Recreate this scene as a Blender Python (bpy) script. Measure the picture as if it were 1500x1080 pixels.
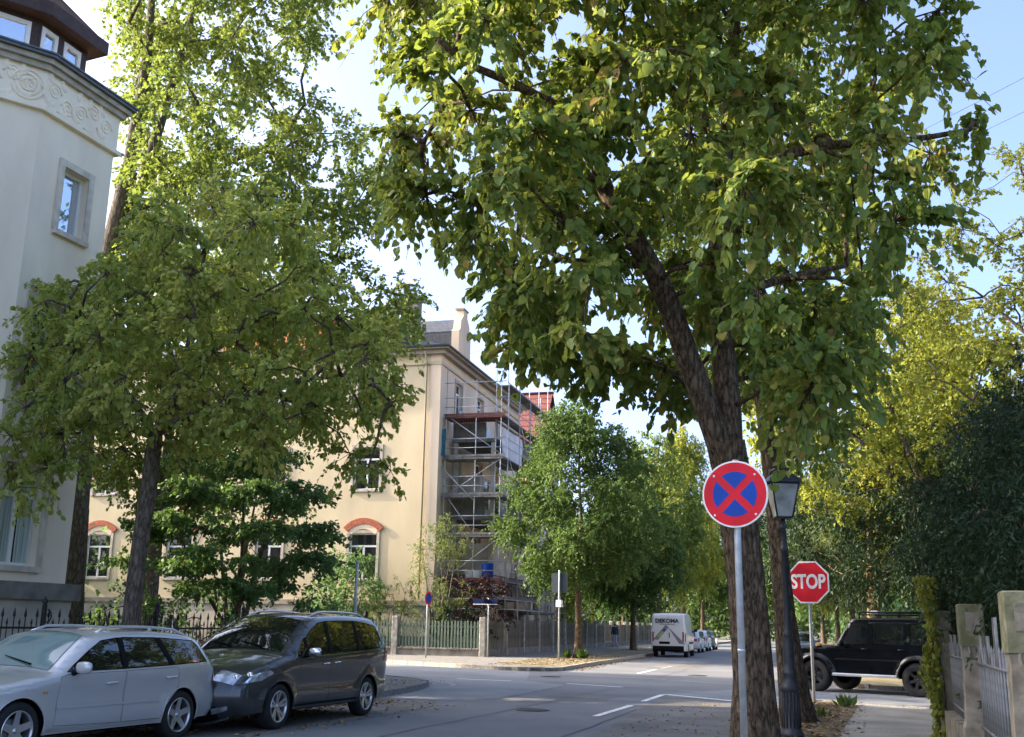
import bpy, bmesh, math, random
import numpy as np
from mathutils import Vector, Matrix
from mathutils.geometry import tessellate_polygon

for _o in list(bpy.data.objects):
    bpy.data.objects.remove(_o)
scene = bpy.context.scene
COL = scene.collection
random.seed(7)
R = math.radians
PI = math.pi

# ------------------------------------------------------------------ camera
CAM_PITCH, CAM_ROLL, CAM_YAW, CAM_H = math.atan(376 / 1560.0), R(1.0), R(19.5), 1.6
fw = Vector((-math.sin(CAM_YAW) * math.cos(CAM_PITCH), math.cos(CAM_YAW) * math.cos(CAM_PITCH), math.sin(CAM_PITCH)))
r0 = Vector((math.cos(CAM_YAW), math.sin(CAM_YAW), 0))
u0 = r0.cross(fw)
rt = r0 * math.cos(CAM_ROLL) + u0 * math.sin(CAM_ROLL)
up = -r0 * math.sin(CAM_ROLL) + u0 * math.cos(CAM_ROLL)
cam_d = bpy.data.cameras.new('camera')
cam_d.sensor_width = 36
cam_d.lens = 36 * 1560 / 1500
cam_d.clip_start = 0.05
cam_d.clip_end = 3000
cam = bpy.data.objects.new('camera', cam_d)
COL.objects.link(cam)
m = Matrix((rt, up, -fw)).transposed().to_4x4()
m.translation = (0, 0, CAM_H)
cam.matrix_world = m
scene.camera = cam

# ------------------------------------------------------------------ light
SUN_AZ = -100.0      # degrees, from +Y (along the street) towards -X
SUN_EL = 27.0
SKY_STRENGTH = 0.15
world = bpy.data.worlds.new('World')
scene.world = world
world.use_nodes = True
wn = world.node_tree
bgn = wn.nodes.get('Background') or wn.nodes.new('ShaderNodeBackground')
sky = wn.nodes.new('ShaderNodeTexSky')
sky.sky_type = 'NISHITA'
sky.sun_disc = False
sky.sun_elevation = R(SUN_EL)
sky.sun_rotation = R(SUN_AZ)
sky.altitude = 100
sky.air_density = 0.5
sky.dust_density = 5.0
sky.ozone_density = 2.4
wn.links.new(sky.outputs[0], bgn.inputs[0])
bgn.inputs[1].default_value = SKY_STRENGTH
sun_d = bpy.data.lights.new('sun', 'SUN')
sun_d.energy = 2.5
sun_d.angle = R(0.5)
sun_d.color = (1.0, 0.86, 0.66)
sun = bpy.data.objects.new('sun', sun_d)
COL.objects.link(sun)
sd = Vector((math.sin(R(SUN_AZ)) * math.cos(R(SUN_EL)), math.cos(R(SUN_AZ)) * math.cos(R(SUN_EL)), math.sin(R(SUN_EL))))
sun.rotation_euler = sd.to_track_quat('Z', 'Y').to_euler()
sun.location = sd * 80
scene.view_settings.view_transform = 'Standard'
scene.view_settings.look = 'None'
scene.view_settings.gamma = 1
scene.view_settings.use_curve_mapping = False
scene.view_settings.exposure = 2.38
scene.render.engine = 'CYCLES'
scene.cycles.max_bounces = 7
scene.cycles.diffuse_bounces = 4
scene.cycles.transmission_bounces = 5
scene.cycles.transparent_max_bounces = 6
scene.cycles.caustics_reflective = False
scene.cycles.caustics_refractive = False
scene.cycles.use_denoising = True


# ------------------------------------------------------------------ materials
def _mat(name):
    mt = bpy.data.materials.new(name)
    mt.use_nodes = True
    nt = mt.node_tree
    return mt, nt, nt.nodes['Principled BSDF']


def mat(name, col, rough=0.6, metal=0.0, var=0.0, scale=8.0, bump=0.0, bscale=None, coat=0.0, col2=None, spec=0.5, stretch=None, detail=6, contrast=(0.35, 0.65)):
    mt, nt, b = _mat(name)
    b.inputs['Roughness'].default_value = rough
    b.inputs['Metallic'].default_value = metal
    b.inputs['Specular IOR Level'].default_value = spec
    if coat:
        b.inputs['Coat Weight'].default_value = coat
        b.inputs['Coat Roughness'].default_value = 0.03
    c = (*col, 1)
    b.inputs['Base Color'].default_value = c
    tc = None
    if var or col2 or bump:
        tc = nt.nodes.new('ShaderNodeTexCoord')
        mp = nt.nodes.new('ShaderNodeMapping')
        nt.links.new(tc.outputs['Object'], mp.inputs[0])
        if stretch:
            mp.inputs['Scale'].default_value = stretch
        vec = mp.outputs[0]
    if var or col2:
        n = nt.nodes.new('ShaderNodeTexNoise')
        n.inputs['Scale'].default_value = scale
        n.inputs['Detail'].default_value = detail
        nt.links.new(vec, n.inputs['Vector'])
        rp = nt.nodes.new('ShaderNodeValToRGB')
        lo = tuple(v * (1 - var) for v in col)
        hi = col2 if col2 else tuple(min(1, v * (1 + var)) for v in col)
        if col2 and not var:
            lo = col
        rp.color_ramp.elements[0].color = (*lo, 1)
        rp.color_ramp.elements[1].color = (*hi, 1)
        rp.color_ramp.elements[0].position = contrast[0]
        rp.color_ramp.elements[1].position = contrast[1]
        nt.links.new(n.outputs[0], rp.inputs[0])
        nt.links.new(rp.outputs[0], b.inputs['Base Color'])
    if bump:
        n2 = nt.nodes.new('ShaderNodeTexNoise')
        n2.inputs['Scale'].default_value = bscale or scale * 4
        n2.inputs['Detail'].default_value = 5
        nt.links.new(vec, n2.inputs['Vector'])
        bp = nt.nodes.new('ShaderNodeBump')
        bp.inputs['Strength'].default_value = bump
        bp.inputs['Distance'].default_value = 0.02
        nt.links.new(n2.outputs[0], bp.inputs['Height'])
        nt.links.new(bp.outputs[0], b.inputs['Normal'])
    return mt


def two_scale(name, col_a, col_b, s1, s2, rough=0.9, bump=0.3, speck=None):
    """ground-like surface: broad patches times fine grain"""
    mt, nt, b = _mat(name)
    b.inputs['Roughness'].default_value = rough
    tc = nt.nodes.new('ShaderNodeTexCoord')
    n1 = nt.nodes.new('ShaderNodeTexNoise'); n1.inputs['Scale'].default_value = s1; n1.inputs['Detail'].default_value = 8
    n2 = nt.nodes.new('ShaderNodeTexNoise'); n2.inputs['Scale'].default_value = s2; n2.inputs['Detail'].default_value = 4
    n2.inputs['Roughness'].default_value = 0.7
    for n in (n1, n2):
        nt.links.new(tc.outputs['Object'], n.inputs['Vector'])
    r1 = nt.nodes.new('ShaderNodeValToRGB')
    r1.color_ramp.elements[0].color = (*col_a, 1); r1.color_ramp.elements[0].position = 0.35
    r1.color_ramp.elements[1].color = (*col_b, 1); r1.color_ramp.elements[1].position = 0.68
    nt.links.new(n1.outputs[0], r1.inputs[0])
    r2 = nt.nodes.new('ShaderNodeValToRGB')
    r2.color_ramp.elements[0].color = (0.62, 0.62, 0.62, 1); r2.color_ramp.elements[0].position = 0.3
    r2.color_ramp.elements[1].color = (1.3, 1.3, 1.3, 1) if not speck else speck; r2.color_ramp.elements[1].position = 0.72
    nt.links.new(n2.outputs[0], r2.inputs[0])
    mx = nt.nodes.new('ShaderNodeMix'); mx.data_type = 'RGBA'; mx.blend_type = 'MULTIPLY'; mx.inputs[0].default_value = 1
    nt.links.new(r1.outputs[0], mx.inputs[6]); nt.links.new(r2.outputs[0], mx.inputs[7])
    nt.links.new(mx.outputs[2], b.inputs['Base Color'])
    if bump:
        bp = nt.nodes.new('ShaderNodeBump'); bp.inputs['Strength'].default_value = bump; bp.inputs['Distance'].default_value = 0.01
        nt.links.new(n2.outputs[0], bp.inputs['Height']); nt.links.new(bp.outputs[0], b.inputs['Normal'])
    return mt


def cobble(name, col_a, col_b, scale):
    mt, nt, b = _mat(name)
    b.inputs['Roughness'].default_value = 0.85
    tc = nt.nodes.new('ShaderNodeTexCoord')
    v = nt.nodes.new('ShaderNodeTexVoronoi'); v.inputs['Scale'].default_value = scale
    v2 = nt.nodes.new('ShaderNodeTexVoronoi'); v2.inputs['Scale'].default_value = scale; v2.feature = 'DISTANCE_TO_EDGE'
    nt.links.new(tc.outputs['Object'], v.inputs['Vector']); nt.links.new(tc.outputs['Object'], v2.inputs['Vector'])
    n1 = nt.nodes.new('ShaderNodeTexNoise'); n1.inputs['Scale'].default_value = 0.9; n1.inputs['Detail'].default_value = 6
    nt.links.new(tc.outputs['Object'], n1.inputs['Vector'])
    r1 = nt.nodes.new('ShaderNodeMix'); r1.data_type = 'RGBA'
    r1.inputs[6].default_value = (*col_a, 1); r1.inputs[7].default_value = (*col_b, 1)
    sep = nt.nodes.new('ShaderNodeSeparateColor'); nt.links.new(v.outputs['Color'], sep.inputs[0])
    ad = nt.nodes.new('ShaderNodeMath'); ad.operation = 'MULTIPLY_ADD'; ad.inputs[1].default_value = 0.55
    nt.links.new(sep.outputs[0], ad.inputs[0])
    sb = nt.nodes.new('ShaderNodeMath'); sb.operation = 'MULTIPLY'; sb.inputs[1].default_value = 0.5
    nt.links.new(n1.outputs[0], sb.inputs[0]); nt.links.new(sb.outputs[0], ad.inputs[2])
    nt.links.new(ad.outputs[0], r1.inputs[0])
    j = nt.nodes.new('ShaderNodeValToRGB')
    j.color_ramp.elements[0].color = (0.35, 0.33, 0.3, 1); j.color_ramp.elements[0].position = 0.02
    j.color_ramp.elements[1].color = (1, 1, 1, 1); j.color_ramp.elements[1].position = 0.09
    nt.links.new(v2.outputs['Distance'], j.inputs[0])
    mx = nt.nodes.new('ShaderNodeMix'); mx.data_type = 'RGBA'; mx.blend_type = 'MULTIPLY'; mx.inputs[0].default_value = 1
    nt.links.new(r1.outputs[2], mx.inputs[6]); nt.links.new(j.outputs[0], mx.inputs[7])
    nt.links.new(mx.outputs[2], b.inputs['Base Color'])
    bp = nt.nodes.new('ShaderNodeBump'); bp.inputs['Strength'].default_value = 0.5; bp.inputs['Distance'].default_value = 0.01
    nt.links.new(j.outputs[0], bp.inputs['Height']); nt.links.new(bp.outputs[0], b.inputs['Normal'])
    return mt


def leaf_mat(name, cols, trans, tw=0.4, rough=0.5):
    """cols: list of (pos, rgb) over the per-leaf tint; trans: colour of light passing through"""
    mt, nt, b = _mat(name)
    at = nt.nodes.new('ShaderNodeAttribute'); at.attribute_name = 'tint'
    oi = nt.nodes.new('ShaderNodeObjectInfo')
    ad = nt.nodes.new('ShaderNodeMath'); ad.operation = 'ADD'
    fr = nt.nodes.new('ShaderNodeMath'); fr.operation = 'FRACT'
    ml = nt.nodes.new('ShaderNodeMath'); ml.operation = 'MULTIPLY'; ml.inputs[1].default_value = 0.15
    nt.links.new(oi.outputs['Random'], ml.inputs[0])
    nt.links.new(at.outputs['Fac'], ad.inputs[0]); nt.links.new(ml.outputs[0], ad.inputs[1]); nt.links.new(ad.outputs[0], fr.inputs[0])
    rp = nt.nodes.new('ShaderNodeValToRGB')
    el = rp.color_ramp.elements
    while len(el) < len(cols):
        el.new(0.5)
    for e, (p, c) in zip(el, cols):
        e.position = p; e.color = (*c, 1)
    nt.links.new(fr.outputs[0], rp.inputs[0])
    nt.links.new(rp.outputs[0], b.inputs['Base Color'])
    b.inputs['Roughness'].default_value = rough
    b.inputs['Specular IOR Level'].default_value = 0.25
    tr = nt.nodes.new('ShaderNodeBsdfTranslucent')
    mc = nt.nodes.new('ShaderNodeMix'); mc.data_type = 'RGBA'; mc.inputs[0].default_value = 0.65
    mc.inputs[7].default_value = (*trans, 1)
    nt.links.new(rp.outputs[0], mc.inputs[6]); nt.links.new(mc.outputs[2], tr.inputs[0])
    mx = nt.nodes.new('ShaderNodeMixShader'); mx.inputs[0].default_value = tw
    nt.links.new(b.outputs[0], mx.inputs[1]); nt.links.new(tr.outputs[0], mx.inputs[2])
    nt.links.new(mx.outputs[0], nt.nodes['Material Output'].inputs['Surface'])
    return mt


def bark(name, a, b_, scale=5.0):
    mt, nt, b = _mat(name)
    b.inputs['Roughness'].default_value = 0.95
    b.inputs['Specular IOR Level'].default_value = 0.15
    tc = nt.nodes.new('ShaderNodeTexCoord'); mp = nt.nodes.new('ShaderNodeMapping')
    mp.inputs['Scale'].default_value = (scale, scale, scale * 0.3)
    nt.links.new(tc.outputs['Object'], mp.inputs[0])
    n = nt.nodes.new('ShaderNodeTexNoise'); n.inputs['Scale'].default_value = 3.2; n.inputs['Detail'].default_value = 7; n.inputs['Roughness'].default_value = 0.65
    v = nt.nodes.new('ShaderNodeTexVoronoi'); v.inputs['Scale'].default_value = 2.6; v.feature = 'DISTANCE_TO_EDGE'
    ds = nt.nodes.new('ShaderNodeMix'); ds.data_type = 'RGBA'; ds.inputs[0].default_value = 0.5
    nt.links.new(mp.outputs[0], n.inputs['Vector'])
    nt.links.new(mp.outputs[0], ds.inputs[6]); nt.links.new(n.outputs['Color'], ds.inputs[7])
    nt.links.new(ds.outputs[2], v.inputs['Vector'])
    mu = nt.nodes.new('ShaderNodeMath'); mu.operation = 'MULTIPLY_ADD'; mu.inputs[1].default_value = 1.0
    nt.links.new(v.outputs['Distance'], mu.inputs[0]); nt.links.new(n.outputs[0], mu.inputs[2])
    rp = nt.nodes.new('ShaderNodeValToRGB')
    rp.color_ramp.elements[0].color = (*a, 1); rp.color_ramp.elements[0].position = 0.42
    rp.color_ramp.elements[1].color = (*b_, 1); rp.color_ramp.elements[1].position = 0.88
    nt.links.new(mu.outputs[0], rp.inputs[0]); nt.links.new(rp.outputs[0], b.inputs['Base Color'])
    bp = nt.nodes.new('ShaderNodeBump'); bp.inputs['Strength'].default_value = 0.9; bp.inputs['Distance'].default_value = 0.04
    nt.links.new(mu.outputs[0], bp.inputs['Height']); nt.links.new(bp.outputs[0], b.inputs['Normal'])
    return mt


M = {}
M['asphalt_dark'] = two_scale('asphalt_dark', (0.14, 0.143, 0.148), (0.205, 0.207, 0.21), 0.35, 70, 0.85, 0.25)
M['asphalt_light'] = two_scale('asphalt_light', (0.2, 0.208, 0.215), (0.26, 0.265, 0.27), 0.7, 60, 0.85, 0.2)
M['asphalt_old'] = two_scale('asphalt_old', (0.13, 0.122, 0.112), (0.21, 0.2, 0.18), 0.9, 30, 0.9, 0.4)
M['cobble'] = cobble('cobble_paving', (0.16, 0.15, 0.135), (0.32, 0.3, 0.27), 9)
M['pave'] = two_scale('gravel_pavement', (0.26, 0.24, 0.2), (0.4, 0.375, 0.33), 1.2, 35, 0.95, 0.5)
M['dirt'] = two_scale('dirt', (0.11, 0.085, 0.055), (0.2, 0.16, 0.1), 1.4, 30, 0.98, 0.8)
M['drygrass'] = two_scale('dry_grass', (0.13, 0.11, 0.055), (0.3, 0.25, 0.15), 1.0, 22, 0.98, 0.9)
M['soil'] = two_scale('garden_soil', (0.05, 0.06, 0.02), (0.1, 0.09, 0.045), 0.8, 15, 0.98, 0.8)
M['kerb'] = mat('granite_kerb', (0.2, 0.19, 0.175), 0.9, var=0.35, scale=14, bump=0.3)
M['kerb_light'] = mat('sandstone_kerb', (0.36, 0.32, 0.25), 0.9, var=0.35, scale=14, bump=0.3)
M['paint'] = mat('road_paint', (0.62, 0.62, 0.6), 0.8, var=0.3, scale=9, contrast=(0.25, 0.5))
M['paint_worn'] = mat('worn_road_paint', (0.3, 0.3, 0.3), 0.85, var=0.35, scale=14)
M['yellow_wall'] = mat('yellow_render', (0.57, 0.47, 0.3), 0.92, var=0.12, scale=0.45, stretch=(1, 1, 0.4), bump=0.15, bscale=60)
M['side_wall'] = mat('peach_render', (0.7, 0.56, 0.4), 0.92, var=0.1, scale=0.5, stretch=(1, 1, 0.4), bump=0.15, bscale=60)
M['plinth'] = mat('sandstone_plinth', (0.48, 0.42, 0.34), 0.92, var=0.2, scale=1.5, bump=0.2)
M['white_wall'] = mat('white_render', (0.92, 0.785, 0.61), 0.92, var=0.12, scale=0.7, stretch=(1, 1, 0.35), bump=0.2, bscale=40)
M['sand_trim'] = mat('sandstone_trim', (0.43, 0.38, 0.3), 0.9, var=0.18, scale=4, bump=0.2)
M['villa_trim'] = mat('villa_window_trim', (0.6, 0.53, 0.43), 0.9, var=0.15, scale=4, bump=0.2)
M['grey_stone'] = mat('grey_stone', (0.2, 0.18, 0.155), 0.92, var=0.25, scale=3, bump=0.3)
M['brick_red'] = mat('red_brick', (0.36, 0.1, 0.05), 0.9, var=0.3, scale=9, bump=0.2)
M['slate'] = mat('slate_roof', (0.055, 0.06, 0.072), 0.55, var=0.35, scale=6, bump=0.2)
M['tile_red'] = mat('red_tile', (0.15, 0.042, 0.032), 0.85, var=0.3, scale=7, bump=0.2)
M['tile_brown'] = mat('brown_tile', (0.085, 0.035, 0.027), 0.8, var=0.3, scale=7, bump=0.2)
M['tile_orange'] = mat('orange_tile', (0.52, 0.16, 0.06), 0.8, var=0.25, scale=7)
M['brown_wood'] = mat('dark_brown_wood', (0.05, 0.022, 0.016), 0.6, var=0.3, scale=10)
M['zinc'] = mat('zinc_gutter', (0.11, 0.115, 0.12), 0.5, metal=0.4, var=0.2, scale=5)
M['cornice_grey'] = mat('cornice_grey', (0.3, 0.26, 0.21), 0.8, var=0.1, scale=3)
M['frame_white'] = mat('white_window_frame', (0.78, 0.78, 0.75), 0.5)
M['glass'] = mat('window_glass', (0.012, 0.015, 0.017), 0.04, spec=0.8)
M['glass_blue'] = mat('bay_window_glass', (0.05, 0.06, 0.07), 0.03, metal=0.75, spec=0.9)
M['glass_blue'].node_tree.nodes['Principled BSDF'].inputs['Base Color'].default_value = (0.6, 0.66, 0.72, 1)
M['curtain'] = mat('curtain', (0.42, 0.5, 0.45), 0.9, var=0.3, scale=2, stretch=(12, 12, 0.3))
M['iron'] = mat('black_iron', (0.018, 0.018, 0.018), 0.5, metal=0.3)
M['lamp_iron'] = mat('grey_lamp_iron', (0.045, 0.048, 0.055), 0.5, metal=0.2, var=0.2, scale=12)
M['galv'] = mat('galvanised_steel', (0.46, 0.47, 0.48), 0.5, metal=0.4, var=0.15, scale=20)
M['galv_pole'] = mat('galvanised_pole', (0.48, 0.52, 0.54), 0.5, metal=0.45, var=0.12, scale=14)
M['fence_bar'] = mat('grey_fence_bar', (0.25, 0.245, 0.235), 0.65, metal=0.2, var=0.25, scale=10)
M['lamp_glass'] = mat('lamp_glass', (0.45, 0.46, 0.42), 0.12, var=0.3, scale=5)
M['lamp_sunlit'] = mat('sunlit_lamp_glass', (0.8, 0.78, 0.72), 0.3)  # sunlit white put into the pane colour of the far lantern
M['sign_red'] = mat('sign_red', (0.6, 0.008, 0.022), 0.5, spec=0.25, var=0.14, scale=3)
M['sign_blue'] = mat('sign_blue', (0.006, 0.055, 0.34), 0.5, spec=0.2, var=0.06, scale=6)
M['sign_white'] = mat('sign_white', (0.78, 0.78, 0.77), 0.4)
M['name_blue'] = mat('street_name_blue', (0.006, 0.015, 0.07), 0.6, spec=0.2)
M['sign_back'] = mat('sign_back_grey', (0.045, 0.06, 0.07), 0.7, spec=0.2)
M['pier'] = mat('mossy_stone_pier', (0.17, 0.145, 0.105), 0.95, col2=(0.36, 0.31, 0.23), scale=5, bump=0.5, bscale=25)
M['pier_moss'] = mat('mossy_pier_head', (0.13, 0.13, 0.06), 0.95, col2=(0.27, 0.25, 0.15), scale=6, bump=0.5, bscale=25)
M['concrete_post'] = mat('pale_concrete_post', (0.33, 0.31, 0.27), 0.95, var=0.3, scale=5, bump=0.3)
M['fence_green'] = mat('green_painted_picket', (0.115, 0.155, 0.115), 0.8, var=0.3, scale=5, stretch=(3, 3, 0.6))
M['fence_brown'] = mat('weathered_board', (0.15, 0.125, 0.085), 0.9, var=0.35, scale=5, stretch=(3, 3, 0.5))
M['deck_red'] = mat('red_brown_deck_edge', (0.13, 0.045, 0.035), 0.8, var=0.3, scale=5)
M['deck_grey'] = mat('weathered_deck', (0.19, 0.18, 0.165), 0.85, var=0.3, scale=4)
M['corrugated'] = mat('balcony_cladding', (0.18, 0.17, 0.15), 0.75, var=0.2, scale=3)
M['sheet_white'] = mat('white_sheeting', (0.6, 0.62, 0.63), 0.7, var=0.12, scale=2)
M['teal'] = mat('teal_tarp', (0.03, 0.14, 0.19), 0.7, var=0.2, scale=4)
M['tyre'] = mat('tyre_rubber', (0.014, 0.014, 0.015), 0.85, bump=0.1, bscale=50)
M['rim_silver'] = mat('alloy_rim', (0.62, 0.63, 0.64), 0.3, metal=0.85)
M['rim_dark'] = mat('dark_rim', (0.03, 0.03, 0.032), 0.4, metal=0.6)
M['black_plastic'] = mat('black_plastic', (0.007, 0.007, 0.008), 0.7, spec=0.15)
M['chrome'] = mat('chrome_trim', (0.75, 0.76, 0.77), 0.15, metal=1.0)
M['silver_rail'] = mat('satin_rail', (0.72, 0.73, 0.74), 0.3, metal=0.8)
M['car_glass'] = mat('car_glass', (0.008, 0.01, 0.011), 0.02, spec=0.9, coat=0.6)
M['car_glass_teal'] = mat('teal_windscreen_glass', (0.15, 0.25, 0.235), 0.15, coat=1.0, var=0.12, scale=1.2)  # windscreen glass given a teal base colour
M['paint_silver'] = mat('silver_paint', (0.57, 0.575, 0.57), 0.36, metal=0.38, coat=1.0)
M['paint_dark'] = mat('anthracite_paint', (0.045, 0.05, 0.052), 0.32, metal=0.3, coat=1.0)
M['paint_black'] = mat('black_paint', (0.003, 0.004, 0.006), 0.2, coat=0.1, spec=0.25)
M['paint_white'] = mat('white_paint', (0.72, 0.72, 0.71), 0.4, coat=0.6)
M['paint_grey'] = mat('grey_paint', (0.1, 0.11, 0.12), 0.35, metal=0.4, coat=1.0)
M['lens_clear'] = mat('headlight_lens', (0.5, 0.53, 0.56), 0.1, metal=0.6, coat=1.0, var=0.4, scale=9)
M['lens_red'] = mat('tail_lens', (0.35, 0.012, 0.015), 0.2, coat=1.0)
M['lens_orange'] = mat('amber_lens', (0.55, 0.3, 0.12), 0.25)
M['plate'] = mat('number_plate', (0.7, 0.7, 0.68), 0.5)
M['graphic_grey'] = mat('van_graphic_grey', (0.2, 0.21, 0.23), 0.5)
M['graphic_green'] = mat('van_graphic_green', (0.32, 0.45, 0.08), 0.5)
M['graphic_blue'] = mat('van_graphic_blue', (0.03, 0.06, 0.25), 0.5)
M['graphic_text'] = mat('van_lettering', (0.03, 0.035, 0.06), 0.5)
M['bark_dark'] = bark('linden_bark', (0.035, 0.024, 0.016), (0.24, 0.175, 0.115), 11)
M['bark_grey'] = bark('grey_bark', (0.075, 0.06, 0.046), (0.25, 0.205, 0.16), 9)
M['bark_tan'] = bark('tan_bark', (0.15, 0.1, 0.055), (0.32, 0.23, 0.13), 4)
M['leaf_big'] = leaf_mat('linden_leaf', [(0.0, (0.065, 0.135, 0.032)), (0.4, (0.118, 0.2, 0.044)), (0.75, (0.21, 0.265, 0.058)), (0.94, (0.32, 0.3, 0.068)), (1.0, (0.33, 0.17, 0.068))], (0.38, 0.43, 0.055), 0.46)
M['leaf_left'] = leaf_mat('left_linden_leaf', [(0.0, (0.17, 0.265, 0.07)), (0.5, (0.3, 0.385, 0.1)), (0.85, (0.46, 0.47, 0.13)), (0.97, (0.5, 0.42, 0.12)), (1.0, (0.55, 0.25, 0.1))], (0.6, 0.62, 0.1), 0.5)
M['leaf_tall'] = leaf_mat('tall_tree_leaf', [(0.0, (0.085, 0.145, 0.032)), (0.5, (0.14, 0.2, 0.045)), (0.9, (0.22, 0.245, 0.06)), (1.0, (0.3, 0.24, 0.06))], (0.33, 0.4, 0.06), 0.45)
M['leaf_mid'] = leaf_mat('street_tree_leaf', [(0.0, (0.045, 0.09, 0.024)), (0.6, (0.075, 0.135, 0.034)), (1.0, (0.14, 0.19, 0.05))], (0.2, 0.3, 0.04), 0.35)
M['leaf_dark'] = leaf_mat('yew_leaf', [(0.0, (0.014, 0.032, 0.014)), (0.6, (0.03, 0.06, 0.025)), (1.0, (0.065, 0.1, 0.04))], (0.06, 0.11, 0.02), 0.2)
M['leaf_yellow'] = leaf_mat('sunlit_yellow_leaf', [(0.0, (0.11, 0.165, 0.03)), (0.5, (0.19, 0.23, 0.04)), (0.9, (0.32, 0.31, 0.05)), (1.0, (0.42, 0.3, 0.05))], (0.48, 0.5, 0.06), 0.48)  # yellow of sunlit foliage put into the leaf colour
M['leaf_light'] = leaf_mat('pale_willow_leaf', [(0.0, (0.07, 0.11, 0.035)), (0.6, (0.12, 0.165, 0.05)), (1.0, (0.2, 0.2, 0.07))], (0.3, 0.36, 0.07), 0.4)
M['leaf_purple'] = leaf_mat('purple_leaf', [(0.0, (0.018, 0.01, 0.012)), (0.7, (0.035, 0.018, 0.02)), (1.0, (0.06, 0.03, 0.025))], (0.08, 0.02, 0.02), 0.2)
M['leaf_layer'] = leaf_mat('layered_tree_leaf', [(0.0, (0.055, 0.125, 0.048)), (0.6, (0.105, 0.205, 0.075)), (1.0, (0.2, 0.28, 0.1))], (0.22, 0.36, 0.06), 0.4)
M['leaf_litter'] = leaf_mat('fallen_leaf', [(0.0, (0.12, 0.06, 0.02)), (0.5, (0.25, 0.14, 0.05)), (0.8, (0.36, 0.25, 0.1)), (1.0, (0.45, 0.38, 0.25))], (0.2, 0.1, 0.03), 0.1, 0.8)
M['jacket'] = mat('navy_jacket', (0.012, 0.02, 0.035), 0.9)
M['jeans'] = mat('light_jeans', (0.33, 0.38, 0.47), 0.9, var=0.15, scale=8)
M['skin'] = mat('skin', (0.5, 0.3, 0.22), 0.6)
M['hair'] = mat('dark_hair', (0.03, 0.02, 0.015), 0.8)
M['shoe'] = mat('dark_shoe', (0.03, 0.03, 0.035), 0.7)


# ------------------------------------------------------------------ builders
def tag(o, label=None, cat=None, group=None, kind=None):
    if label: o['label'] = label
    if cat: o['category'] = cat
    if group: o['group'] = group
    if kind: o['kind'] = kind
    return o


def empty(name, loc=(0, 0, 0), rz=0.0, label=None, cat=None, group=None):
    o = bpy.data.objects.new(name, None)
    COL.objects.link(o)
    o.location = loc
    o.rotation_euler = (0, 0, rz)
    o.empty_display_size = 0.2
    return tag(o, label, cat, group)


def link(name, me, parent=None, loc=None, rot=None, scale=None):
    o = bpy.data.objects.new(name, me)
    COL.objects.link(o)
    if parent: o.parent = parent
    if loc is not None: o.location = loc
    if rot is not None: o.rotation_euler = rot
    if scale is not None: o.scale = scale
    return o


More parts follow.
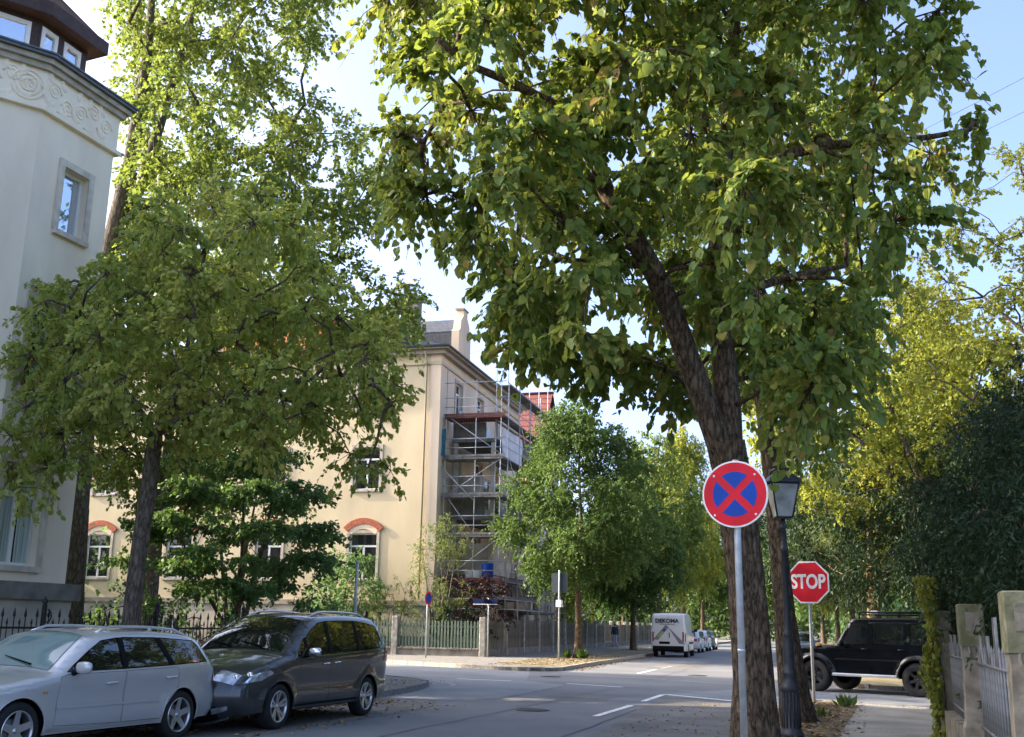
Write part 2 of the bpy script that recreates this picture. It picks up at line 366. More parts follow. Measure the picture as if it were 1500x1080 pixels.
class MB:
    def __init__(s):
        s.v = []; s.f = []; s.sm = []; s.mi = []

    def add(s, vs, fs, smooth=False, mi=0):
        b = len(s.v)
        s.v.extend([tuple(p) for p in vs])
        for f in fs:
            s.f.append([i + b for i in f]); s.sm.append(smooth); s.mi.append(mi)
        return s

    def box(s, x0, x1, y0, y1, z0, z1, T=None, mi=0):
        vs = [(x, y, z) for x in (x0, x1) for y in (y0, y1) for z in (z0, z1)]
        if T is not None: vs = [T(*p) for p in vs]
        s.add(vs, [(0, 1, 3, 2), (4, 6, 7, 5), (0, 4, 5, 1), (2, 3, 7, 6), (0, 2, 6, 4), (1, 5, 7, 3)], mi=mi)
        return s

    def bevbox(s, x0, x1, y0, y1, z0, z1, b=0.01, T=None):
        """box with its vertical and top edges chamfered"""
        def ring(d, z): return [(x0 + d, y0, z), (x1 - d, y0, z), (x1, y0 + d, z), (x1, y1 - d, z), (x1 - d, y1, z), (x0 + d, y1, z), (x0, y1 - d, z), (x0, y0 + d, z)]
        def ring2(d, z): return [(x0 + 2 * d, y0 + d, z), (x1 - 2 * d, y0 + d, z), (x1 - d, y0 + 2 * d, z), (x1 - d, y1 - 2 * d, z), (x1 - 2 * d, y1 - d, z), (x0 + 2 * d, y1 - d, z), (x0 + d, y1 - 2 * d, z), (x0 + d, y0 + 2 * d, z)]
        vs = ring(b, z0) + ring(b, z1 - b) + ring2(b, z1)
        if T is not None: vs = [T(*p) for p in vs]
        fs = [tuple(range(7, -1, -1)), tuple(range(16, 24))]
        for r_ in (0, 8):
            for i in range(8):
                fs.append((r_ + i, r_ + (i + 1) % 8, r_ + 8 + (i + 1) % 8, r_ + 8 + i))
        return s.add(vs, fs)

    def tube(s, pts, rad, n=8, smooth=True, cap=True):
        pts = [Vector(p) for p in pts]
        if not hasattr(rad, '__len__'): rad = [rad] * len(pts)
        vs = []; ref = None
        for i, p in enumerate(pts):
            a = pts[max(0, i - 1)]; b = pts[min(len(pts) - 1, i + 1)]
            d = (b - a).normalized()
            if ref is None:
                ref = d.orthogonal().normalized()
            else:
                ref = (ref - d * ref.dot(d))
                ref = ref.normalized() if ref.length > 1e-6 else d.orthogonal().normalized()
            bi = d.cross(ref)
            for k in range(n):
                t = 2 * PI * k / n
                vs.append(p + (ref * math.cos(t) + bi * math.sin(t)) * rad[i])
        fs = []
        for i in range(len(pts) - 1):
            for k in range(n):
                fs.append((i * n + k, i * n + (k + 1) % n, (i + 1) * n + (k + 1) % n, (i + 1) * n + k))
        s.add(vs, fs, smooth)
        if cap:
            b = len(s.v) - len(vs)
            s.f.append([b + k for k in range(n - 1, -1, -1)]); s.sm.append(False); s.mi.append(0)
            s.f.append([b + (len(pts) - 1) * n + k for k in range(n)]); s.sm.append(False); s.mi.append(0)
        return s

    def lathe(s, prof, n=16, c=(0, 0, 0), axis='z', smooth=True):
        vs = []
        for (r_, h) in prof:
            for k in range(n):
                t = 2 * PI * k / n
                a, b = r_ * math.cos(t), r_ * math.sin(t)
                p = (a, b, h) if axis == 'z' else ((a, h, b) if axis == 'y' else (h, a, b))
                vs.append((p[0] + c[0], p[1] + c[1], p[2] + c[2]))
        fs = []
        for i in range(len(prof) - 1):
            for k in range(n):
                q = (i * n + k, i * n + (k + 1) % n, (i + 1) * n + (k + 1) % n, (i + 1) * n + k)
                fs.append(q if axis != 'y' else q[::-1])
        return s.add(vs, fs, smooth)

    def prism(s, poly, z0, z1, T=None):
        n = len(poly)
        vs = [(p[0], p[1], z0) for p in poly] + [(p[0], p[1], z1) for p in poly]
        if T is not None: vs = [T(*p) for p in vs]
        fs = [tuple(range(n - 1, -1, -1)), tuple(range(n, 2 * n))]
        fs += [(i, (i + 1) % n, n + (i + 1) % n, n + i) for i in range(n)]
        return s.add(vs, fs)

    def mesh(s, name, mats):
        me = bpy.data.meshes.new(name)
        me.from_pydata(s.v, [], s.f)
        if not isinstance(mats, (list, tuple)): mats = [mats]
        for m_ in mats: me.materials.append(M[m_] if isinstance(m_, str) else m_)
        me.polygons.foreach_set('use_smooth', s.sm)
        me.polygons.foreach_set('material_index', s.mi)
        me.update()
        return me

    def build(s, name, mats, parent=None, loc=None, rot=None):
        return link(name, s.mesh(name, mats), parent, loc, rot)


def copy_tree(o, parent=None):
    c = o.copy()
    COL.objects.link(c)
    c.parent = parent
    for ch in list(o.children):
        copy_tree(ch, c)
    return c


def text_mesh(body, size, mt, bold=0.0, xs=1.0):
    cu = bpy.data.curves.new('lettering', 'FONT')
    cu.body = body; cu.size = size; cu.align_x = 'CENTER'; cu.align_y = 'CENTER'; cu.offset = bold; cu.extrude = 0.0015
    ob = bpy.data.objects.new('lettering', cu)
    COL.objects.link(ob)
    dg = bpy.context.evaluated_depsgraph_get()
    me = bpy.data.meshes.new_from_object(ob.evaluated_get(dg))
    bpy.data.objects.remove(ob)
    for v in me.vertices: v.co.x *= xs
    me.materials.clear(); me.materials.append(M[mt])
    return me


# the frame of the far block: beyond the crossing the street bends a little to the left
FAR_A = R(4.5)
FAR_O = (-12.0, 38.0)


def far(u, v, z=0.0):
    return (FAR_O[0] + u * math.cos(FAR_A) - v * math.sin(FAR_A), FAR_O[1] + u * math.sin(FAR_A) + v * math.cos(FAR_A), z)

# ================================================================== the setting
def sheet(name, poly, z, mt, label=None):
    mb = MB()
    mb.add([(x, y, z) for x, y in poly], [tuple(range(len(poly)))])
    o = mb.build(name, mt)
    tag(o, label, kind='structure')
    return o


def slab(name, poly, z0, z1, mt):
    mb = MB(); mb.prism(poly, z0, z1)
    o = mb.build(name, mt)
    return tag(o, kind='structure')


def fix(poly):
    a = sum(poly[i][0] * poly[(i + 1) % len(poly)][1] - poly[(i + 1) % len(poly)][0] * poly[i][1] for i in range(len(poly)))
    return poly if a > 0 else poly[::-1]


sheet('ground', [(-700, -500), (700, -500), (700, 900), (-700, 900)], -0.05, 'soil')
sheet('road', [(-60, -25), (40, -25), (40, 170), (-60, 170)], 0.0, 'asphalt_dark')

# near left pavement
nl_kerb = [(-10.8, -20), (-10.8, 8), (-10.8, 21.5), (-10.95, 23.5), (-11.3, 25.6), (-11.8, 27.1), (-12.6, 28.2), (-13.7, 28.9), (-15.0, 29.55), (-22, 33.1), (-45, 44.8)]
slab('pavement', fix(nl_kerb + [(-45, -20)]), -0.04, 0.12, 'cobble')
# far left pavement
fl_kerb = [(-45, 54.1), (-22, 42.1), (-15.2, 38.6), (-13.6, 37.9), (-12.5, 37.8), (-11.8, 38.3), (-11.62, 39.3)] + [far(0.4, v)[:2] for v in (2, 20, 40, 130)]
slab('pavement', fix(fl_kerb + [far(-70, 130)[:2], far(-70, 20)[:2]]), -0.04, 0.12, 'cobble')
# near right pavement
nr_kerb = [(-2.2, -20), (-2.2, 5), (-2.2, 24.2), (-2.0, 25.0), (-1.5, 25.1), (1.2, 23.4), (30, 6.0)]
slab('pavement', fix(nr_kerb + [(30, -20)]), -0.04, 0.12, 'pave')
# far right pavement
fr_kerb = [far(10, 130)[:2], far(10, 40)[:2], far(10, 4)[:2], (-2.3, 36.0), (-2.1, 34.4), (-1.2, 33.3), (1.5, 31.8), (30, 17.4)]
slab('pavement', fix(fr_kerb + [(60, 10), (60, 150)]), -0.04, 0.12, 'drygrass')

sheet('garden', fix([(-14.25, -20), (-14.25, 28.6), (-22, 32.6), (-45, 44), (-45, -20)]), 0.128, 'soil')
sheet('garden', fix([far(-5.9, 11.8)[:2], far(-5.9, 128)[:2], far(-69, 128)[:2], far(-69, 20)[:2], far(-30, 11.8)[:2]]), 0.128, 'soil')
sheet('garden', fix([(0.95, -19), (0.95, 23.2), (29, 6.2), (29, -19)]), 0.128, 'soil')
sheet('tree_strip', fix([(-2.05, -19), (-2.05, 24.0), (-1.7, 24.7), (-0.8, 24.0), (-0.85, 18), (-0.9, -19)]), 0.126, 'dirt')
sheet('verge', fix([far(-2.9, 4.5)[:2], far(-2.4, 2.6)[:2], far(-0.5, 1.2)[:2], far(0.22, 3)[:2], far(0.22, 90)[:2], far(-2.9, 90)[:2]]), 0.126, 'drygrass')
sheet('side_street', fix([(-45, 44.9), (-20, 32.1), (-13, 28.6), (-10.8, 22.0), (-9.4, 22.1), (-8.45, 23.3), (-8.75, 29.7), (-10.4, 31.1), (-12.3, 37.2), (-20, 41), (-45, 54)]), 0.004, 'asphalt_light')
sheet('side_street', fix([(-5.45, 27.25), (-3.4, 25.6), (1, 23.2), (29.8, 5.5), (29.8, 17.7), (-1.5, 33.6), (-3.6, 34.5), (-4.3, 30.5)]), 0.004, 'asphalt_light')
sheet('parking_lane', fix([(-4.5, -20), (-4.45, 17), (-4.95, 22), (-5.42, 26.95), (-3.45, 25.5), (-2.0, 24.9), (-2.0, -20)]), 0.0045, 'asphalt_old')
sheet('parking_lane', fix([(-8.75, -20), (-8.7, 20), (-9.35, 22.0), (-10.9, 22.0), (-10.9, -20)]), 0.0045, 'asphalt_old')


def marking(pts, w, mt='paint', z=0.009):
    mb = MB()
    vs = []
    for i, p in enumerate(pts):
        a = Vector(pts[max(0, i - 1)]); b = Vector(pts[min(len(pts) - 1, i + 1)])
        d = (b - a).normalized(); n = Vector((-d.y, d.x))
        vs += [(p[0] + n.x * w / 2, p[1] + n.y * w / 2, z), (p[0] - n.x * w / 2, p[1] - n.y * w / 2, z)]
    mb.add(vs, [(2 * i + 1, 2 * i + 3, 2 * i + 2, 2 * i) for i in range(len(pts) - 1)])
    o = mb.build('road_marking', mt)
    return tag(o, kind='structure')


marking([(-5.28, 19.8), (-5.33, 22.9)], 0.14)
marking([(-5.38, 24.3), (-5.48, 26.95)], 0.14)
marking([(-5.46, 27.12), (-3.72, 25.75), (-2.6, 25.0)], 0.2)
marking([(-5.46, 29.1), (-4.05, 28.05), (-2.9, 27.2)], 0.16, 'paint_worn')
marking([(-2.2, 26.6), (-0.9, 25.6)], 0.14)
marking([(-8.94, 30.42), (-7.14, 29.65)], 0.16)
marking([(-12.53, 30.95), (-10.75, 30.8)], 0.16)
marking([(-8.75, 38.7), (-8.98, 42.9)], 0.15)
marking([(-8.98, 43.9), (-9.2, 47.4)], 0.15, 'paint_worn')
marking([(-11.3, 36.5), (-8.9, 35.6), (-7.0, 35.0)], 0.22, 'paint_worn')
marking([(-6.4, 34.4), (-4.6, 33.4)], 0.2, 'paint_worn')
marking([(-13.9, 29.75), (-12.6, 29.2), (-11.75, 28.55), (-11.35, 27.8), (-11.2, 27.2)], 0.16, 'paint_worn', 0.0085)


# kerbstones, one by one
def kerb_line(parent_obj, pts, mt, w=0.16, h=0.145, step=1.0, side=1):
    acc = [0.0]
    P = [Vector((p[0], p[1], 0)) for p in pts]
    for i in range(1, len(P)): acc.append(acc[-1] + (P[i] - P[i - 1]).length)

    def at(s):
        for i in range(1, len(P)):
            if s <= acc[i] or i == len(P) - 1:
                t = (s - acc[i - 1]) / max(1e-6, acc[i] - acc[i - 1])
                return P[i - 1].lerp(P[i], t)
    n = max(1, int(acc[-1] / step))
    st = acc[-1] / n
    mb = MB(); mb.bevbox(-st / 2 + 0.008, st / 2 - 0.008, -w / 2, w / 2, 0, h, 0.012)
    me = mb.mesh('kerbstone', mt)
    for k in range(n):
        a = at(k * st); b = at((k + 1) * st); c = (a + b) / 2
        d = b - a; ang = math.atan2(d.y, d.x)
        nrm = Vector((-d.y, d.x, 0)).normalized() * (side * w * 0.3)
        link('kerbstone', me, parent_obj, (c.x + nrm.x, c.y + nrm.y, random.uniform(-0.012, 0.006)), (0, 0, ang + random.uniform(-0.008, 0.008)))


pv = [o for o in COL.objects if o.name.startswith('pavement')]
kerb_line(pv[0], [(-10.8, 9)] + nl_kerb[2:9] + [(-22, 33.1)], 'kerb')
kerb_line(pv[1], [(-30, 46.27)] + fl_kerb[1:7] + [far(0.4, 2)[:2], far(0.4, 40)[:2]], 'kerb_light', side=1)
kerb_line(pv[2], [(-2.2, 8)] + nr_kerb[2:6] + [(8, 19.3)], 'kerb', side=-1)
kerb_line(pv[3], [far(10, 22)[:2]] + fr_kerb[2:7] + [(10, 27.5)], 'kerb', side=1)


# tar seams and utility covers in the carriageway
M['tar'] = mat('tar_seam', (0.03, 0.03, 0.032), 0.6)
M['cast_iron'] = mat('cast_iron_cover', (0.07, 0.065, 0.06), 0.6, metal=0.5, var=0.3, scale=20)
rgt = random.Random(12)
for (a_, b_) in (((-7.1, 8.0), (-7.2, 29.0)), ((-8.45, 23.4), (-8.75, 29.6)), ((-7.3, 33.0), (-8.9, 60.0)), ((-10.3, 31.2), (-5.6, 29.2)), ((-4.5, 10.0), (-5.0, 22.0)), ((-18.0, 36.0), (-10.6, 31.6))):
    n_ = 26
    pts_ = [(a_[0] + (b_[0] - a_[0]) * k / n_ + rgt.gauss(0, 0.018), a_[1] + (b_[1] - a_[1]) * k / n_ + rgt.gauss(0, 0.018)) for k in range(n_ + 1)]
    o = marking(pts_, 0.028, 'tar', 0.0072); o.name = 'tar_seam'
sheet('road_patch', [(-7.9, 24.6), (-6.3, 24.4), (-6.25, 26.3), (-7.85, 26.6)], 0.006, 'asphalt_old')
sheet('road_patch', [(-9.6, 44.0), (-7.6, 44.0), (-7.9, 50.0), (-9.9, 50.0)], 0.006, 'asphalt_old')
for (x_, y_, lb_) in ((-6.75, 20.6, 'round cast iron manhole cover in the near lane'), (-10.6, 34.2, 'round cast iron manhole cover in the side street mouth'), (-6.6, 38.5, 'round cast iron manhole cover beyond the crossing')):
    mb = MB(); mb.lathe([(0.001, 0.012), (0.24, 0.012), (0.25, 0.008), (0.27, 0.008), (0.275, 0.014), (0.33, 0.014), (0.335, 0.002)], 28)
    for k in range(8):
        t = k * PI / 4
        mb.box(-0.2 + 0.05 * k, -0.185 + 0.05 * k, -0.12, 0.12, 0.012, 0.016)
    tag(mb.build('manhole_cover', 'cast_iron', None, (x_, y_, 0.004)), lb_, 'manhole')


# ================================================================== buildings
def wall(mb, T, a0, a1, z0, z1, ops, depth=0.22):
    """a wall with real openings: outer skin cells plus the reveals of each opening"""
    ax = sorted({a0, a1} | {o[0] for o in ops} | {o[1] for o in ops})
    zs = sorted({z0, z1} | {o[2] for o in ops} | {o[3] for o in ops})
    for i in range(len(ax) - 1):
        for j in range(len(zs) - 1):
            ca, cz = (ax[i] + ax[i + 1]) / 2, (zs[j] + zs[j + 1]) / 2
            if any(o[0] < ca < o[1] and o[2] < cz < o[3] for o in ops): continue
            mb.add([T(ax[i], 0, zs[j]), T(ax[i + 1], 0, zs[j]), T(ax[i + 1], 0, zs[j + 1]), T(ax[i], 0, zs[j + 1])], [(0, 1, 2, 3)])
    for (p, q, s, t) in ops:
        mb.add([T(p, 0, s), T(p, -depth, s), T(p, -depth, t), T(p, 0, t)], [(0, 1, 2, 3)])
        mb.add([T(q, 0, s), T(q, -depth, s), T(q, -depth, t), T(q, 0, t)], [(3, 2, 1, 0)])
        mb.add([T(p, 0, s), T(q, 0, s), T(q, -depth, s), T(p, -depth, s)], [(0, 1, 2, 3)])
        mb.add([T(p, 0, t), T(q, 0, t), T(q, -depth, t), T(p, -depth, t)], [(3, 2, 1, 0)])


def window(root, T, a0, a1, z0, z1, glass='glass', trans=0.72, mull=1, depth=0.16, fw_=0.07, curtain=None, sill='sand_trim', surround=None, head=0.0):
    """frame + casement bars; panes, sill and surround are its pieces"""
    mb = MB()
    b0, b1 = -depth - 0.05, -depth + 0.02
    mb.box(a0, a0 + fw_, b0, b1, z0, z1, T); mb.box(a1 - fw_, a1, b0, b1, z0, z1, T)
    mb.box(a0 + fw_, a1 - fw_, b0, b1, z0, z0 + fw_, T); mb.box(a0 + fw_, a1 - fw_, b0, b1, z1 - fw_, z1, T)
    zt = z0 + (z1 - z0) * trans
    rows = [(z0 + fw_, z1 - fw_)]
    if trans:
        mb.box(a0 + fw_, a1 - fw_, b0 + 0.002, b1 + 0.01, zt - 0.05, zt + 0.05, T)
        rows = [(z0 + fw_, zt - 0.05), (zt + 0.05, z1 - fw_)]
    cols = [(a0 + fw_, a1 - fw_)]
    if mull:
        c = (a0 + a1) / 2
        mb.box(c - 0.055, c + 0.055, b0 + 0.004, b1 + 0.006, z0 + fw_, (zt - 0.05) if trans else (z1 - fw_), T)
    w = mb.build('window', 'frame_white', root)
    for k, (s, t) in enumerate(rows):
        cc = cols
        if mull and k == 0:
            cc = [(a0 + fw_, c - 0.055), (c + 0.055, a1 - fw_)]
        for (p, q) in cc:
            pm = MB(); pm.box(p, q, b0 + 0.02, b0 + 0.03, s, t, T)
            pm.build('pane', glass, w)
    if curtain:
        cm = MB()
        n = 14
        for k in range(n):
            p = a0 + fw_ + (a1 - a0 - 2 * fw_) * k / n; q = a0 + fw_ + (a1 - a0 - 2 * fw_) * (k + 1) / n
            e = b0 + 0.031 + (0.006 if k % 2 else 0.0)
            if 0.3 < k / n < 0.42: continue
            cm.box(p, q, e, e + 0.002, z0 + fw_, z1 - fw_, T)
        cm.build('curtain', curtain, w)
    if sill:
        sm = MB(); sm.box(a0 - 0.14, a1 + 0.14, -depth + 0.03, 0.1, z0 - 0.12, z0 - 0.003, T)
        sm.build('sill', sill, w)
    if surround:
        sm = MB()
        sm.box(a0 - 0.16, a0 - 0.003, 0.003, 0.05, z0 - 0.0, z1 + 0.16, T); sm.box(a1 + 0.003, a1 + 0.16, 0.003, 0.05, z0, z1 + 0.16, T)
        sm.box(a0 - 0.003, a1 + 0.003, 0.003, 0.048, z1 + 0.003, z1 + 0.16 + head, T)
        sm.build('surround', surround, w)
    return w


def arc_band(mb, T, ac, zc, r0_, r1_, t0, t1, b0, b1, n=12):
    vs = []
    for k in range(n + 1):
        t = t0 + (t1 - t0) * k / n
        for r_ in (r0_, r1_):
            for b in (b0, b1):
                vs.append(T(ac + r_ * math.cos(t), b, zc + r_ * math.sin(t)))
    fs = []
    for k in range(n):
        i = 4 * k; j = 4 * k + 4
        fs += [(i, i + 2, j + 2, j), (i + 1, j + 1, j + 3, i + 3), (i, j, j + 1, i + 1), (i + 2, i + 3, j + 3, j + 2)]
    fs += [(0, 1, 3, 2), (4 * n, 4 * n + 2, 4 * n + 3, 4 * n + 1)]
    mb.add(vs, fs)


# ---- the yellow corner house (its corner at the local origin, front along -x, street side along +y)
HU, HV = -9.4, 14.75
yh = empty('apartment_house', far(HU, HV), FAR_A, 'pale yellow four storey corner house with slate roof, green picket fence before it', 'building')
TF = lambda a, b, z: (a, -b, z)
TS = lambda a, b, z: (b, a, z)
EZ = 16.3
LEN, DEP = 34.0, 17.0
cols_f = [-4.05, -9.6, -15.1, -20.3, -25.5, -30.7]
ops = []
for c in cols_f:
    ops += [(c - 0.78, c + 0.78, 3.85, 6.25), (c - 0.75, c + 0.75, 8.6, 10.9), (c - 0.72, c + 0.72, 12.75, 14.9), (c - 0.5, c + 0.5, 0.9, 1.7)]
mb = MB(); wall(mb, TF, -LEN, 0, 2.75, EZ, [o for o in ops if o[2] > 2])
mb.build('front_wall', 'yellow_wall', yh)
ops_s = [(2.7, 3.9, 12.9, 15.0), (7.0, 8.2, 12.9, 15.0), (11.2, 12.4, 12.9, 15.0), (2.7, 3.9, 8.3, 11.0), (7.0, 8.2, 8.3, 11.0), (11.2, 12.4, 8.3, 11.0), (2.7, 3.9, 4.0, 6.6), (7.0, 8.2, 4.0, 6.6)]
mb = MB(); wall(mb, TS, 0, DEP, 2.75, EZ, ops_s)
mb.build('side_wall', 'side_wall', yh)
mb = MB(); mb.box(-LEN, 0, DEP - 0.02, DEP, 0, EZ); mb.box(-LEN, -LEN + 0.02, 0.02, DEP - 0.02, 0, EZ); mb.box(-LEN + .1, -.1, 0.4, DEP - .1, EZ - 0.5, EZ - 0.4)
mb.build('rear_wall', 'side_wall', yh)
mb = MB(); wall(mb, lambda a, b, z: TF(a, b + 0.06, z), -LEN, 0.06, 0, 2.5, [o for o in ops if o[2] < 2])
wall(mb, lambda a, b, z: TS(a, b + 0.06, z), -0.06, DEP, 0, 2.5, [])
mb.build('plinth', 'plinth', yh)
mb = MB(); mb.box(-LEN, 0.14, -0.14, 0.03, 2.5, 2.75); mb.box(-0.03, 0.14, 0.03, DEP, 2.5, 2.75)
mb.build('plinth_ledge', 'cornice_grey', yh)
# quoin strip (a slightly paler pilaster) and a string course
mb = MB(); mb.box(-0.55, 0.035, -0.035, 0.0, 2.75, EZ - 0.35); mb.box(0.0, 0.034, 0.0, 0.5, 2.75, EZ - 0.35)
mb.build('corner_pilaster', 'side_wall', yh)
mb = MB(); mb.box(-LEN, 0.1, -0.1, -0.001, EZ - 0.9, EZ - 0.75); mb.box(0.001, 0.1, 0.0, DEP, EZ - 0.9, EZ - 0.75)
mb.build('string_course', 'yellow_wall', yh)
# eaves: soffit, fascia, gutter
mb = MB(); mb.box(-LEN, 0.55, -0.55, -0.001, EZ - 0.12, EZ); mb.box(0.001, 0.55, 0.0, DEP + 0.3, EZ - 0.12, EZ)
mb.box(-LEN, 0.3, -0.3, -0.002, EZ - 0.35, EZ - 0.123); mb.box(0.002, 0.3, 0.0, DEP, EZ - 0.35, EZ - 0.123)
mb.build('eaves', 'cornice_grey', yh)
mb = MB(); mb.tube([(-LEN, -0.6, EZ + 0.02), (0.6, -0.6, EZ + 0.02), (0.6, DEP + 0.3, EZ + 0.02)], 0.08, 8)
mb.build('gutter', 'zinc', yh)
# hipped slate roof: flat top behind slopes
rb = MB()
h0, h1, ins = EZ + 0.02, EZ + 2.1, 4.2
rb.add([(-LEN, -0.5, h0), (0.5, -0.5, h0), (0.5, DEP + 0.3, h0), (-LEN, DEP + 0.3, h0),
        (-LEN, ins, h1), (-ins, ins, h1), (-ins, DEP - ins, h1), (-LEN, DEP - ins, h1)],
       [(0, 1, 5, 4), (1, 2, 6, 5), (2, 3, 7, 6), (4, 5, 6, 7)])
rf = rb.build('roof', 'slate', yh)
# slate courses as real rows near the corner
for k in range(7):
    t = (k + 0.5) / 7
    m2 = MB()
    off = 0.5 - (0.5 + ins) * t
    z = h0 + (h1 - h0) * t
    m2.box(-LEN, off, -off - 0.0, -off + 0.03, z, z + 0.02); m2.box(off - 0.03, off, -off, DEP - 0.3 + off * 0 - 4.2 * t, z, z + 0.02)
    m2.build('slate_course', 'slate', rf)
# side gablet (curved wall dormer) on the street side
m2 = MB()
prof = [(3.2, 0), (3.2, 1.9), (3.45, 2.05), (3.55, 2.6), (4.0, 3.0), (4.0, 3.35), (4.75, 3.35), (4.75, 3.0), (5.2, 2.6), (5.3, 2.05), (5.5, 1.9), (5.5, 0)]
m2.prism([(a, z) for a, z in prof], -0.5, -0.05, lambda a, z, b: (b, a, EZ + 0.02 + z))
gb = m2.build('roof_gable', 'side_wall', rf)
m2 = MB(); m2.box(-0.55, 0.0, 3.9, 4.85, EZ + 3.37, EZ + 3.47)
m2.build('gable_cap', 'cornice_grey', gb)
m2 = MB(); m2.add([(-0.5, 3.3, EZ + 1.9), (-0.5, 5.4, EZ + 1.9), (-0.5, 4.35, EZ + 2.9), (-5, 3.3, EZ + 1.9), (-5, 5.4, EZ + 1.9), (-5, 4.35, EZ + 2.9)], [(0, 2, 5, 3), (1, 4, 5, 2), (0, 3, 4, 1)])
m2.box(-5, -0.52, 3.32, 5.38, EZ + 0.05, EZ + 1.895)
m2.build('gable_roof', 'slate', gb)
# front dormer, chimney and a round-headed dormer
m2 = MB(); m2.box(-5.0, -2.9, -0.1, 2.5, EZ + 0.05, EZ + 1.7); arc_band(m2, TF, -3.95, EZ + 1.1, 0.5, 1.0, 0.25, PI - 0.25, 0.1, 0.16, 10)
dm = m2.build('dormer', 'yellow_wall', rf)
m2 = MB(); m2.box(-5.2, -2.7, -0.3, 2.6, EZ + 1.7, EZ + 1.85)
m2.build('dormer_roof', 'zinc', dm)
m2 = MB(); m2.box(-2.75, -1.95, 1.2, 2.0, EZ + 0.3, EZ + 3.3); m2.box(-2.85, -1.85, 1.1, 2.1, EZ + 3.3, EZ + 3.45)
m2.build('chimney', 'grey_stone', rf)
m2 = MB(); m2.box(-14, -7, 1.0, 4.0, EZ + 0.3, EZ + 2.5)
m2.build('roof_box', 'tile_orange', rf)
for i, c in enumerate(cols_f):
    w1 = window(yh, TF, c - 0.78, c + 0.78, 3.85, 6.25, surround='sand_trim')
    am = MB(); arc_band(am, TF, c, 5.55, 1.2, 1.52, 0.72, PI - 0.72, 0.003, 0.09, 12)
    am.build('brick_arch', 'brick_red', w1)
    am = MB(); arc_band(am, TF, c, 5.55, 0.93, 1.197, 0.75, PI - 0.75, 0.003, 0.05, 12)
    am.build('arch_field', 'side_wall', w1)
    window(yh, TF, c - 0.75, c + 0.75, 8.6, 10.9, surround='sand_trim')
    window(yh, TF, c - 0.72, c + 0.72, 12.75, 14.9, surround='sand_trim')
    window(yh, lambda a, b, z: TF(a, b + 0.06, z), c - 0.5, c + 0.5, 0.9, 1.7, trans=0, sill=None)
for (p, q, s, t) in ops_s:
    window(yh, TS, p, q, s, t, surround='sand_trim')
m2 = MB(); m2.tube([(-0.75, -0.12, 2.8), (-0.75, -0.12, EZ - 0.9), (-0.75, -0.5, EZ - 0.25)], 0.05, 8)
m2.build('downpipe', 'cornice_grey', yh)

# ---- the wing beyond it with the red tiled cross gable
wg = empty('gabled_house', far(HU - 1.3, HV + 21.5), FAR_A, 'peach house with steep red tiled gable behind the scaffolding', 'building')
GT = lambda a, b, z: (a, -b, z)
WTX = lambda y, z, x: (x, y, z)
mb = MB(); mb.prism([(0, 0), (7.0, 0), (7.0, 14.9), (3.5, 18.9), (0, 14.9)], -9, 1.6, WTX)
mb.build('wall', 'side_wall', wg)
nseg = 9
for s_ in (-1, 1):
    for k in range(nseg):      # tile courses, each a real step
        t0, t1 = k / nseg, (k + 1) / nseg
        Yf = lambda t: 3.5 + s_ * 3.95 * (1 - t)
        Zf = lambda t: 14.5 + 4.55 * t
        c = MB(); c.add([(1.95, Yf(t0), Zf(t0) + 0.09), (-9, Yf(t0), Zf(t0) + 0.09), (-9, Yf(t1), Zf(t1) + 0.03), (1.95, Yf(t1), Zf(t1) + 0.03), (1.95, Yf(t0), Zf(t0) - 0.03), (-9, Yf(t0), Zf(t0) - 0.03), (1.95, Yf(t1), Zf(t1) - 0.09)], [(0, 1, 2, 3), (0, 4, 5, 1), (0, 3, 6, 4)])
        c.build('tile_course', 'tile_red', wg)
mb = MB(); mb.tube([(-9, 3.5, 19.1), (1.98, 3.5, 19.1)], 0.13, 8)
mb.build('ridge', 'tile_red', wg)
GX = lambda a, b, z: (1.6 + b, a, z)
mb = MB(); arc_band(mb, GX, 3.5, 15.6, 0.5, 0.8, 0.3, PI - 0.3, 0.002, 0.09, 10)
mb.build('brick_arch', 'brick_red', wg)
window(wg, lambda a, b, z: GX(a, b + 0.22, z), 2.95, 4.05, 13.9, 15.6, trans=0, sill='sand_trim')
window(wg, lambda a, b, z: GX(a, b + 0.22, z), 1.2, 2.3, 10.0, 12.2, sill='sand_trim')
window(wg, lambda a, b, z: GX(a, b + 0.22, z), 4.7, 5.8, 10.0, 12.2, sill='sand_trim')

# ---- low annex with balconies between fence and wing (mostly behind the street trees)
an = empty('veranda_house', far(-9.2, 34.0), FAR_A, 'pale house wing with glazed verandas behind the street tree', 'building')
mb = MB(); wall(mb, TS, -8, 9, 0, 11, [(-6.5, -5.2, 1.5, 4), (-3.5, -2.2, 1.5, 4), (-6.5, -5.2, 6, 8.5), (-3.5, -2.2, 6, 8.5), (0, 1.2, 6, 8.5), (3, 4.2, 1.5, 4)])
mb.box(-6, -0.02, -8, -7.98, 0, 11)
mb.build('wall', 'side_wall', an)
for (p, q, s, t) in [(-6.5, -5.2, 1.5, 4), (-3.5, -2.2, 1.5, 4), (-6.5, -5.2, 6, 8.5), (-3.5, -2.2, 6, 8.5), (0, 1.2, 6, 8.5), (3, 4.2, 1.5, 4)]:
    window(an, TS, p, q, s, t)
mb = MB(); mb.box(0.01, 2.2, -7.6, -1.0, 4.4, 4.6); mb.box(0.01, 2.2, -7.6, -1.0, 2.3, 2.5)
vr = mb.build('veranda_floor', 'grey_stone', an)
for k in range(7):
    mb = MB(); mb.box(2.0, 2.15, -7.5 + k * 1.05, -7.35 + k * 1.05, 2.5, 4.4)
    mb.build('veranda_post', 'frame_white', vr)

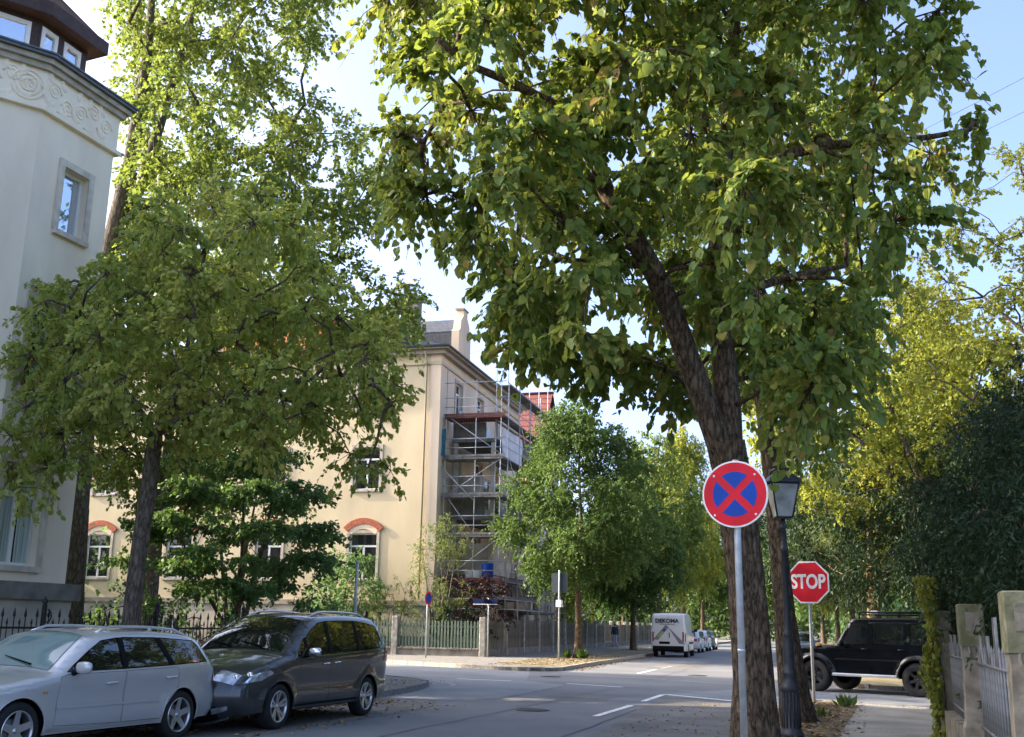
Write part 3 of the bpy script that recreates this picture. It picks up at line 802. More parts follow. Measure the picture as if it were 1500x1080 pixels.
# ---- balcony tower and scaffold on the street side
bt = empty('balcony_tower', far(HU, HV), FAR_A, 'stacked balconies with dark ribbed parapets on the yellow house', 'balcony')
for zf in (11.55, 7.3, 3.2):
    mb = MB(); mb.box(0.15, 2.7, 1.9, 13.0, zf - 0.18, zf)
    fl = mb.build('balcony_floor', 'deck_grey', bt)
    for (x0_, x1_, y0_, y1_, nn) in ((0.2, 2.1, 1.95, 1.99, 13), (2.64, 2.68, 4.3, 12.9, 34)):
        pb = MB()
        L_ = (x1_ - x0_) if nn == 13 else (y1_ - y0_)
        for k in range(nn):
            p = k / nn * L_; q = (k + 0.62) / nn * L_
            if nn == 13:
                pb.box(x0_ + p, x0_ + q, y0_ - 0.03, y1_, zf + 0.05, zf + 0.92)
            else:
                pb.box(x0_, x1_ + 0.03, y0_ + p, y0_ + q, zf + 0.05, zf + 0.92)
        pb.box(x0_, x1_, y0_ + 0.002, y1_ - 0.002, zf + 0.06, zf + 0.9) if nn == 13 else pb.box(x0_ + 0.002, x1_ - 0.002, y0_, y1_, zf + 0.06, zf + 0.9)
        pb.build('parapet', 'corrugated', fl)
    rb = MB(); rb.box(0.2, 2.7, 1.88, 1.96, zf + 0.93, zf + 0.99); rb.box(2.62, 2.7, 1.96, 13, zf + 0.93, zf + 0.99)
    rb.build('handrail', 'deck_red', fl)
for (x_, y_) in ((2.5, 2.1), (2.5, 7.5), (2.5, 12.8), (0.35, 2.1)):
    mb = MB(); mb.box(x_ - 0.11, x_ + 0.11, y_ - 0.11, y_ + 0.11, 0, 11.36)
    mb.build('column', 'plinth', bt)
mb = MB(); mb.box(0.05, 2.2, 2.6, 12.6, 3.25, 5.9); mb.box(0.05, 1.6, 2.6, 12.6, 7.35, 9.6)
mb.build('loggia_wall', 'plinth', bt)
for (y_, z_) in ((3.4, 7.9), (5.6, 7.9), (9, 7.9), (3.4, 12), (9, 12)):
    mb = MB(); mb.box(1.605, 1.63, y_, y_ + 0.9, z_, z_ + 1.5) if z_ < 10 else mb.box(0.02, 0.05, y_, y_ + 0.9, z_, z_ + 1.5)
    mb.build('loggia_window', 'glass', bt)

sc = empty('scaffold', far(HU, HV), FAR_A, 'grey tube scaffolding with plank decks wrapped round the balconies', 'scaffold')
TUBE_V = {}


def stick(name, a, b, r_=0.028, mt='galv', parent=None):
    mb_ = MB(); mb_.tube([a, b], r_, 6)
    return mb_.build(name, mt, parent)


decks = [(14.5, 'deck_grey'), (12.6, 'deck_red'), (10.35, 'deck_grey'), (8.3, 'deck_grey'), (6.2, 'deck_grey'), (3.85, 'deck_red'), (1.9, 'deck_grey')]
ys = [1.25, 3.7, 6.2, 8.7, 11.2, 13.7, 16.2]
xs = [2.85, 3.55]
for i, y in enumerate(ys):
    for x in xs:
        stick('standard', (x, y, 0.0), (x, y, 15.6 + (i % 3) * 0.9 if x < 3 else 14.4 + (i % 2) * 0.8), parent=sc)
for x, top in ((0.2, 15.4), (1.9, 14.6)):
    stick('standard', (x, 0.66, 0.0), (x, 0.66, top), parent=sc)
stick('standard', (3.3, 0.66, 0.0), (3.3, 0.66, 16.6), parent=sc)
for (z, mt) in decks:
    for (x0_, x1_) in (((0.1, 1.2), (1.22, 2.35), (2.37, 3.5)) if z < 14 else ()):
        mb = MB(); mb.bevbox(x0_, x1_, 0.6, 1.75, z - 0.12, z, 0.015)
        dk = mb.build('deck', mt, sc)
    for k in range(len(ys) - 1):
        mb = MB(); mb.bevbox(2.9, 3.5, ys[k] + (0.52 if k == 0 else 0.02), ys[k + 1] - 0.02, z - 0.07, z, 0.015)
        mb.build('deck', 'deck_grey', sc)
    # ledgers, guard rails on the end facing the crossing and along the street
    for dz in ((0.5, 1.0) if z < 14 else (-0.05,)):
        stick('ledger', (0.1, 0.62, z + dz), (3.6, 0.62, z + dz), 0.024, parent=sc)
        stick('ledger', (3.58, 0.9, z + dz), (3.58, 16.4, z + dz), 0.024, parent=sc)
    stick('ledger', (2.82, 1.0, z - 0.1), (2.82, 16.4, z - 0.1), 0.024, parent=sc)
    if z < 14:
        tb = MB(); tb.box(0.1, 3.55, 0.57, 0.6, z + 0.005, z + 0.13)
        tb.build('toe_board', mt, sc)
zz = [14.5, 12.6, 10.35, 8.3, 6.2, 3.85, 1.9, 0.05]
for k in range(len(zz) - 1):
    a, b = (0.3, 3.5) if k % 2 else (3.5, 0.3)
    if k > 0:
        stick('brace', (a, 0.68, zz[k]), (b if k % 3 else (a + b) / 2, 0.68, zz[k + 1]), 0.024, parent=sc)
    for j in range(len(ys) - 1):
        if (k + j) % 2 == 0 and k > 0:
            y0_, y1_ = (ys[j], ys[j + 1]) if (k // 2 + j) % 2 else (ys[j + 1], ys[j])
            stick('brace', (3.61, y0_, zz[k]), (3.61, y1_, zz[k + 1]), 0.024, parent=sc)
stick('brace', (-0.05, 0.55, 9.9), (1.9, 0.55, 8.0), 0.03, parent=sc)
# sheeting and tarp hung on the scaffold, material on the decks
def cloth_panel(name, T, a0, a1, z0, z1, mt, amp, label, cat, root):
    mb_ = MB(); n, m_ = 14, 8; vs = []
    for i in range(n + 1):
        for j in range(m_ + 1):
            a = a0 + (a1 - a0) * i / n; z = z0 + (z1 - z0) * j / m_
            vs.append(T(a, amp * (math.sin(i * 1.3) * (1 - j / m_ * 0.7) + 0.5 * math.sin(i * 0.6 + j)), z + 0.04 * math.sin(i * 0.9) * (1 - j / m_)))
    k = len(vs)
    vs2 = [(p[0] + 0.01, p[1] + 0.01, p[2]) for p in vs]
    fs = [];  w_ = m_ + 1
    for i in range(n):
        for j in range(m_):
            fs.append((i * w_ + j, (i + 1) * w_ + j, (i + 1) * w_ + j + 1, i * w_ + j + 1))
            fs.append((k + i * w_ + j + 1, k + (i + 1) * w_ + j + 1, k + (i + 1) * w_ + j, k + i * w_ + j))
    mb_.add(vs + vs2, fs, True)
    o = mb_.build(name, mt, None, root.location, (0, 0, FAR_A))
    return tag(o, label, cat)


cloth_panel('tarpaulin', lambda a, b, z: (a, 0.5 + b, z), -0.25, 0.25, 10.4, 11.9, 'teal', 0.05, 'teal tarpaulin hanging at the house corner on the scaffold', 'tarpaulin', sc)
cloth_panel('dust_sheet', lambda a, b, z: (3.0 + b, a, z), 2.0, 6.5, 10.4, 12.2, 'sheet_white', 0.05, 'white dust sheet hung inside the upper scaffold bays', 'sheet', sc)
for k, (x, y, z, mt, sx, h, lb) in enumerate([(2.6, 1.1, 3.85, 'sign_blue', 0.3, 0.9, 'blue plastic drum standing on the red scaffold deck'), (1.6, 1.2, 3.85, 'sheet_white', 0.26, 0.55, 'white bucket on the red scaffold deck beside a second bucket'), (2.1, 1.0, 3.85, 'sheet_white', 0.24, 0.5, 'white bucket beside the blue drum on the scaffold deck')]):
    mb = MB(); mb.lathe([(0.001, 0), (sx, 0), (sx * 1.04, 0.03), (sx * 1.02, h * 0.5), (sx * 1.06, h * 0.94), (sx * 0.98, h), (sx * 0.9, h - 0.05), (0.001, h - 0.05)], 14)
    o = mb.build('drum' if k == 0 else 'bucket', mt, None, Vector(far(HU, HV, z)) + Matrix.Rotation(FAR_A, 3, 'Z') @ Vector((x, y, 0)))
    tag(o, lb, 'drum' if k == 0 else 'bucket')

# ---- the white house on the left: street face, chamfered face, end face
WX, WY = -17.0, 19.1
wh = empty('villa', (WX, WY, 0), 0, 'white rendered villa with frieze, sandstone window surrounds and brown attic roof', 'building')
CH = -2.35                     # chamfer starts 2.35 m before the far corner
cd = Vector((-math.sin(R(33)), -math.cos(R(33)), 0)); cn = Vector((math.cos(R(33)), -math.sin(R(33)), 0))
# near the camera the wall turns away: direction cd, outward normal cn
TW = lambda a, b, z: (b, -a, z)                                    # a from the far corner towards the camera
TC = lambda a, b, z: (cd.x * a + cn.x * b, CH + cd.y * a + cn.y * b, z)
TE = lambda a, b, z: (-a, b, z)
WZ = 12.4
o1 = [(0.72, 1.5, 9.95, 11.45), (0.85, 1.95, 6.3, 8.2), (0.95, 2.1, 2.62, 4.7)]
o2 = [(1.3, 2.5, 9.95, 11.45), (1.3, 2.5, 6.3, 8.2), (1.0, 2.6, 2.62, 4.7)]
mb = MB(); wall(mb, TW, 0, -CH, 2.3, WZ, o1); wall(mb, TC, 0, 5.0, 2.3, WZ, o2)
mb.add([TE(0, 0, 0), TE(12, 0, 0), TE(12, 0, 13.5), TE(0, 0, 13.5)], [(0, 1, 2, 3)])
pe = TC(5.0, 0, 0)
# beyond the chamfer an unseen wing is added along the street to shade the right pavement
wy = pe[1] - 24
mb.add([(pe[0], pe[1], 0), (pe[0], wy, 0), (pe[0], wy, 14.9), (pe[0], pe[1], 14.9)], [(0, 1, 2, 3)])
mb.add([(pe[0], wy, 0), (-12, wy, 0), (-12, wy, 14.9), (pe[0], wy, 14.9)], [(0, 1, 2, 3)])
mb.add([(-12, 0, 0), (-12, wy, 0), (-12, wy, 14.9), (-12, 0, 14.9)], [(0, 1, 2, 3)])
mb.build('wall', 'white_wall', wh)


def band(name, b, z0, z1, mt, root, inner=0.0, extra=0.0):
    """a course that runs round street face, chamfer and a little of the end face, mitred at the corners"""
    kk = math.tan(R(33) / 2)
    m_ = MB()
    def ring(bb):
        return [TE(6, bb, 0), (bb, bb, 0), TW(-CH + bb * kk, bb, 0), TC(5.0, bb, 0)]
    o_, i_ = ring(b), ring(inner)
    vs = []
    for p, q in zip(o_, i_):
        vs += [(p[0], p[1], z0), (p[0], p[1], z1), (q[0], q[1], z0), (q[0], q[1], z1)]
    fs = []
    for k in range(3):
        a, c = 4 * k, 4 * k + 4
        fs += [(a, c, c + 1, a + 1), (a + 1, c + 1, c + 3, a + 3), (a, a + 2, c + 2, c)]
    fs += [(0, 1, 3, 2), (12, 14, 15, 13)]
    m_.add(vs, fs)
    return m_.build(name, mt, root)


band('plinth', 0.12, 0, 1.95, 'plinth', wh)
band('plinth_ledge', 0.24, 1.95, 2.3, 'grey_stone', wh, -0.02)
fz = band('frieze', 0.04, WZ + 0.1, 13.35, 'white_wall', wh, -0.1)
band('frieze_ledge', 0.12, WZ, WZ + 0.1, 'white_wall', wh, -0.02)
band('cornice', 0.14, 13.35, 13.48, 'sand_trim', wh, -0.1)
band('cornice', 0.22, 13.482, 13.6, 'sand_trim', wh, -0.1)
band('gutter', 0.3, 13.602, 13.7, 'zinc', wh, -0.1)
band('gutter_lip', 0.33, 13.67, 13.71, 'zinc', wh, 0.301)
# relief scrollwork on the frieze


def scroll(T, ac, zc, r_, turns, sgn, root):
    pts = []; rad = []
    n = 34
    for k in range(n + 1):
        t = k / n; an_ = t * turns * 2 * PI
        rr = r_ * (1 - 0.85 * t)
        pts.append(T(ac + sgn * rr * math.cos(an_), 0.045, zc + rr * math.sin(an_))); rad.append(0.024 * (1 - 0.4 * t))
    m_ = MB(); m_.tube(pts, rad, 6)
    return m_.build('scrollwork', 'white_wall', root)


def leaf_relief(T, ac, zc, L_, ang, root):
    m_ = MB(); vs = []
    for k in range(9):
        t = k / 8; w_ = 0.09 * math.sin(PI * min(1, t * 0.92 + 0.08)) * (1 + 0.25 * math.sin(k * 2.6))
        ca, za = ac + L_ * t * math.cos(ang + 0.7 * t), zc + L_ * t * math.sin(ang + 0.7 * t)
        nx, nz = -math.sin(ang + 0.7 * t), math.cos(ang + 0.7 * t)
        vs += [T(ca + nx * w_, 0.041, za + nz * w_), T(ca, 0.09, za), T(ca - nx * w_, 0.041, za - nz * w_)]
    fs = []
    for k in range(8):
        i = 3 * k
        fs += [(i, i + 1, i + 4, i + 3), (i + 1, i + 2, i + 5, i + 4)]
    m_.add(vs, fs, True)
    return m_.build('leaf_ornament', 'white_wall', root)


zc = WZ + 0.52
for (T, a0_, a1_) in ((TW, 0.15, -CH), (TC, 0.0, 4.8)):
    n = int((a1_ - a0_) / 0.42)
    for k in range(n):
        a = a0_ + 0.25 + k * 0.42
        scroll(T, a, zc + 0.16 * math.sin(k * 1.7), 0.2, 1.9, 1 if k % 2 else -1, fz)
        leaf_relief(T, a + 0.1, zc + 0.22, 0.36, 0.5 + (k % 3) * 0.4, fz)
        leaf_relief(T, a, zc - 0.25, 0.34, -0.4 - (k % 2) * 0.6, fz)
# a rosette on the bend
for r_ in (0.34, 0.24, 0.14):
    m_ = MB(); m_.tube([TC(0.35 + r_ * math.cos(t * PI / 9), 0.045, zc + r_ * math.sin(t * PI / 9)) for t in range(19)], 0.03, 6)
    m_.build('rosette', 'white_wall', fz)
for (T, oo) in ((TW, o1), (TC, o2)):
    for k, (p, q, s, t) in enumerate(oo):
        w1 = window(wh, T, p, q, s, t, glass='glass_blue' if k == 0 else 'glass', trans=0 if k == 0 else 0.7, mull=0 if k == 0 else 1, surround='villa_trim', sill='villa_trim', curtain='curtain' if k == 2 else None, depth=0.18)
# attic: set back wall with white windows under a deep brown eave
AB = -0.45
for (T, a0_, a1_, lst) in ((TW, 0.75, -CH - 0.1, [(0.95, 1.5), (1.7, 2.2)]), (TC, 0.15, 5.0, [(0.35, 1.2), (1.6, 2.5), (2.9, 3.8)])):
    TA = (lambda T_: (lambda a, b, z: T_(a, b + AB, z)))(T)
    op = [(p, q, 13.9, 14.66) for p, q in lst]
    m_ = MB(); wall(m_, TA, a0_, a1_, 13.6, 14.85, op, 0.1)
    if T is TW: m_.add([TA(a0_, 0, 13.6), TA(a0_, -3, 13.6), TA(a0_, -3, 14.85), TA(a0_, 0, 14.85)], [(0, 1, 2, 3)])
    m_.build('attic_wall', 'brown_wood', wh)
    for (p, q, s, t) in op:
        window(wh, TA, p, q, s, t, glass='glass_blue', trans=0, mull=0, fw_=0.1, depth=0.0, sill=None)
TA_TW = lambda a, b, z: TW(a, b, z)
m_ = MB()
ring = [TE(3.5, -0.2, 0), (-0.08, -0.5, 0), TW(-CH + 0.0, -0.08, 0), TC(5.2, -0.08, 0), (-7, -7, 0), (-7, -1, 0)]
vs = [(p[0], p[1], 14.82) for p in ring[:4]] + [(p[0], p[1], 15.05) for p in ring[:4]]
top = [(-2.6, -1.9, 17.2), (-1.9, -2.6, 17.2), (-2.0, -3.6, 17.2), (-3.8, -7.2, 17.2)]
m_.add([(pe[0] + 0.3, pe[1], 14.95), (pe[0] + 0.3, pe[1] - 24, 14.95), (-7, pe[1] - 24, 15.8), (-7, pe[1] - 1, 15.8), (-12.3, pe[1] - 24, 14.95), (-12.3, 0, 14.95)], [(0, 1, 2, 3), (3, 2, 4, 5)])  # roof of the unseen wing, kept low so sun reaches the linden crown
m_.add(vs + top, [(0, 1, 5, 4), (1, 2, 6, 5), (2, 3, 7, 6), (4, 5, 9, 8), (5, 6, 10, 9), (6, 7, 11, 10), (3, 2, 1, 0)])
rfw = m_.build('roof', 'tile_brown', wh)
m_ = MB(); vs = []
for p in ring[:4]:
    vs += [(p[0] * 1.0 + 0.02, p[1], 14.78), (p[0] + 0.02, p[1], 15.1)]
m_.add(vs, [(0, 2, 3, 1), (2, 4, 5, 3), (4, 6, 7, 5)])
inner = [TE(3.5, -1.2, 0), (-1.2, -1.2, 0), TW(-CH, -1.2, 0), TC(5.2, -1.2, 0)]
vs = [(p[0], p[1], 14.8) for p in ring[:4]] + [(p[0], p[1], 14.8) for p in inner]
m_.add(vs, [(0, 1, 5, 4), (1, 2, 6, 5), (2, 3, 7, 6)])
m_.build('eave_board', 'brown_wood', rfw)

# ---- pale house with orange roof behind the right hand trees
rh = empty('garden_house', (9.6, 44.0, 0), R(8), 'pale rendered house with orange tiled roof among the right hand trees', 'building')
mb = MB(); mb.prism([(0, 0), (12, 0), (12, 12.6), (6, 17.2), (0, 12.6)], 0, 11, lambda a, z, b: (a, b, z))
mb.build('wall', 'yellow_wall', rh)
for s in (-1, 1):
    for k in range(10):
        t0, t1 = k / 10, (k + 1) / 10
        X = lambda t: 6 + s * (6.6 - 6.6 * t)
        Z = lambda t: 12.15 + 5.15 * t
        c = MB(); c.add([(X(t0), -0.5, Z(t0) + 0.07), (X(t0), 11.5, Z(t0) + 0.07), (X(t1), 11.5, Z(t1) + 0.02), (X(t1), -0.5, Z(t1) + 0.02), (X(t0), -0.5, Z(t0)), (X(t0), 11.5, Z(t0))], [(0, 1, 2, 3), (0, 4, 5, 1)])
        c.build('tile_course', 'tile_orange', rh)
for a in (1.6, 4.2, 7.2, 9.8):
    for z in (5.2, 9.0):
        window(rh, lambda a_, b, z_: (a_, -b - 0.2, z_), a, a + 1.1, z, z + 1.9)

# ---- unseen house added behind the villa to keep the sun off the side street
nb_ = empty('shading_house', (-45.0, 21.0, 0), R(-6), 'unseen grey house added behind the villa to shade the side street', 'building')
nops = [(a, a + 1.2, z, z + 2.0) for a in (1.5, 4.4, 7.3, 10.2) for z in (2.6, 6.4, 10.2)]
mb = MB(); wall(mb, lambda a, b, z: (13 + b, a, z), 0, 13, 0, 13.5, nops); wall(mb, lambda a, b, z: (13 - a, 13 + b, z), 0, 13, 0, 13.5, nops)
mb.box(0, 0.02, 0, 13, 0, 13.5); mb.box(0.02, 13, 0, 0.02, 0, 13.5)
mb.build('wall', 'plinth', nb_)
for o_ in nops:
    window(nb_, lambda a, b, z: (13 + b, a, z), *o_); window(nb_, lambda a, b, z: (13 - a, 13 + b, z), *o_)
mb = MB(); mb.add([(-0.5, -0.5, 13.5), (13.5, -0.5, 13.5), (13.5, 13.5, 13.5), (-0.5, 13.5, 13.5), (3, 3, 16.8), (10, 3, 16.8), (10, 10, 16.8), (3, 10, 16.8)], [(0, 1, 5, 4), (1, 2, 6, 5), (2, 3, 7, 6), (3, 0, 4, 7), (4, 5, 6, 7), (3, 2, 1, 0)])
mb.build('roof', 'slate', nb_)


# ================================================================== fences
# green picket fence in front of the yellow house
FV, FU = 11.5, -5.7
pf = empty('picket_fence', far(FU, FV), FAR_A, 'green wooden picket fence on a low stone base at the yellow house corner', 'fence')
mb = MB(); mb.box(-13.2, 0.1, -0.12, 0.12, 0.1, 0.42)
bs = mb.build('stone_base', 'grey_stone', pf)
for k in range(22):                      # capping stones of the base
    mb = MB(); mb.bevbox(-13.1 + k * 0.6, -13.1 + k * 0.6 + 0.585, -0.16, 0.16, 0.42, 0.5, 0.012)
    mb.build('coping_stone', 'grey_stone', bs)
mb = MB()
mb.add([(-0.045, -0.012, 0), (0.045, -0.012, 0), (0.045, -0.012, 1.22), (0.0, -0.012, 1.3), (-0.045, -0.012, 1.22), (-0.045, 0.012, 0), (0.045, 0.012, 0), (0.045, 0.012, 1.22), (0.0, 0.012, 1.3), (-0.045, 0.012, 1.22)],
       [(0, 1, 2, 3, 4), (9, 8, 7, 6, 5), (0, 5, 6, 1), (1, 6, 7, 2), (2, 7, 8, 3), (3, 8, 9, 4), (4, 9, 5, 0)])
pick = mb.mesh('picket', 'fence_green')
k = 0; x = -0.25
posts_x = [0.0, -4.45, -8.9, -13.2]
while x > -13.1:
    if min(abs(x - p) for p in posts_x) > 0.2:
        link('picket', pick, pf, (x, -0.06, 0.5 + random.uniform(-0.015, 0.02)), (0, random.uniform(-0.015, 0.015), 0), (1, 1, random.uniform(0.97, 1.02)))
    x -= 0.165
for z in (0.75, 1.45):
    mb = MB(); mb.box(-13.2, 0, -0.045, 0.0, z, z + 0.09)
    mb.build('rail', 'fence_green', pf)
mb = MB(); mb.box(-13.1, -0.2, 0.003, 0.03, 0.55, 1.0)
mb.build('backing_board', 'fence_green', pf)
for p in posts_x:
    mb = MB(); mb.bevbox(p - 0.15, p + 0.15, -0.17, 0.13, 0.1, 1.95, 0.03)
    mb.build('post', 'concrete_post', pf)
# board fence along the street
bf = empty('board_fence', far(FU, FV + 0.3), FAR_A, 'weathered vertical board fence with pale posts along the street pavement', 'fence')
mb = MB()
mb.add([(-0.012, -0.07, 0), (0.012, -0.07, 0), (0.012, 0.07, 0), (-0.012, 0.07, 0), (-0.012, -0.07, 1.35), (0.012, -0.07, 1.35), (0.012, 0.07, 1.35), (-0.012, 0.07, 1.35)],
       [(0, 3, 2, 1), (4, 5, 6, 7), (0, 1, 5, 4), (1, 2, 6, 5), (2, 3, 7, 6), (3, 0, 4, 7)])
brd = mb.mesh('board', 'fence_brown')
y = 0.2; n = 0
while n < 230:
    if abs((y + 0.07) % 3.6 - 1.8) < 1.7:
        link('board', brd, bf, (random.uniform(-0.012, 0.012), y, 0.45 + random.uniform(-0.02, 0.02)), None, (1, 1, random.uniform(0.95, 1.03)))
    y += 0.155; n += 1
mb = MB()
while y < 75:
    mb.box(-0.012, 0.012, y, y + 0.145, 0.45, 1.8 + random.uniform(-0.03, 0.03)); y += 0.155
o = mb.build('boards', 'fence_brown', bf); o['kind'] = 'stuff'
mb = MB(); mb.box(-0.14, 0.12, 0.0, 75, 0.1, 0.45)
mb.build('stone_base', 'grey_stone', bf)
for z in (0.7, 1.5):
    mb = MB(); mb.box(-0.07, -0.02, 0, 75, z, z + 0.08)
    mb.build('rail', 'fence_brown', bf)
for k in range(1, 22):
    mb = MB(); mb.bevbox(-0.08, 0.17, k * 3.6 - 0.12, k * 3.6 + 0.12, 0.1, 2.05, 0.03)
    mb.build('post', 'concrete_post', bf)

# black iron fence of the villa garden
IX = -14.05
ifn = empty('iron_fence', (IX, 6.0, 0.1), 0, 'black wrought iron garden fence with spear tips behind the parked cars', 'fence')
mb = MB(); mb.box(-0.14, 0.14, 0, 22.5, 0.02, 0.42)
mb.build('stone_base', 'grey_stone', ifn)
mb = MB()
mb.tube([(0, 0, 0.3), (0, 0, 1.5)], 0.011, 5)
mb.lathe([(0.011, 1.49), (0.026, 1.52), (0.024, 1.55), (0.001, 1.66)], 5)
bar = mb.mesh('bar', 'iron')
mb = MB(); mb.tube([(0, 0, 0.3), (0, 0, 1.38)], 0.01, 5); mb.lathe([(0.01, 1.37), (0.022, 1.4), (0.001, 1.48)], 5)
bar2 = mb.mesh('bar', 'iron')
for k in range(168):
    link('bar', bar if k % 2 else bar2, ifn, (0, 0.1 + k * 0.132, 0), (random.uniform(-.01, .01), 0, 0))
for z in (0.55, 1.3):
    mb = MB(); mb.box(-0.02, 0.02, 0, 22.4, z, z + 0.035)
    mb.build('rail', 'iron', ifn)
for k in range(8):
    mb = MB(); mb.bevbox(-0.035, 0.035, k * 3.1 + 0.02, k * 3.1 + 0.09, 0.3, 1.72, 0.01); mb.lathe([(0.02, 1.7), (0.05, 1.75), (0.02, 1.83), (0.001, 1.86)], 8, (0, k * 3.1 + 0.055, 0))
    # scroll beside each post
    mb.tube([(0, k * 3.1 + 0.14 + 0.12 * math.sin(t * 0.5) * (1 - t / 16), 1.5 + 0.13 * math.cos(t * 0.5) * (1 - t / 20)) for t in range(13)], 0.012, 5)
    mb.build('post', 'iron', ifn)

# stone piers and grey iron railings on the right
PX = 0.68
rl = empty('railing_fence', (0.98, 4.9, 0.12), R(1.4), 'grey iron railing between mossy stone piers along the right pavement', 'fence')
mb = MB(); mb.box(-0.1, 0.16, -2, 12.2, 0.0, 0.42)
bs = mb.build('stone_base', 'pier', rl)
pier_y = [-0.1, 4.0, 8.1, 12.2, 16.4]


def pier(parent, y, mossy=True):
    mb_ = MB()
    # shaft: slightly tapering, deeper than wide
    w0, w1, d0, d1 = 0.125, 0.105, 0.14, 0.125
    vs = []
    for (z, wx, wy) in ((0.0, w0 + 0.03, d0 + 0.03), (0.5, w0 + 0.02, d0 + 0.02), (0.55, w0, d0), (1.28, w1, d1), (1.34, w1 + 0.01, d1 + 0.01)):
        vs += [(-wx, y - wy, z), (wx, y - wy, z), (wx, y + wy, z), (-wx, y + wy, z)]
    fs = [(3, 2, 1, 0)]
    for k_ in range(4):
        for i in range(4):
            fs.append((4 * k_ + i, 4 * k_ + (i + 1) % 4, 4 * k_ + 4 + (i + 1) % 4, 4 * k_ + 4 + i))
    fs.append((16, 17, 18, 19))
    mb_.add(vs, fs)
    p_ = mb_.build('pier', 'pier', parent)
    h = MB()
    h.bevbox(-0.13, 0.13, y - 0.15, y + 0.15, 1.345, 1.79, 0.012)
    h.build('pier_head', 'pier_moss', p_)
    h = MB(); h.box(-0.06, 0.085, y - 0.16, y - 0.151, 1.5, 1.7)
    h.build('inset_panel', 'pier', p_)
    h = MB()     # carved scroll bracket under the head, facing the pavement and the camera
    h.tube([(0.02 + 0.08 * math.cos(t * 0.42 + 1.2) * (1 - t / 22), y - 0.13, 1.3 + 0.13 * math.sin(t * 0.42 + 1.2) * (1 - t / 22)) for t in range(17)], 0.018, 6)
    h.build('scroll', 'pier', p_)
    return p_


for i, y in enumerate(pier_y[:4]):
    pier(rl, y)
mb = MB(); mb.tube([(0, 0, 0.42), (0, 0, 1.3)], 0.011, 5); mb.lathe([(0.0075, 1.29), (0.014, 1.32), (0.001, 1.37)], 5)
rb_ = mb.mesh('bar', 'fence_bar')
for i in range(3):
    y0_, y1_ = pier_y[i] + 0.2, pier_y[i + 1] - 0.2
    n = int((y1_ - y0_) / 0.21)
    for k in range(n):
        if i == 3 and k % 2: continue
        link('bar', rb_, rl, (0.03, y0_ + (k + 0.5) * (y1_ - y0_) / n, 0.0), (random.uniform(-.012, .012), 0, 0))
    for z in (0.52, 1.17):
        mb = MB(); mb.tube([(0.03, y0_ - 0.05, z), (0.03, y1_ + 0.05, z)], 0.017, 6)
        mb.lathe([(0.001, -0.03), (0.035, -0.02), (0.035, 0.02), (0.001, 0.03)], 8, (0.03, y0_ + 0.0, z), 'y')
        mb.build('rail', 'fence_bar', rl)
    for k in range(5):
        yc = y0_ + (k + 0.5) * (y1_ - y0_) / 5
        mb = MB(); w_ = 0.12; hh = 1.62 if k == 2 else 1.45
        mb.tube([(0.03, yc - w_, 1.17), (0.03, yc - w_, hh), (0.03, yc + w_, hh), (0.03, yc + w_, 1.17)], 0.01, 5)
        mb.tube([(0.03, yc, 1.17), (0.03, yc, hh)], 0.009, 5)
        mb.build('hoop', 'fence_bar', rl)

# ================================================================== signs and lamps
def pole_mesh(h, r_=0.03, mt='galv_pole'):
    mb_ = MB(); mb_.lathe([(0.001, -0.0), (r_, 0), (r_, h - 0.02), (r_ * 0.8, h), (0.001, h)], 14)
    return mb_


def disc(mb_, r_, y, th, n=48):
    mb_.lathe([(0.001, y), (r_, y), (r_, y + th), (0.001, y + th)], n, (0, 0, 0), 'y', False)


# no-stopping sign (faces local -y)
ns = empty('no_stopping_sign', (-1.3, 9.9, 0.12), R(-8), 'round red and blue no stopping sign on a grey pole before the linden trunk', 'sign')
mb = pole_mesh(3.0, 0.032); mb.lathe([(0.001, 1.28), (0.036, 1.28), (0.036, 1.31), (0.001, 1.31)], 12)
mb.build('pole', 'galv_pole', ns)
ZS = 2.68
mb = MB(); disc(mb, 0.305, -0.052, 0.008); mb.lathe([(0.285, -0.044), (0.305, -0.044), (0.305, -0.03), (0.285, -0.03)], 48, (0, 0, 0), 'y')
pl = mb.build('plate', 'sign_white', ns, (0, 0, ZS))
mb = MB(); disc(mb, 0.29, -0.0545, 0.002); mb.build('red_field', 'sign_red', pl)
for q in range(4):
    # four blue fields between the arms of the cross
    rr, hw_ = 0.205, 0.033
    base = q * PI / 2
    pts = []
    d = hw_ * math.sqrt(2)
    a_lim = math.asin(hw_ / rr)
    pts.append((d, 0.0))
    for k in range(11):
        t = -PI / 4 + a_lim + (PI / 2 - 2 * a_lim) * k / 10
        pts.append((rr * math.cos(t), rr * math.sin(t)))
    mb = MB(); cs, sn = math.cos(base), math.sin(base)
    mb.prism([(x * cs - z * sn, x * sn + z * cs) for x, z in pts], -0.0565, -0.055, lambda a, z, b: (a, b, z))
    mb.build('blue_field', 'sign_blue', pl)
for (x, z) in ((-0.19, 0.17), (0.19, 0.17), (-0.19, -0.19), (0.19, -0.19)):
    mb = MB(); mb.lathe([(0.001, -0.0595), (0.011, -0.0575), (0.011, -0.054)], 8, (x, 0, z), 'y')
    mb.build('rivet', 'sign_white', pl)
for z in (ZS - 0.15, ZS + 0.15):
    mb = MB(); mb.box(-0.05, 0.05, -0.04, 0.04, z - 0.015, z + 0.015)
    mb.build('clamp', 'galv', ns)

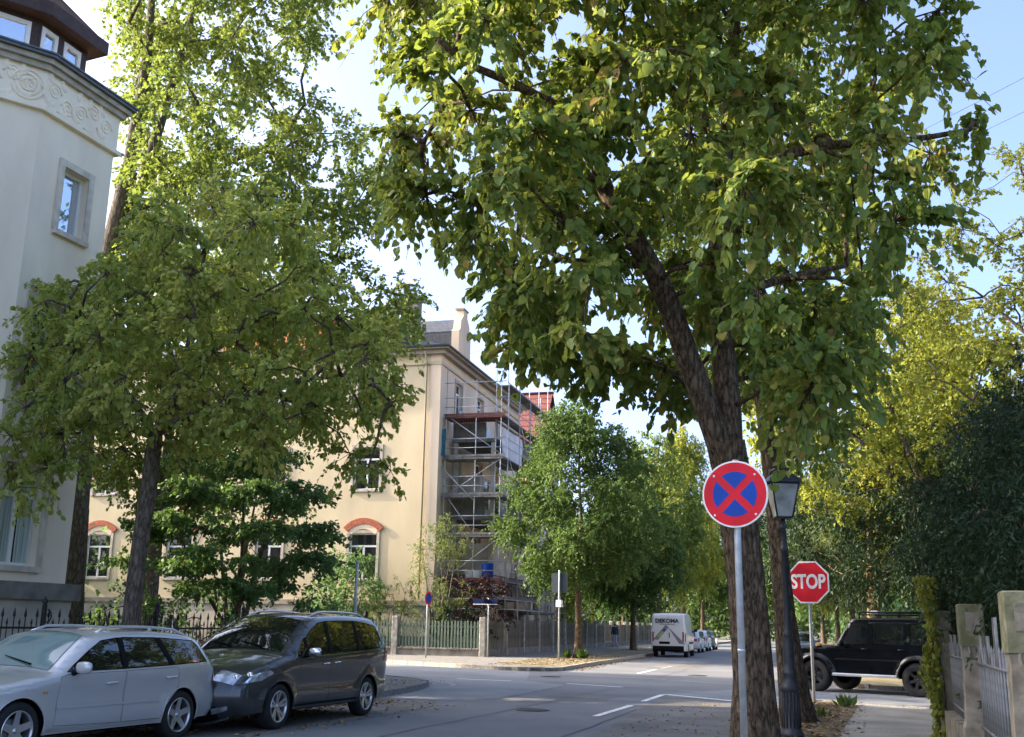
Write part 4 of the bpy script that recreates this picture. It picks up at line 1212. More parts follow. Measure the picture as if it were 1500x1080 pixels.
# STOP sign
st = empty('stop_sign', (-1.72, 24.5, 0.12), R(-10), 'red octagonal STOP sign on a thin pole beside the dirt strip', 'sign')
pole_mesh(2.85, 0.032).build('pole', 'galv_pole', st)
octo = lambda r_: [(r_ * math.cos(PI / 8 + k * PI / 4), r_ * math.sin(PI / 8 + k * PI / 4)) for k in range(8)]
SW = lambda a, z, b: (a, b, z)
mb = MB(); mb.prism(octo(0.487), -0.05, -0.042, SW)
pl = mb.build('plate', 'sign_white', st, (0, 0, 2.5))
mb = MB(); mb.prism(octo(0.452), -0.052, -0.0505, SW); mb.build('red_field', 'sign_red', pl)
tm = text_mesh('STOP', 0.42, 'sign_white', 0.012, 0.74)
link('lettering', tm, pl, (0, -0.054, 0.0), (R(90), 0, 0))
tag(st)

# gas lamp
def lamp_post(loc, label, h=3.95, glass='lamp_glass', group=None):
    t = empty('street_lamp', loc, R(22), label, 'lamp', group)
    mb_ = MB()
    prof = [(0.001, 0), (0.17, 0), (0.17, 0.05), (0.15, 0.08), (0.13, 0.12), (0.125, 0.62), (0.14, 0.64), (0.14, 0.69), (0.115, 0.72), (0.09, 0.82), (0.105, 0.86), (0.105, 0.9), (0.078, 0.94), (0.085, 1.05), (0.075, 1.25), (0.058, 1.38), (0.068, 1.4), (0.068, 1.43), (0.052, 1.46)]
    prof += [(0.05, 1.5), (0.042, 2.6), (0.058, 2.62), (0.058, 2.66), (0.04, 2.68), (0.034, h - 0.92), (0.05, h - 0.9), (0.05, h - 0.87), (0.03, h - 0.84), (0.03, h - 0.72), (0.001, h - 0.72)]
    mb_.lathe(prof, 16)
    mb_.build('post', 'lamp_iron', t)
    mb_ = MB()
    for k in range(16):
        a = 2 * PI * k / 16
        mb_.tube([(0.128 * math.cos(a), 0.128 * math.sin(a), 0.13), (0.122 * math.cos(a), 0.122 * math.sin(a), 0.61)], 0.012, 4)
    mb_.build('fluting', 'lamp_iron', t)
    zb, zt = h - 0.74, h - 0.24
    wb, wt = 0.115, 0.205
    ln = MB()
    cor = [(-1, -1), (1, -1), (1, 1), (-1, 1)]
    for i in range(4):
        a, b = cor[i], cor[(i + 1) % 4]
        ln.tube([(a[0] * wb, a[1] * wb, zb), (a[0] * wt, a[1] * wt, zt)], 0.013, 5)
        ln.tube([(a[0] * wb, a[1] * wb, zb), (b[0] * wb, b[1] * wb, zb)], 0.014, 5)
        ln.tube([(a[0] * wt, a[1] * wt, zt), (b[0] * wt, b[1] * wt, zt)], 0.016, 5)
    ln.box(-wb, wb, -wb, wb, zb - 0.02, zb - 0.002)
    lt = ln.build('lantern', 'lamp_iron', t)
    for i in range(4):
        a, b = cor[i], cor[(i + 1) % 4]
        e = 0.985
        g = MB(); g.add([(a[0] * wb * e, a[1] * wb * e, zb), (b[0] * wb * e, b[1] * wb * e, zb), (b[0] * wt * e, b[1] * wt * e, zt), (a[0] * wt * e, a[1] * wt * e, zt),
                         (a[0] * wb * .96, a[1] * wb * .96, zb), (b[0] * wb * .96, b[1] * wb * .96, zb), (b[0] * wt * .96, b[1] * wt * .96, zt), (a[0] * wt * .96, a[1] * wt * .96, zt)], [(0, 1, 2, 3), (7, 6, 5, 4)])
        g.build('pane', glass, lt)
    r_ = MB()
    rv = []
    for (s_, z) in ((0.24, zt + 0.012), (0.238, zt + 0.035), (0.155, zt + 0.13), (0.11, zt + 0.16), (0.11, zt + 0.2), (0.13, zt + 0.205), (0.12, zt + 0.23), (0.03, zt + 0.26)):
        rv += [(-s_, -s_, z), (s_, -s_, z), (s_, s_, z), (-s_, s_, z)]
    fs = [(3, 2, 1, 0)]
    for k in range(7):
        for i in range(4):
            fs.append((4 * k + i, 4 * k + (i + 1) % 4, 4 * k + 4 + (i + 1) % 4, 4 * k + 4 + i))
    r_.add(rv, fs)
    r_.lathe([(0.03, zt + 0.25), (0.018, zt + 0.28), (0.028, zt + 0.3), (0.001, zt + 0.34)], 8)
    for a in cor:
        r_.lathe([(0.016, zt + 0.03), (0.022, zt + 0.05), (0.001, zt + 0.09)], 6, (a[0] * 0.22, a[1] * 0.22, 0))
    r_.build('lantern_roof', 'lamp_iron', lt)
    return t


lamp_post((-1.48, 16.4, 0.12), 'dark grey gas lamp with square lantern beside the large linden trunk', 3.85)
lamp_post(far(-0.6, 37.0, 0.12), 'pale lantern on a post beyond the white van', 4.2, 'lamp_sunlit')

# sign posts on the far pavement
p1 = empty('no_stopping_sign', far(-7.3, 7.9, 0.12), FAR_A + R(76), 'small round red and blue sign seen edge on beside the picket fence', 'sign')
pole_mesh(2.75, 0.035).build('pole', 'galv_pole', p1)
mb = MB(); disc(mb, 0.3, -0.05, 0.008, 24)
pl = mb.build('plate', 'sign_red', p1, (0, 0, 2.6))
mb = MB(); disc(mb, 0.22, -0.053, 0.002, 24); mb.build('blue_field', 'sign_blue', pl)
p2 = empty('street_name_sign', far(-5.2, 10.6, 0.12), FAR_A, 'blue street name plate on a thin grey post at the picket fence', 'sign')
pole_mesh(2.7, 0.032).build('pole', 'galv_pole', p2)
mb = MB(); mb.bevbox(-0.75, 0.42, -0.035, -0.03, 2.44, 2.66, 0.002); pl = mb.build('name_plate', 'name_blue', p2)
mb = MB(); mb.box(-0.76, 0.43, -0.034, -0.028, 2.4, 2.437); mb.build('plate_edge', 'sign_white', pl)
mb = MB(); mb.box(-0.015, 0.015, -0.9, 0.03, 2.44, 2.64); mb.build('name_plate', 'name_blue', p2)
p3 = empty('stop_sign', far(-1.3, 8.3, 0.12), FAR_A + R(180 - 6), 'grey back of a traffic sign on a pale post by the street tree', 'sign')
pole_mesh(3.9, 0.04).build('pole', 'galv_pole', p3)
mb = MB(); mb.prism([(-0.38, -0.42), (0.38, -0.42), (0.38, 0.42), (-0.38, 0.42)], -0.056, -0.045, SW)
mb.build('plate', 'sign_back', p3, (0, 0, 3.35))
mb = MB(); mb.box(-0.12, 0.12, -0.15, 0.12, 2.3, 2.6)
mb.build('control_box', 'sign_white', p3)
p4 = empty('round_sign', far(-1.55, 33.6, 0.12), FAR_A + R(180), 'dark back of a round sign on a post beside the second street tree', 'sign')
pole_mesh(3.3, 0.035).build('pole', 'galv_pole', p4)
mb = MB(); disc(mb, 0.32, -0.05, 0.01, 24); mb.build('plate', 'black_plastic', p4, (0, 0, 2.95))
p5 = empty('traffic_post', (-13.2, 25.4, 0.12), 0, 'plain grey metal post rising behind the dark minivan', 'post')
pole_mesh(3.0, 0.045).build('pole', 'galv_pole', p5)
mb = MB(); mb.lathe([(0.001, 3.0), (0.055, 3.0), (0.055, 3.03), (0.001, 3.06)], 12); mb.build('cap', 'galv', p5)

# overhead wires
def wire(a, b, sag, label, r_=0.006):
    mb_ = MB(); n = 24
    a, b = Vector(a), Vector(b)
    mb_.tube([a.lerp(b, k / n) - Vector((0, 0, sag * 4 * (k / n) * (1 - k / n))) for k in range(n + 1)], r_, 5)
    o = mb_.build('overhead_wire', 'iron')
    return tag(o, label, 'wire')


wire(far(-9.3, 19.0, 17.7), (6.2, 19.5, 12.9), 0.5, 'thin overhead cable from the yellow house gable, upper of the pair')
wire(far(-9.3, 19.6, 17.2), (6.2, 19.9, 12.3), 0.5, 'thin overhead cable from the yellow house gable, lower of the pair')


# ================================================================== vehicles
def catmull(keys, sub=6):
    P = [np.array(k, float) for k in keys]
    out = []
    n = len(P)
    for i in range(n - 1):
        p0 = P[i - 1] if i else 2 * P[0] - P[1]
        p1, p2 = P[i], P[i + 1]
        p3 = P[i + 2] if i + 2 < n else 2 * P[-1] - P[-2]
        for k in range(sub):
            t = k / sub
            h = 0.5 * ((2 * p1) + (-p0 + p2) * t + (2 * p0 - 5 * p1 + 4 * p2 - p3) * t * t + (-p0 + 3 * p1 - 3 * p2 + p3) * t ** 3)
            lin = p1 + (p2 - p1) * t
            out.append(0.75 * h + 0.25 * lin)
    out.append(P[-1])
    return np.array(out)


class Car:
    """Body as a side height field y = W(x, z) plus a strip that runs over the silhouette
    (bumper, bonnet, windscreen, roof, tail). Panels are cut from both."""
    SUB = 6

    def __init__(s, spec):
        s.sp = spec
        s.S = catmull(spec['sil'], s.SUB)          # columns x, z, crown
        s.L = spec['L']; s.hw = spec['W'] / 2
        s.r = spec.get('edge', 0.09)

    def W(s, x, z):
        sp = s.sp
        x = np.asarray(x, float); z = np.asarray(z, float)
        y = np.full(x.shape, s.hw)
        tf, af = sp.get('tf', (1.1, 0.14)); tr_, ar = sp.get('tr', (1.0, 0.1))
        f = np.clip((tf - x) / tf, 0, 1); y = y - af * f ** 2.2
        b = np.clip((x - (s.L - tr_)) / tr_, 0, 1); y = y - ar * b ** 2.2
        zb = sp['belt'][0] + (sp['belt'][1] - sp['belt'][0]) * x / s.L
        up_ = np.clip(z - zb + 0.04, 0, None); y = y - sp.get('tumble', 0.33) * up_ * up_ / (up_ + 0.06)
        lo = np.clip((0.55 - z) / 0.35, 0, 1); y = y - sp.get('tuck', 0.07) * lo ** 2
        sh = sp.get('shoulder', 0.012); y = y + sh * np.exp(-((z - (zb - 0.1)) / 0.05) ** 2)
        ml = sp.get('waist', 0.02); y = y - ml * np.exp(-((z - 0.62) / 0.16) ** 2)
        # wheel arch flare
        for wx in sp['wheels']:
            d = np.hypot(x - wx, z - sp['wr'])
            y = y + sp.get('flare', 0.022) * np.exp(-((d - sp['ar']) / 0.075) ** 2) * (z > 0.1)
        # rounding into the silhouette
        P = s.S[:, :2]
        A, B = P[:-1], P[1:]
        q = np.stack([x.ravel(), z.ravel()], 1)
        dmin = np.full(len(q), 9.0)
        for a, b_ in zip(A, B):
            ab = b_ - a
            t = np.clip(((q - a) @ ab) / max(1e-9, ab @ ab), 0, 1)
            dmin = np.minimum(dmin, np.hypot(*(q - a - t[:, None] * ab).T))
        d = dmin.reshape(x.shape)
        dd = np.clip(s.r - d, 0, s.r)
        return y - (s.r - np.sqrt(np.clip(s.r ** 2 - dd ** 2, 0, None)))

    def strip(s, k0, k1, q0=-1.0, q1=1.0, lift=0.0, nq=14):
        """patch over the silhouette between key indices k0..k1"""
        i0, i1 = k0 * s.SUB, k1 * s.SUB
        idx = sorted({i0, i1} | set(range(int(math.ceil(i0)), int(math.floor(i1)) + 1)))
        vs, fs = [], []
        nq_ = max(2, int(round(nq * (q1 - q0) / 2)))
        if nq_ < 3: nq_ = 3
        S = s.S
        for i in idx:
            a = int(min(math.floor(i), len(S) - 2)); t = i - a
            p = S[a] * (1 - t) + S[a + 1] * t
            d = S[min(a + 1, len(S) - 1)][:2] - S[max(a - 1 if t == 0 else a, 0)][:2]
            d = d / (np.linalg.norm(d) + 1e-9)
            n = np.array([-d[1], d[0]])
            we = float(s.W(np.array([p[0]]), np.array([p[1]]))[0])
            for j in range(nq_ + 1):
                q = q0 + (q1 - q0) * j / nq_
                c = p[2] * (1 - abs(q) ** 2.4) + lift
                vs.append((p[0] + n[0] * c, q * (we + lift * 0.5), p[1] + n[1] * c))
        w_ = nq_ + 1
        for i in range(len(idx) - 1):
            for j in range(nq_):
                fs.append((i * w_ + j, i * w_ + j + 1, (i + 1) * w_ + j + 1, (i + 1) * w_ + j))
        return vs, fs

    def side(s, outer, holes=(), lift=0.0, step=0.09, sides=(-1, 1)):
        loops = [[Vector((p[0], p[1], 0)) for p in outer]] + [[Vector((p[0], p[1], 0)) for p in h] for h in holes]
        tris = tessellate_polygon(loops)
        flat = [p for l in loops for p in l]
        bm = bmesh.new()
        vv = [bm.verts.new(p) for p in flat]
        for t in tris:
            try: bm.faces.new([vv[i] for i in t])
            except ValueError: pass
        bmesh.ops.dissolve_degenerate(bm, dist=1e-5, edges=bm.edges[:])
        xs_ = [p.x for p in flat]; zs_ = [p.y for p in flat]
        for ax, lo, hi in ((0, min(xs_), max(xs_)), (1, min(zs_), max(zs_))):
            k = lo + step * 0.5
            while k < hi:
                co = Vector((k, 0, 0)) if ax == 0 else Vector((0, k, 0))
                no = Vector((1, 0, 0)) if ax == 0 else Vector((0, 1, 0))
                bmesh.ops.bisect_plane(bm, geom=bm.verts[:] + bm.edges[:] + bm.faces[:], dist=1e-5, plane_co=co, plane_no=no)
                k += step
        bm.verts.ensure_lookup_table(); bm.verts.index_update()
        co = np.array([(v.co.x, v.co.y) for v in bm.verts])
        y = s.W(co[:, 0], co[:, 1]) + lift
        vs, fs = [], []
        F = []
        for f in bm.faces:
            ids = [v.index for v in f.verts]
            if f.normal.z < 0: ids = ids[::-1]
            F.append(ids)
        bm.free()
        for sd_ in sides:
            b = len(vs)
            vs += [(c[0], sd_ * yy, c[1]) for c, yy in zip(co, y)]
            fs += [[i + b for i in (ids if sd_ < 0 else ids[::-1])] for ids in F]
        return vs, fs


def arc(cx_, cz, r_, t0, t1, n=14):
    return [(cx_ + r_ * math.cos(t0 + (t1 - t0) * k / n), cz + r_ * math.sin(t0 + (t1 - t0) * k / n)) for k in range(n + 1)]


def make_wheel(root, x, y, wr, wd, style, side, dish=0.03):
    """axis along y; side = -1/+1 is the outer face"""
    mb_ = MB()
    o = side
    rr = wr * style.get('rim', 0.68)
    mb_.lathe([(0.001, -o * 0.02), (rr * 0.96, -o * 0.02), (rr * 0.96, -o * wd * 0.5), (rr, -o * wd * 0.5)] if o < 0 else [(rr, -wd * 0.5), (rr * 0.96, -wd * 0.5), (rr * 0.96, -0.02), (0.001, -0.02)], 32, (0, 0, 0), 'y')
    w_ = mb_.build('wheel', 'black_plastic', root, (x, y, wr))
    t = MB()
    h = wd / 2
    prof = [(rr, -h * 0.92), (rr + 0.02, -h), (wr - 0.03, -h), (wr - 0.006, -h * 0.82), (wr, -h * 0.5), (wr, h * 0.5), (wr - 0.006, h * 0.82), (wr - 0.03, h), (rr + 0.02, h), (rr, h * 0.92)]
    t.lathe(prof, 40, (0, 0, 0), 'y')
    t.build('tyre', 'tyre', w_)
    r_ = MB()
    ye = o * h * 0.9
    r_.lathe([(rr, ye), (rr * 0.985, ye + o * 0.012), (rr * 0.93, ye + o * 0.006), (rr * 0.9, ye - o * 0.03), (rr * 0.9, ye - o * 0.12)], 40, (0, 0, 0), 'y')
    n = style['spokes']
    for k in range(n):
        for dt in style.get('pair', (0.0,)):
            a = 2 * PI * k / n + dt + 0.3
            ca, sa = math.cos(a), math.sin(a)
            w0, w1 = style['w']
            pts = []
            for (rad, ww, dp) in ((rr * 0.12, w0 * 1.2, dish), (rr * 0.4, w0, dish * 0.8), (rr * 0.75, (w0 + w1) / 2, dish * 0.35), (rr * 0.95, w1, 0.0)):
                for s_ in (-1, 1):
                    pts.append((rad * ca - s_ * ww * sa, ye - o * dp, rad * sa + s_ * ww * ca))
                for s_ in (-1, 1):
                    pts.append((rad * ca - s_ * ww * 0.75 * sa, ye - o * (dp + 0.03), rad * sa + s_ * ww * 0.75 * ca))
            fs = []
            for i in range(3):
                b = 4 * i
                fs += [(b, b + 1, b + 5, b + 4), (b + 2, b, b + 4, b + 6), (b + 1, b + 3, b + 7, b + 5)]
            r_.add(pts, fs, False)
    r_.lathe([(0.001, ye - o * (dish - 0.012)), (rr * 0.16, ye - o * dish), (rr * 0.2, ye - o * (dish + 0.03))], 20, (0, 0, 0), 'y')
    r_.build('rim', style.get('mat', 'rim_silver'), w_)
    d_ = MB(); d_.lathe([(0.001, o * h * 0.1), (rr * 0.6, o * h * 0.1), (rr * 0.6, 0)], 24, (0, 0, 0), 'y')
    d_.build('brake_disc', 'fence_bar', w_)
    return w_


def build_car(spec, name, label, cat, loc, rz, group=None):
    c = Car(spec)
    root = empty(name, loc, rz, label, cat, group)
    pm = spec['paint']
    S = c.S

    def part(nm, vf, mt, parent=root, smooth=True):
        mb_ = MB(); mb_.add(vf[0], vf[1], smooth)
        return mb_.build(nm, mt, parent)

    # full side outline: silhouette, then back along the sill with wheel arches
    sil = [(p[0], p[1]) for p in S]
    fx, rx = spec['wheels']
    wr, ar = spec['wr'], spec['ar']
    zs_ = spec['sill']
    tt = math.asin(max(-1, min(1, (zs_ - wr) / ar)))
    zb0, zb1 = sil[0][1], sil[-1][1]
    ra = arc(rx, wr, ar, tt, PI - tt)
    fa = arc(fx, wr, ar, tt, PI - tt)
    bottom = [(rx + ar + 0.04, max(zb1, zs_))] if rx + ar + 0.04 < sil[-1][0] - 0.03 else []
    outline = sil + bottom + ra + fa
    if fx - ar - 0.04 > sil[0][0] + 0.03: outline = outline + [(fx - ar - 0.04, max(zb0, zs_))]
    doors = spec.get('doors', []); wins = spec.get('wins', [])
    part('side_panel', c.side(outline, [d for d in doors] + [w for w in wins]), pm)

    def inset(poly, e):
        n = len(poly); out = []
        a = sum(poly[i][0] * poly[(i + 1) % n][1] - poly[(i + 1) % n][0] * poly[i][1] for i in range(n))
        sg = 1 if a > 0 else -1
        for i in range(n):
            p0, p1, p2 = (np.array(poly[i - 1]), np.array(poly[i]), np.array(poly[(i + 1) % n]))
            d1 = (p1 - p0) / np.linalg.norm(p1 - p0); d2 = (p2 - p1) / np.linalg.norm(p2 - p1)
            n1 = np.array([-d1[1], d1[0]]) * sg; n2 = np.array([-d2[1], d2[0]]) * sg
            bis = n1 + n2; bis = bis / (np.linalg.norm(bis) + 1e-9)
            k = e / max(0.4, bis @ n1)
            out.append(tuple(p1 + bis * k))
        return out
    for i, d in enumerate(doors):
        for sd_ in (-1, 1):
            dp = part('door', c.side(inset(d, 0.005), (), 0.0, 0.09, (sd_,)), pm)
            if i < len(spec.get('handles', [])):
                hx, hz = spec['handles'][i]
                hw = float(c.W(np.array([hx]), np.array([hz]))[0])
                hb = MB()
                hb.tube([(hx - 0.1, sd_ * (hw + 0.004), hz), (hx - 0.075, sd_ * (hw + 0.032), hz + 0.004), (hx, sd_ * (hw + 0.038), hz + 0.008), (hx + 0.075, sd_ * (hw + 0.032), hz + 0.006), (hx + 0.1, sd_ * (hw + 0.004), hz + 0.004)], [0.012, 0.015, 0.016, 0.015, 0.012], 8)
                hb.build('handle', spec.get('handle_mat', pm), dp)
    for w_ in wins:
        for sd_ in (-1, 1):
            part('side_window', c.side(inset(w_, 0.012), (), -0.006, 0.12, (sd_,)), spec.get('glass', 'car_glass'))
    for pp_ in spec.get('pillars', []):
        for sd_ in (-1, 1):
            part('window_pillar', c.side(pp_, (), 0.003, 0.1, (sd_,)), 'black_plastic')
    part('inner_shell', c.side(outline, (), -0.035, 0.09), 'black_plastic')
    if spec.get('trim'):
        for (x0_, z0_, x1_, z1_, hgt, mt, lf) in spec['trim']:
            poly = [(x0_, z0_), (x1_, z1_), (x1_, z1_ + hgt), (x0_, z0_ + hgt)]
            for sd_ in (-1, 1):
                part('side_moulding', c.side(poly, (), lf, 0.09, (sd_,)), mt, smooth=False)
    # strip parts
    for (nm, k0, k1, q0, q1, lf, mt) in spec['strips']:
        part(nm, c.strip(k0, k1, q0, q1, lf), pm if mt == 'paint' else mt)
    part('under_shell', c.strip(0, len(spec['sil']) - 1, -0.96, 0.96, -0.05), 'black_plastic')
    # lamps: part on the side field, part over the nose or tail
    for (nm, side_poly, st_, lf, mt) in spec['lamps']:
        for sd_ in (-1, 1):
            mb_ = MB()
            if side_poly:
                a, b = c.side(side_poly, (), lf, 0.05, (sd_,)); mb_.add(a, b, True)
            if st_:
                k0, k1, q0, q1 = st_
                a, b = c.strip(k0, k1, q0 if sd_ < 0 else -q1, q1 if sd_ < 0 else -q0, lf, 24); mb_.add(a, b, True)
            mb_.build(nm, mt, root)
    # floor pan and wheel housings
    mb_ = MB()
    y_ = c.hw - 0.12
    mb_.box(S[:, 0].min() + 0.25, S[:, 0].max() - 0.25, -y_ + 0.12, y_ - 0.12, zs_ - 0.04, zs_ + 0.1)
    for wx in (fx, rx):
        pts = arc(wx, wr, ar + 0.015, 0, PI, 12)
        for sd_ in (-1, 1):
            vs = [(p[0], sd_ * yy, p[1]) for p in pts for yy in (c.hw - 0.035, c.hw - 0.42)]
            mb_.add(vs, [(2 * i, 2 * i + 1, 2 * i + 3, 2 * i + 2) for i in range(12)])
            vs = [(p[0], sd_ * (c.hw - 0.42), p[1]) for p in pts]
            mb_.add(vs, [tuple(range(13))])
    mb_.build('floor_pan', 'black_plastic', root)
    # arch lips
    for wx in (fx, rx):
        for sd_ in (-1, 1):
            pts = arc(wx, wr, ar - 0.003, tt, PI - tt, 18)
            ww = c.W(np.array([p[0] for p in pts]), np.array([p[1] for p in pts]))
            mb_ = MB(); mb_.tube([(p[0], sd_ * (w2 - 0.008), p[1]) for p, w2 in zip(pts, ww)], spec.get('lip', 0.012), 6)
            mb_.build('arch_lip', spec.get('lip_mat', pm), root)
    for wx in (fx, rx):
        for sd_ in (-1, 1):
            make_wheel(root, wx, sd_ * (c.hw - spec['tw'] / 2 - spec.get('wheel_in', 0.025)), wr, spec['tw'], spec['wheel'], sd_)
    # mirrors
    if spec.get('mirror'):
        mx_, mz, mm = spec['mirror']
        mw = float(c.W(np.array([mx_]), np.array([mz]))[0])
        for sd_ in (-1, 1):
            mb_ = MB(); vs, fs = [], []
            n1, n2 = 8, 12
            for i in range(n1 + 1):
                th = PI * i / n1
                for j in range(n2):
                    ph = 2 * PI * j / n2
                    sx_, sy_, sz_ = math.sin(th) * math.cos(ph), math.cos(th), math.sin(th) * math.sin(ph)
                    f_ = lambda v, p_: math.copysign(abs(v) ** p_, v)
                    vs.append((mx_ + 0.055 * f_(sx_, 0.7) * (1.0 if sx_ < 0 else 0.55), sd_ * (mw + 0.17) + 0.115 * f_(sy_, 0.65), mz + 0.07 + 0.075 * f_(sz_, 0.7)))
            for i in range(n1):
                for j in range(n2):
                    fs.append((i * n2 + j, i * n2 + (j + 1) % n2, (i + 1) * n2 + (j + 1) % n2, (i + 1) * n2 + j))
            mb_.add(vs, fs, True)
            mr = mb_.build('mirror', mm, root)
            mb_ = MB(); mb_.tube([(mx_, sd_ * (mw - 0.01), mz), (mx_, sd_ * (mw + 0.1), mz + 0.03)], [0.035, 0.028], 8)
            mb_.build('mirror_arm', 'black_plastic', mr)
    # roof rails
    if spec.get('rails'):
        x0_, x1_, inn, hgt, mt = spec['rails']
        sx_, sz_ = S[:, 0], S[:, 1]
        top = lambda x_: max(np.interp(x_, sx_[i:i + 2], sz_[i:i + 2]) for i in range(len(S) - 1) if min(sx_[i], sx_[i + 1]) - 1e-6 <= x_ <= max(sx_[i], sx_[i + 1]) + 1e-6)
        for sd_ in (-1, 1):
            pts = []
            for k in range(15):
                x_ = x0_ + (x1_ - x0_) * k / 14
                z_ = top(x_)
                yw = float(c.W(np.array([x_]), np.array([z_ - 0.002]))[0])
                e = min(1, min(k, 14 - k) / 2.0)
                pts.append((x_, sd_ * (yw - inn), z_ + 0.005 + hgt * e))
            mb_ = MB(); mb_.tube(pts, 0.019, 8)
            rl_ = mb_.build('roof_rail', mt, root)
            xm = pts[8]
            mb_ = MB(); mb_.tube([(xm[0], xm[1], xm[2]), (xm[0] + 0.05, xm[1], xm[2] - hgt - 0.01)], 0.02, 6)
            mb_.build('rail_foot', mt, rl_)
    return root, c


# ---- silver estate
EST = dict(L=4.8, W=1.81, belt=(0.9, 1.0), wheels=(0.93, 3.69), wr=0.325, ar=0.375, tw=0.22, sill=0.25, paint='paint_silver', edge=0.1, tumble=0.4, tf=(1.3, 0.16), tr=(1.1, 0.1),
           wheel=dict(spokes=5, w=(0.042, 0.036), rim=0.7),
           sil=[(0.14, 0.24, 0.16), (0.05, 0.36, 0.17), (0.02, 0.5, 0.17), (0.06, 0.62, 0.15), (0.22, 0.72, 0.1), (0.62, 0.82, 0.07), (1.1, 0.9, 0.05), (1.42, 0.955, 0.06), (1.78, 1.19, 0.09), (2.08, 1.365, 0.07), (2.5, 1.425, 0.045), (3.2, 1.43, 0.04), (3.85, 1.39, 0.04), (4.2, 1.335, 0.045), (4.42, 1.16, 0.07), (4.62, 0.98, 0.08), (4.72, 0.86, 0.08), (4.76, 0.66, 0.09), (4.8, 0.52, 0.1), (4.77, 0.36, 0.1), (4.68, 0.27, 0.08)],
           doors=[[(1.44, 0.34), (2.56, 0.31), (2.56, 0.945), (1.56, 0.93), (1.47, 0.9)], [(2.57, 0.31), (3.28, 0.31), (3.34, 0.45), (3.52, 0.62), (3.6, 0.75), (3.56, 0.97), (2.57, 0.945)]],
           wins=[[(1.56, 0.955), (2.52, 0.965), (2.5, 1.36), (2.2, 1.325), (1.95, 1.2), (1.7, 1.05)], [(2.6, 0.967), (3.42, 0.987), (3.2, 1.36), (2.58, 1.365)], [(3.5, 0.99), (4.36, 1.02), (4.12, 1.24), (3.98, 1.315), (3.28, 1.358)]],
           pillars=[[(2.515, 0.966), (2.605, 0.968), (2.585, 1.362), (2.495, 1.358)], [(3.415, 0.988), (3.505, 0.992), (3.285, 1.355), (3.195, 1.358)]],
           handles=[(2.32, 0.8), (3.42, 0.83)],
           trim=[(1.46, 0.535, 3.3, 0.535, 0.035, 'paint_silver', 0.014), (1.35, 0.28, 3.25, 0.28, 0.03, 'silver_rail', 0.012)],
           strips=[('front_bumper', 0, 2.9, -1, 1, 0, 'paint'), ('grille', 1.6, 3.6, -0.33, 0.33, 0.006, 'black_plastic'), ('bonnet', 2.9, 7, -1, 1, 0, 'paint'), ('windscreen', 7.05, 8.95, -0.9, 0.9, 0.004, 'car_glass_teal'), ('windscreen_frame', 7, 9, -1, 1, -0.004, 'paint'), ('roof', 9, 13, -1, 1, 0, 'paint'), ('rear_window', 13.1, 14.8, -0.86, 0.86, 0.004, 'car_glass'), ('tailgate', 13, 17.2, -1, 1, -0.002, 'paint'), ('rear_bumper', 17.2, 20, -1, 1, 0.002, 'paint')],
           lamps=[('headlight', [(0.1, 0.62), (0.42, 0.66), (0.46, 0.74), (0.27, 0.72)], (3.0, 4.4, -1, -0.55), 0.006, 'lens_clear'), ('tail_light', [(4.6, 0.7), (4.74, 0.68), (4.71, 0.87), (4.6, 0.9)], (15.9, 17.0, -1, -0.62), 0.006, 'lens_red'), ('side_repeater', [(1.22, 0.715), (1.3, 0.715), (1.3, 0.745), (1.22, 0.745)], None, 0.006, 'lens_orange')],
           mirror=(1.66, 0.94, 'paint_silver'), rails=(2.3, 4.12, 0.09, 0.055, 'silver_rail'))


def shorten(v, x0=3.95, f=0.7):
    """pull the tail of the estate in: every x behind the rear wheel centre"""
    if isinstance(v, list): return [shorten(q, x0, f) for q in v]
    if isinstance(v, tuple) and len(v) >= 2 and isinstance(v[0], (int, float)):
        return (x0 + (v[0] - x0) * f if v[0] > x0 else v[0],) + tuple(v[1:])
    return v


for k_ in ('sil', 'wins', 'doors', 'pillars'): EST[k_] = shorten(EST[k_])
EST['L'] = 3.95 + (4.8 - 3.95) * 0.7
EST['lamps'] = [(n_, shorten(p_) if p_ else p_, st_, lf_, m_) for n_, p_, st_, lf_, m_ in EST['lamps']]
EST['rails'] = (2.3, 4.02, 0.09, 0.055, 'silver_rail')
car_a, ca = build_car(EST, 'estate_car', 'silver estate car with roof rails parked before the iron fence', 'car', (-10.48, 9.36, 0), R(86.2))

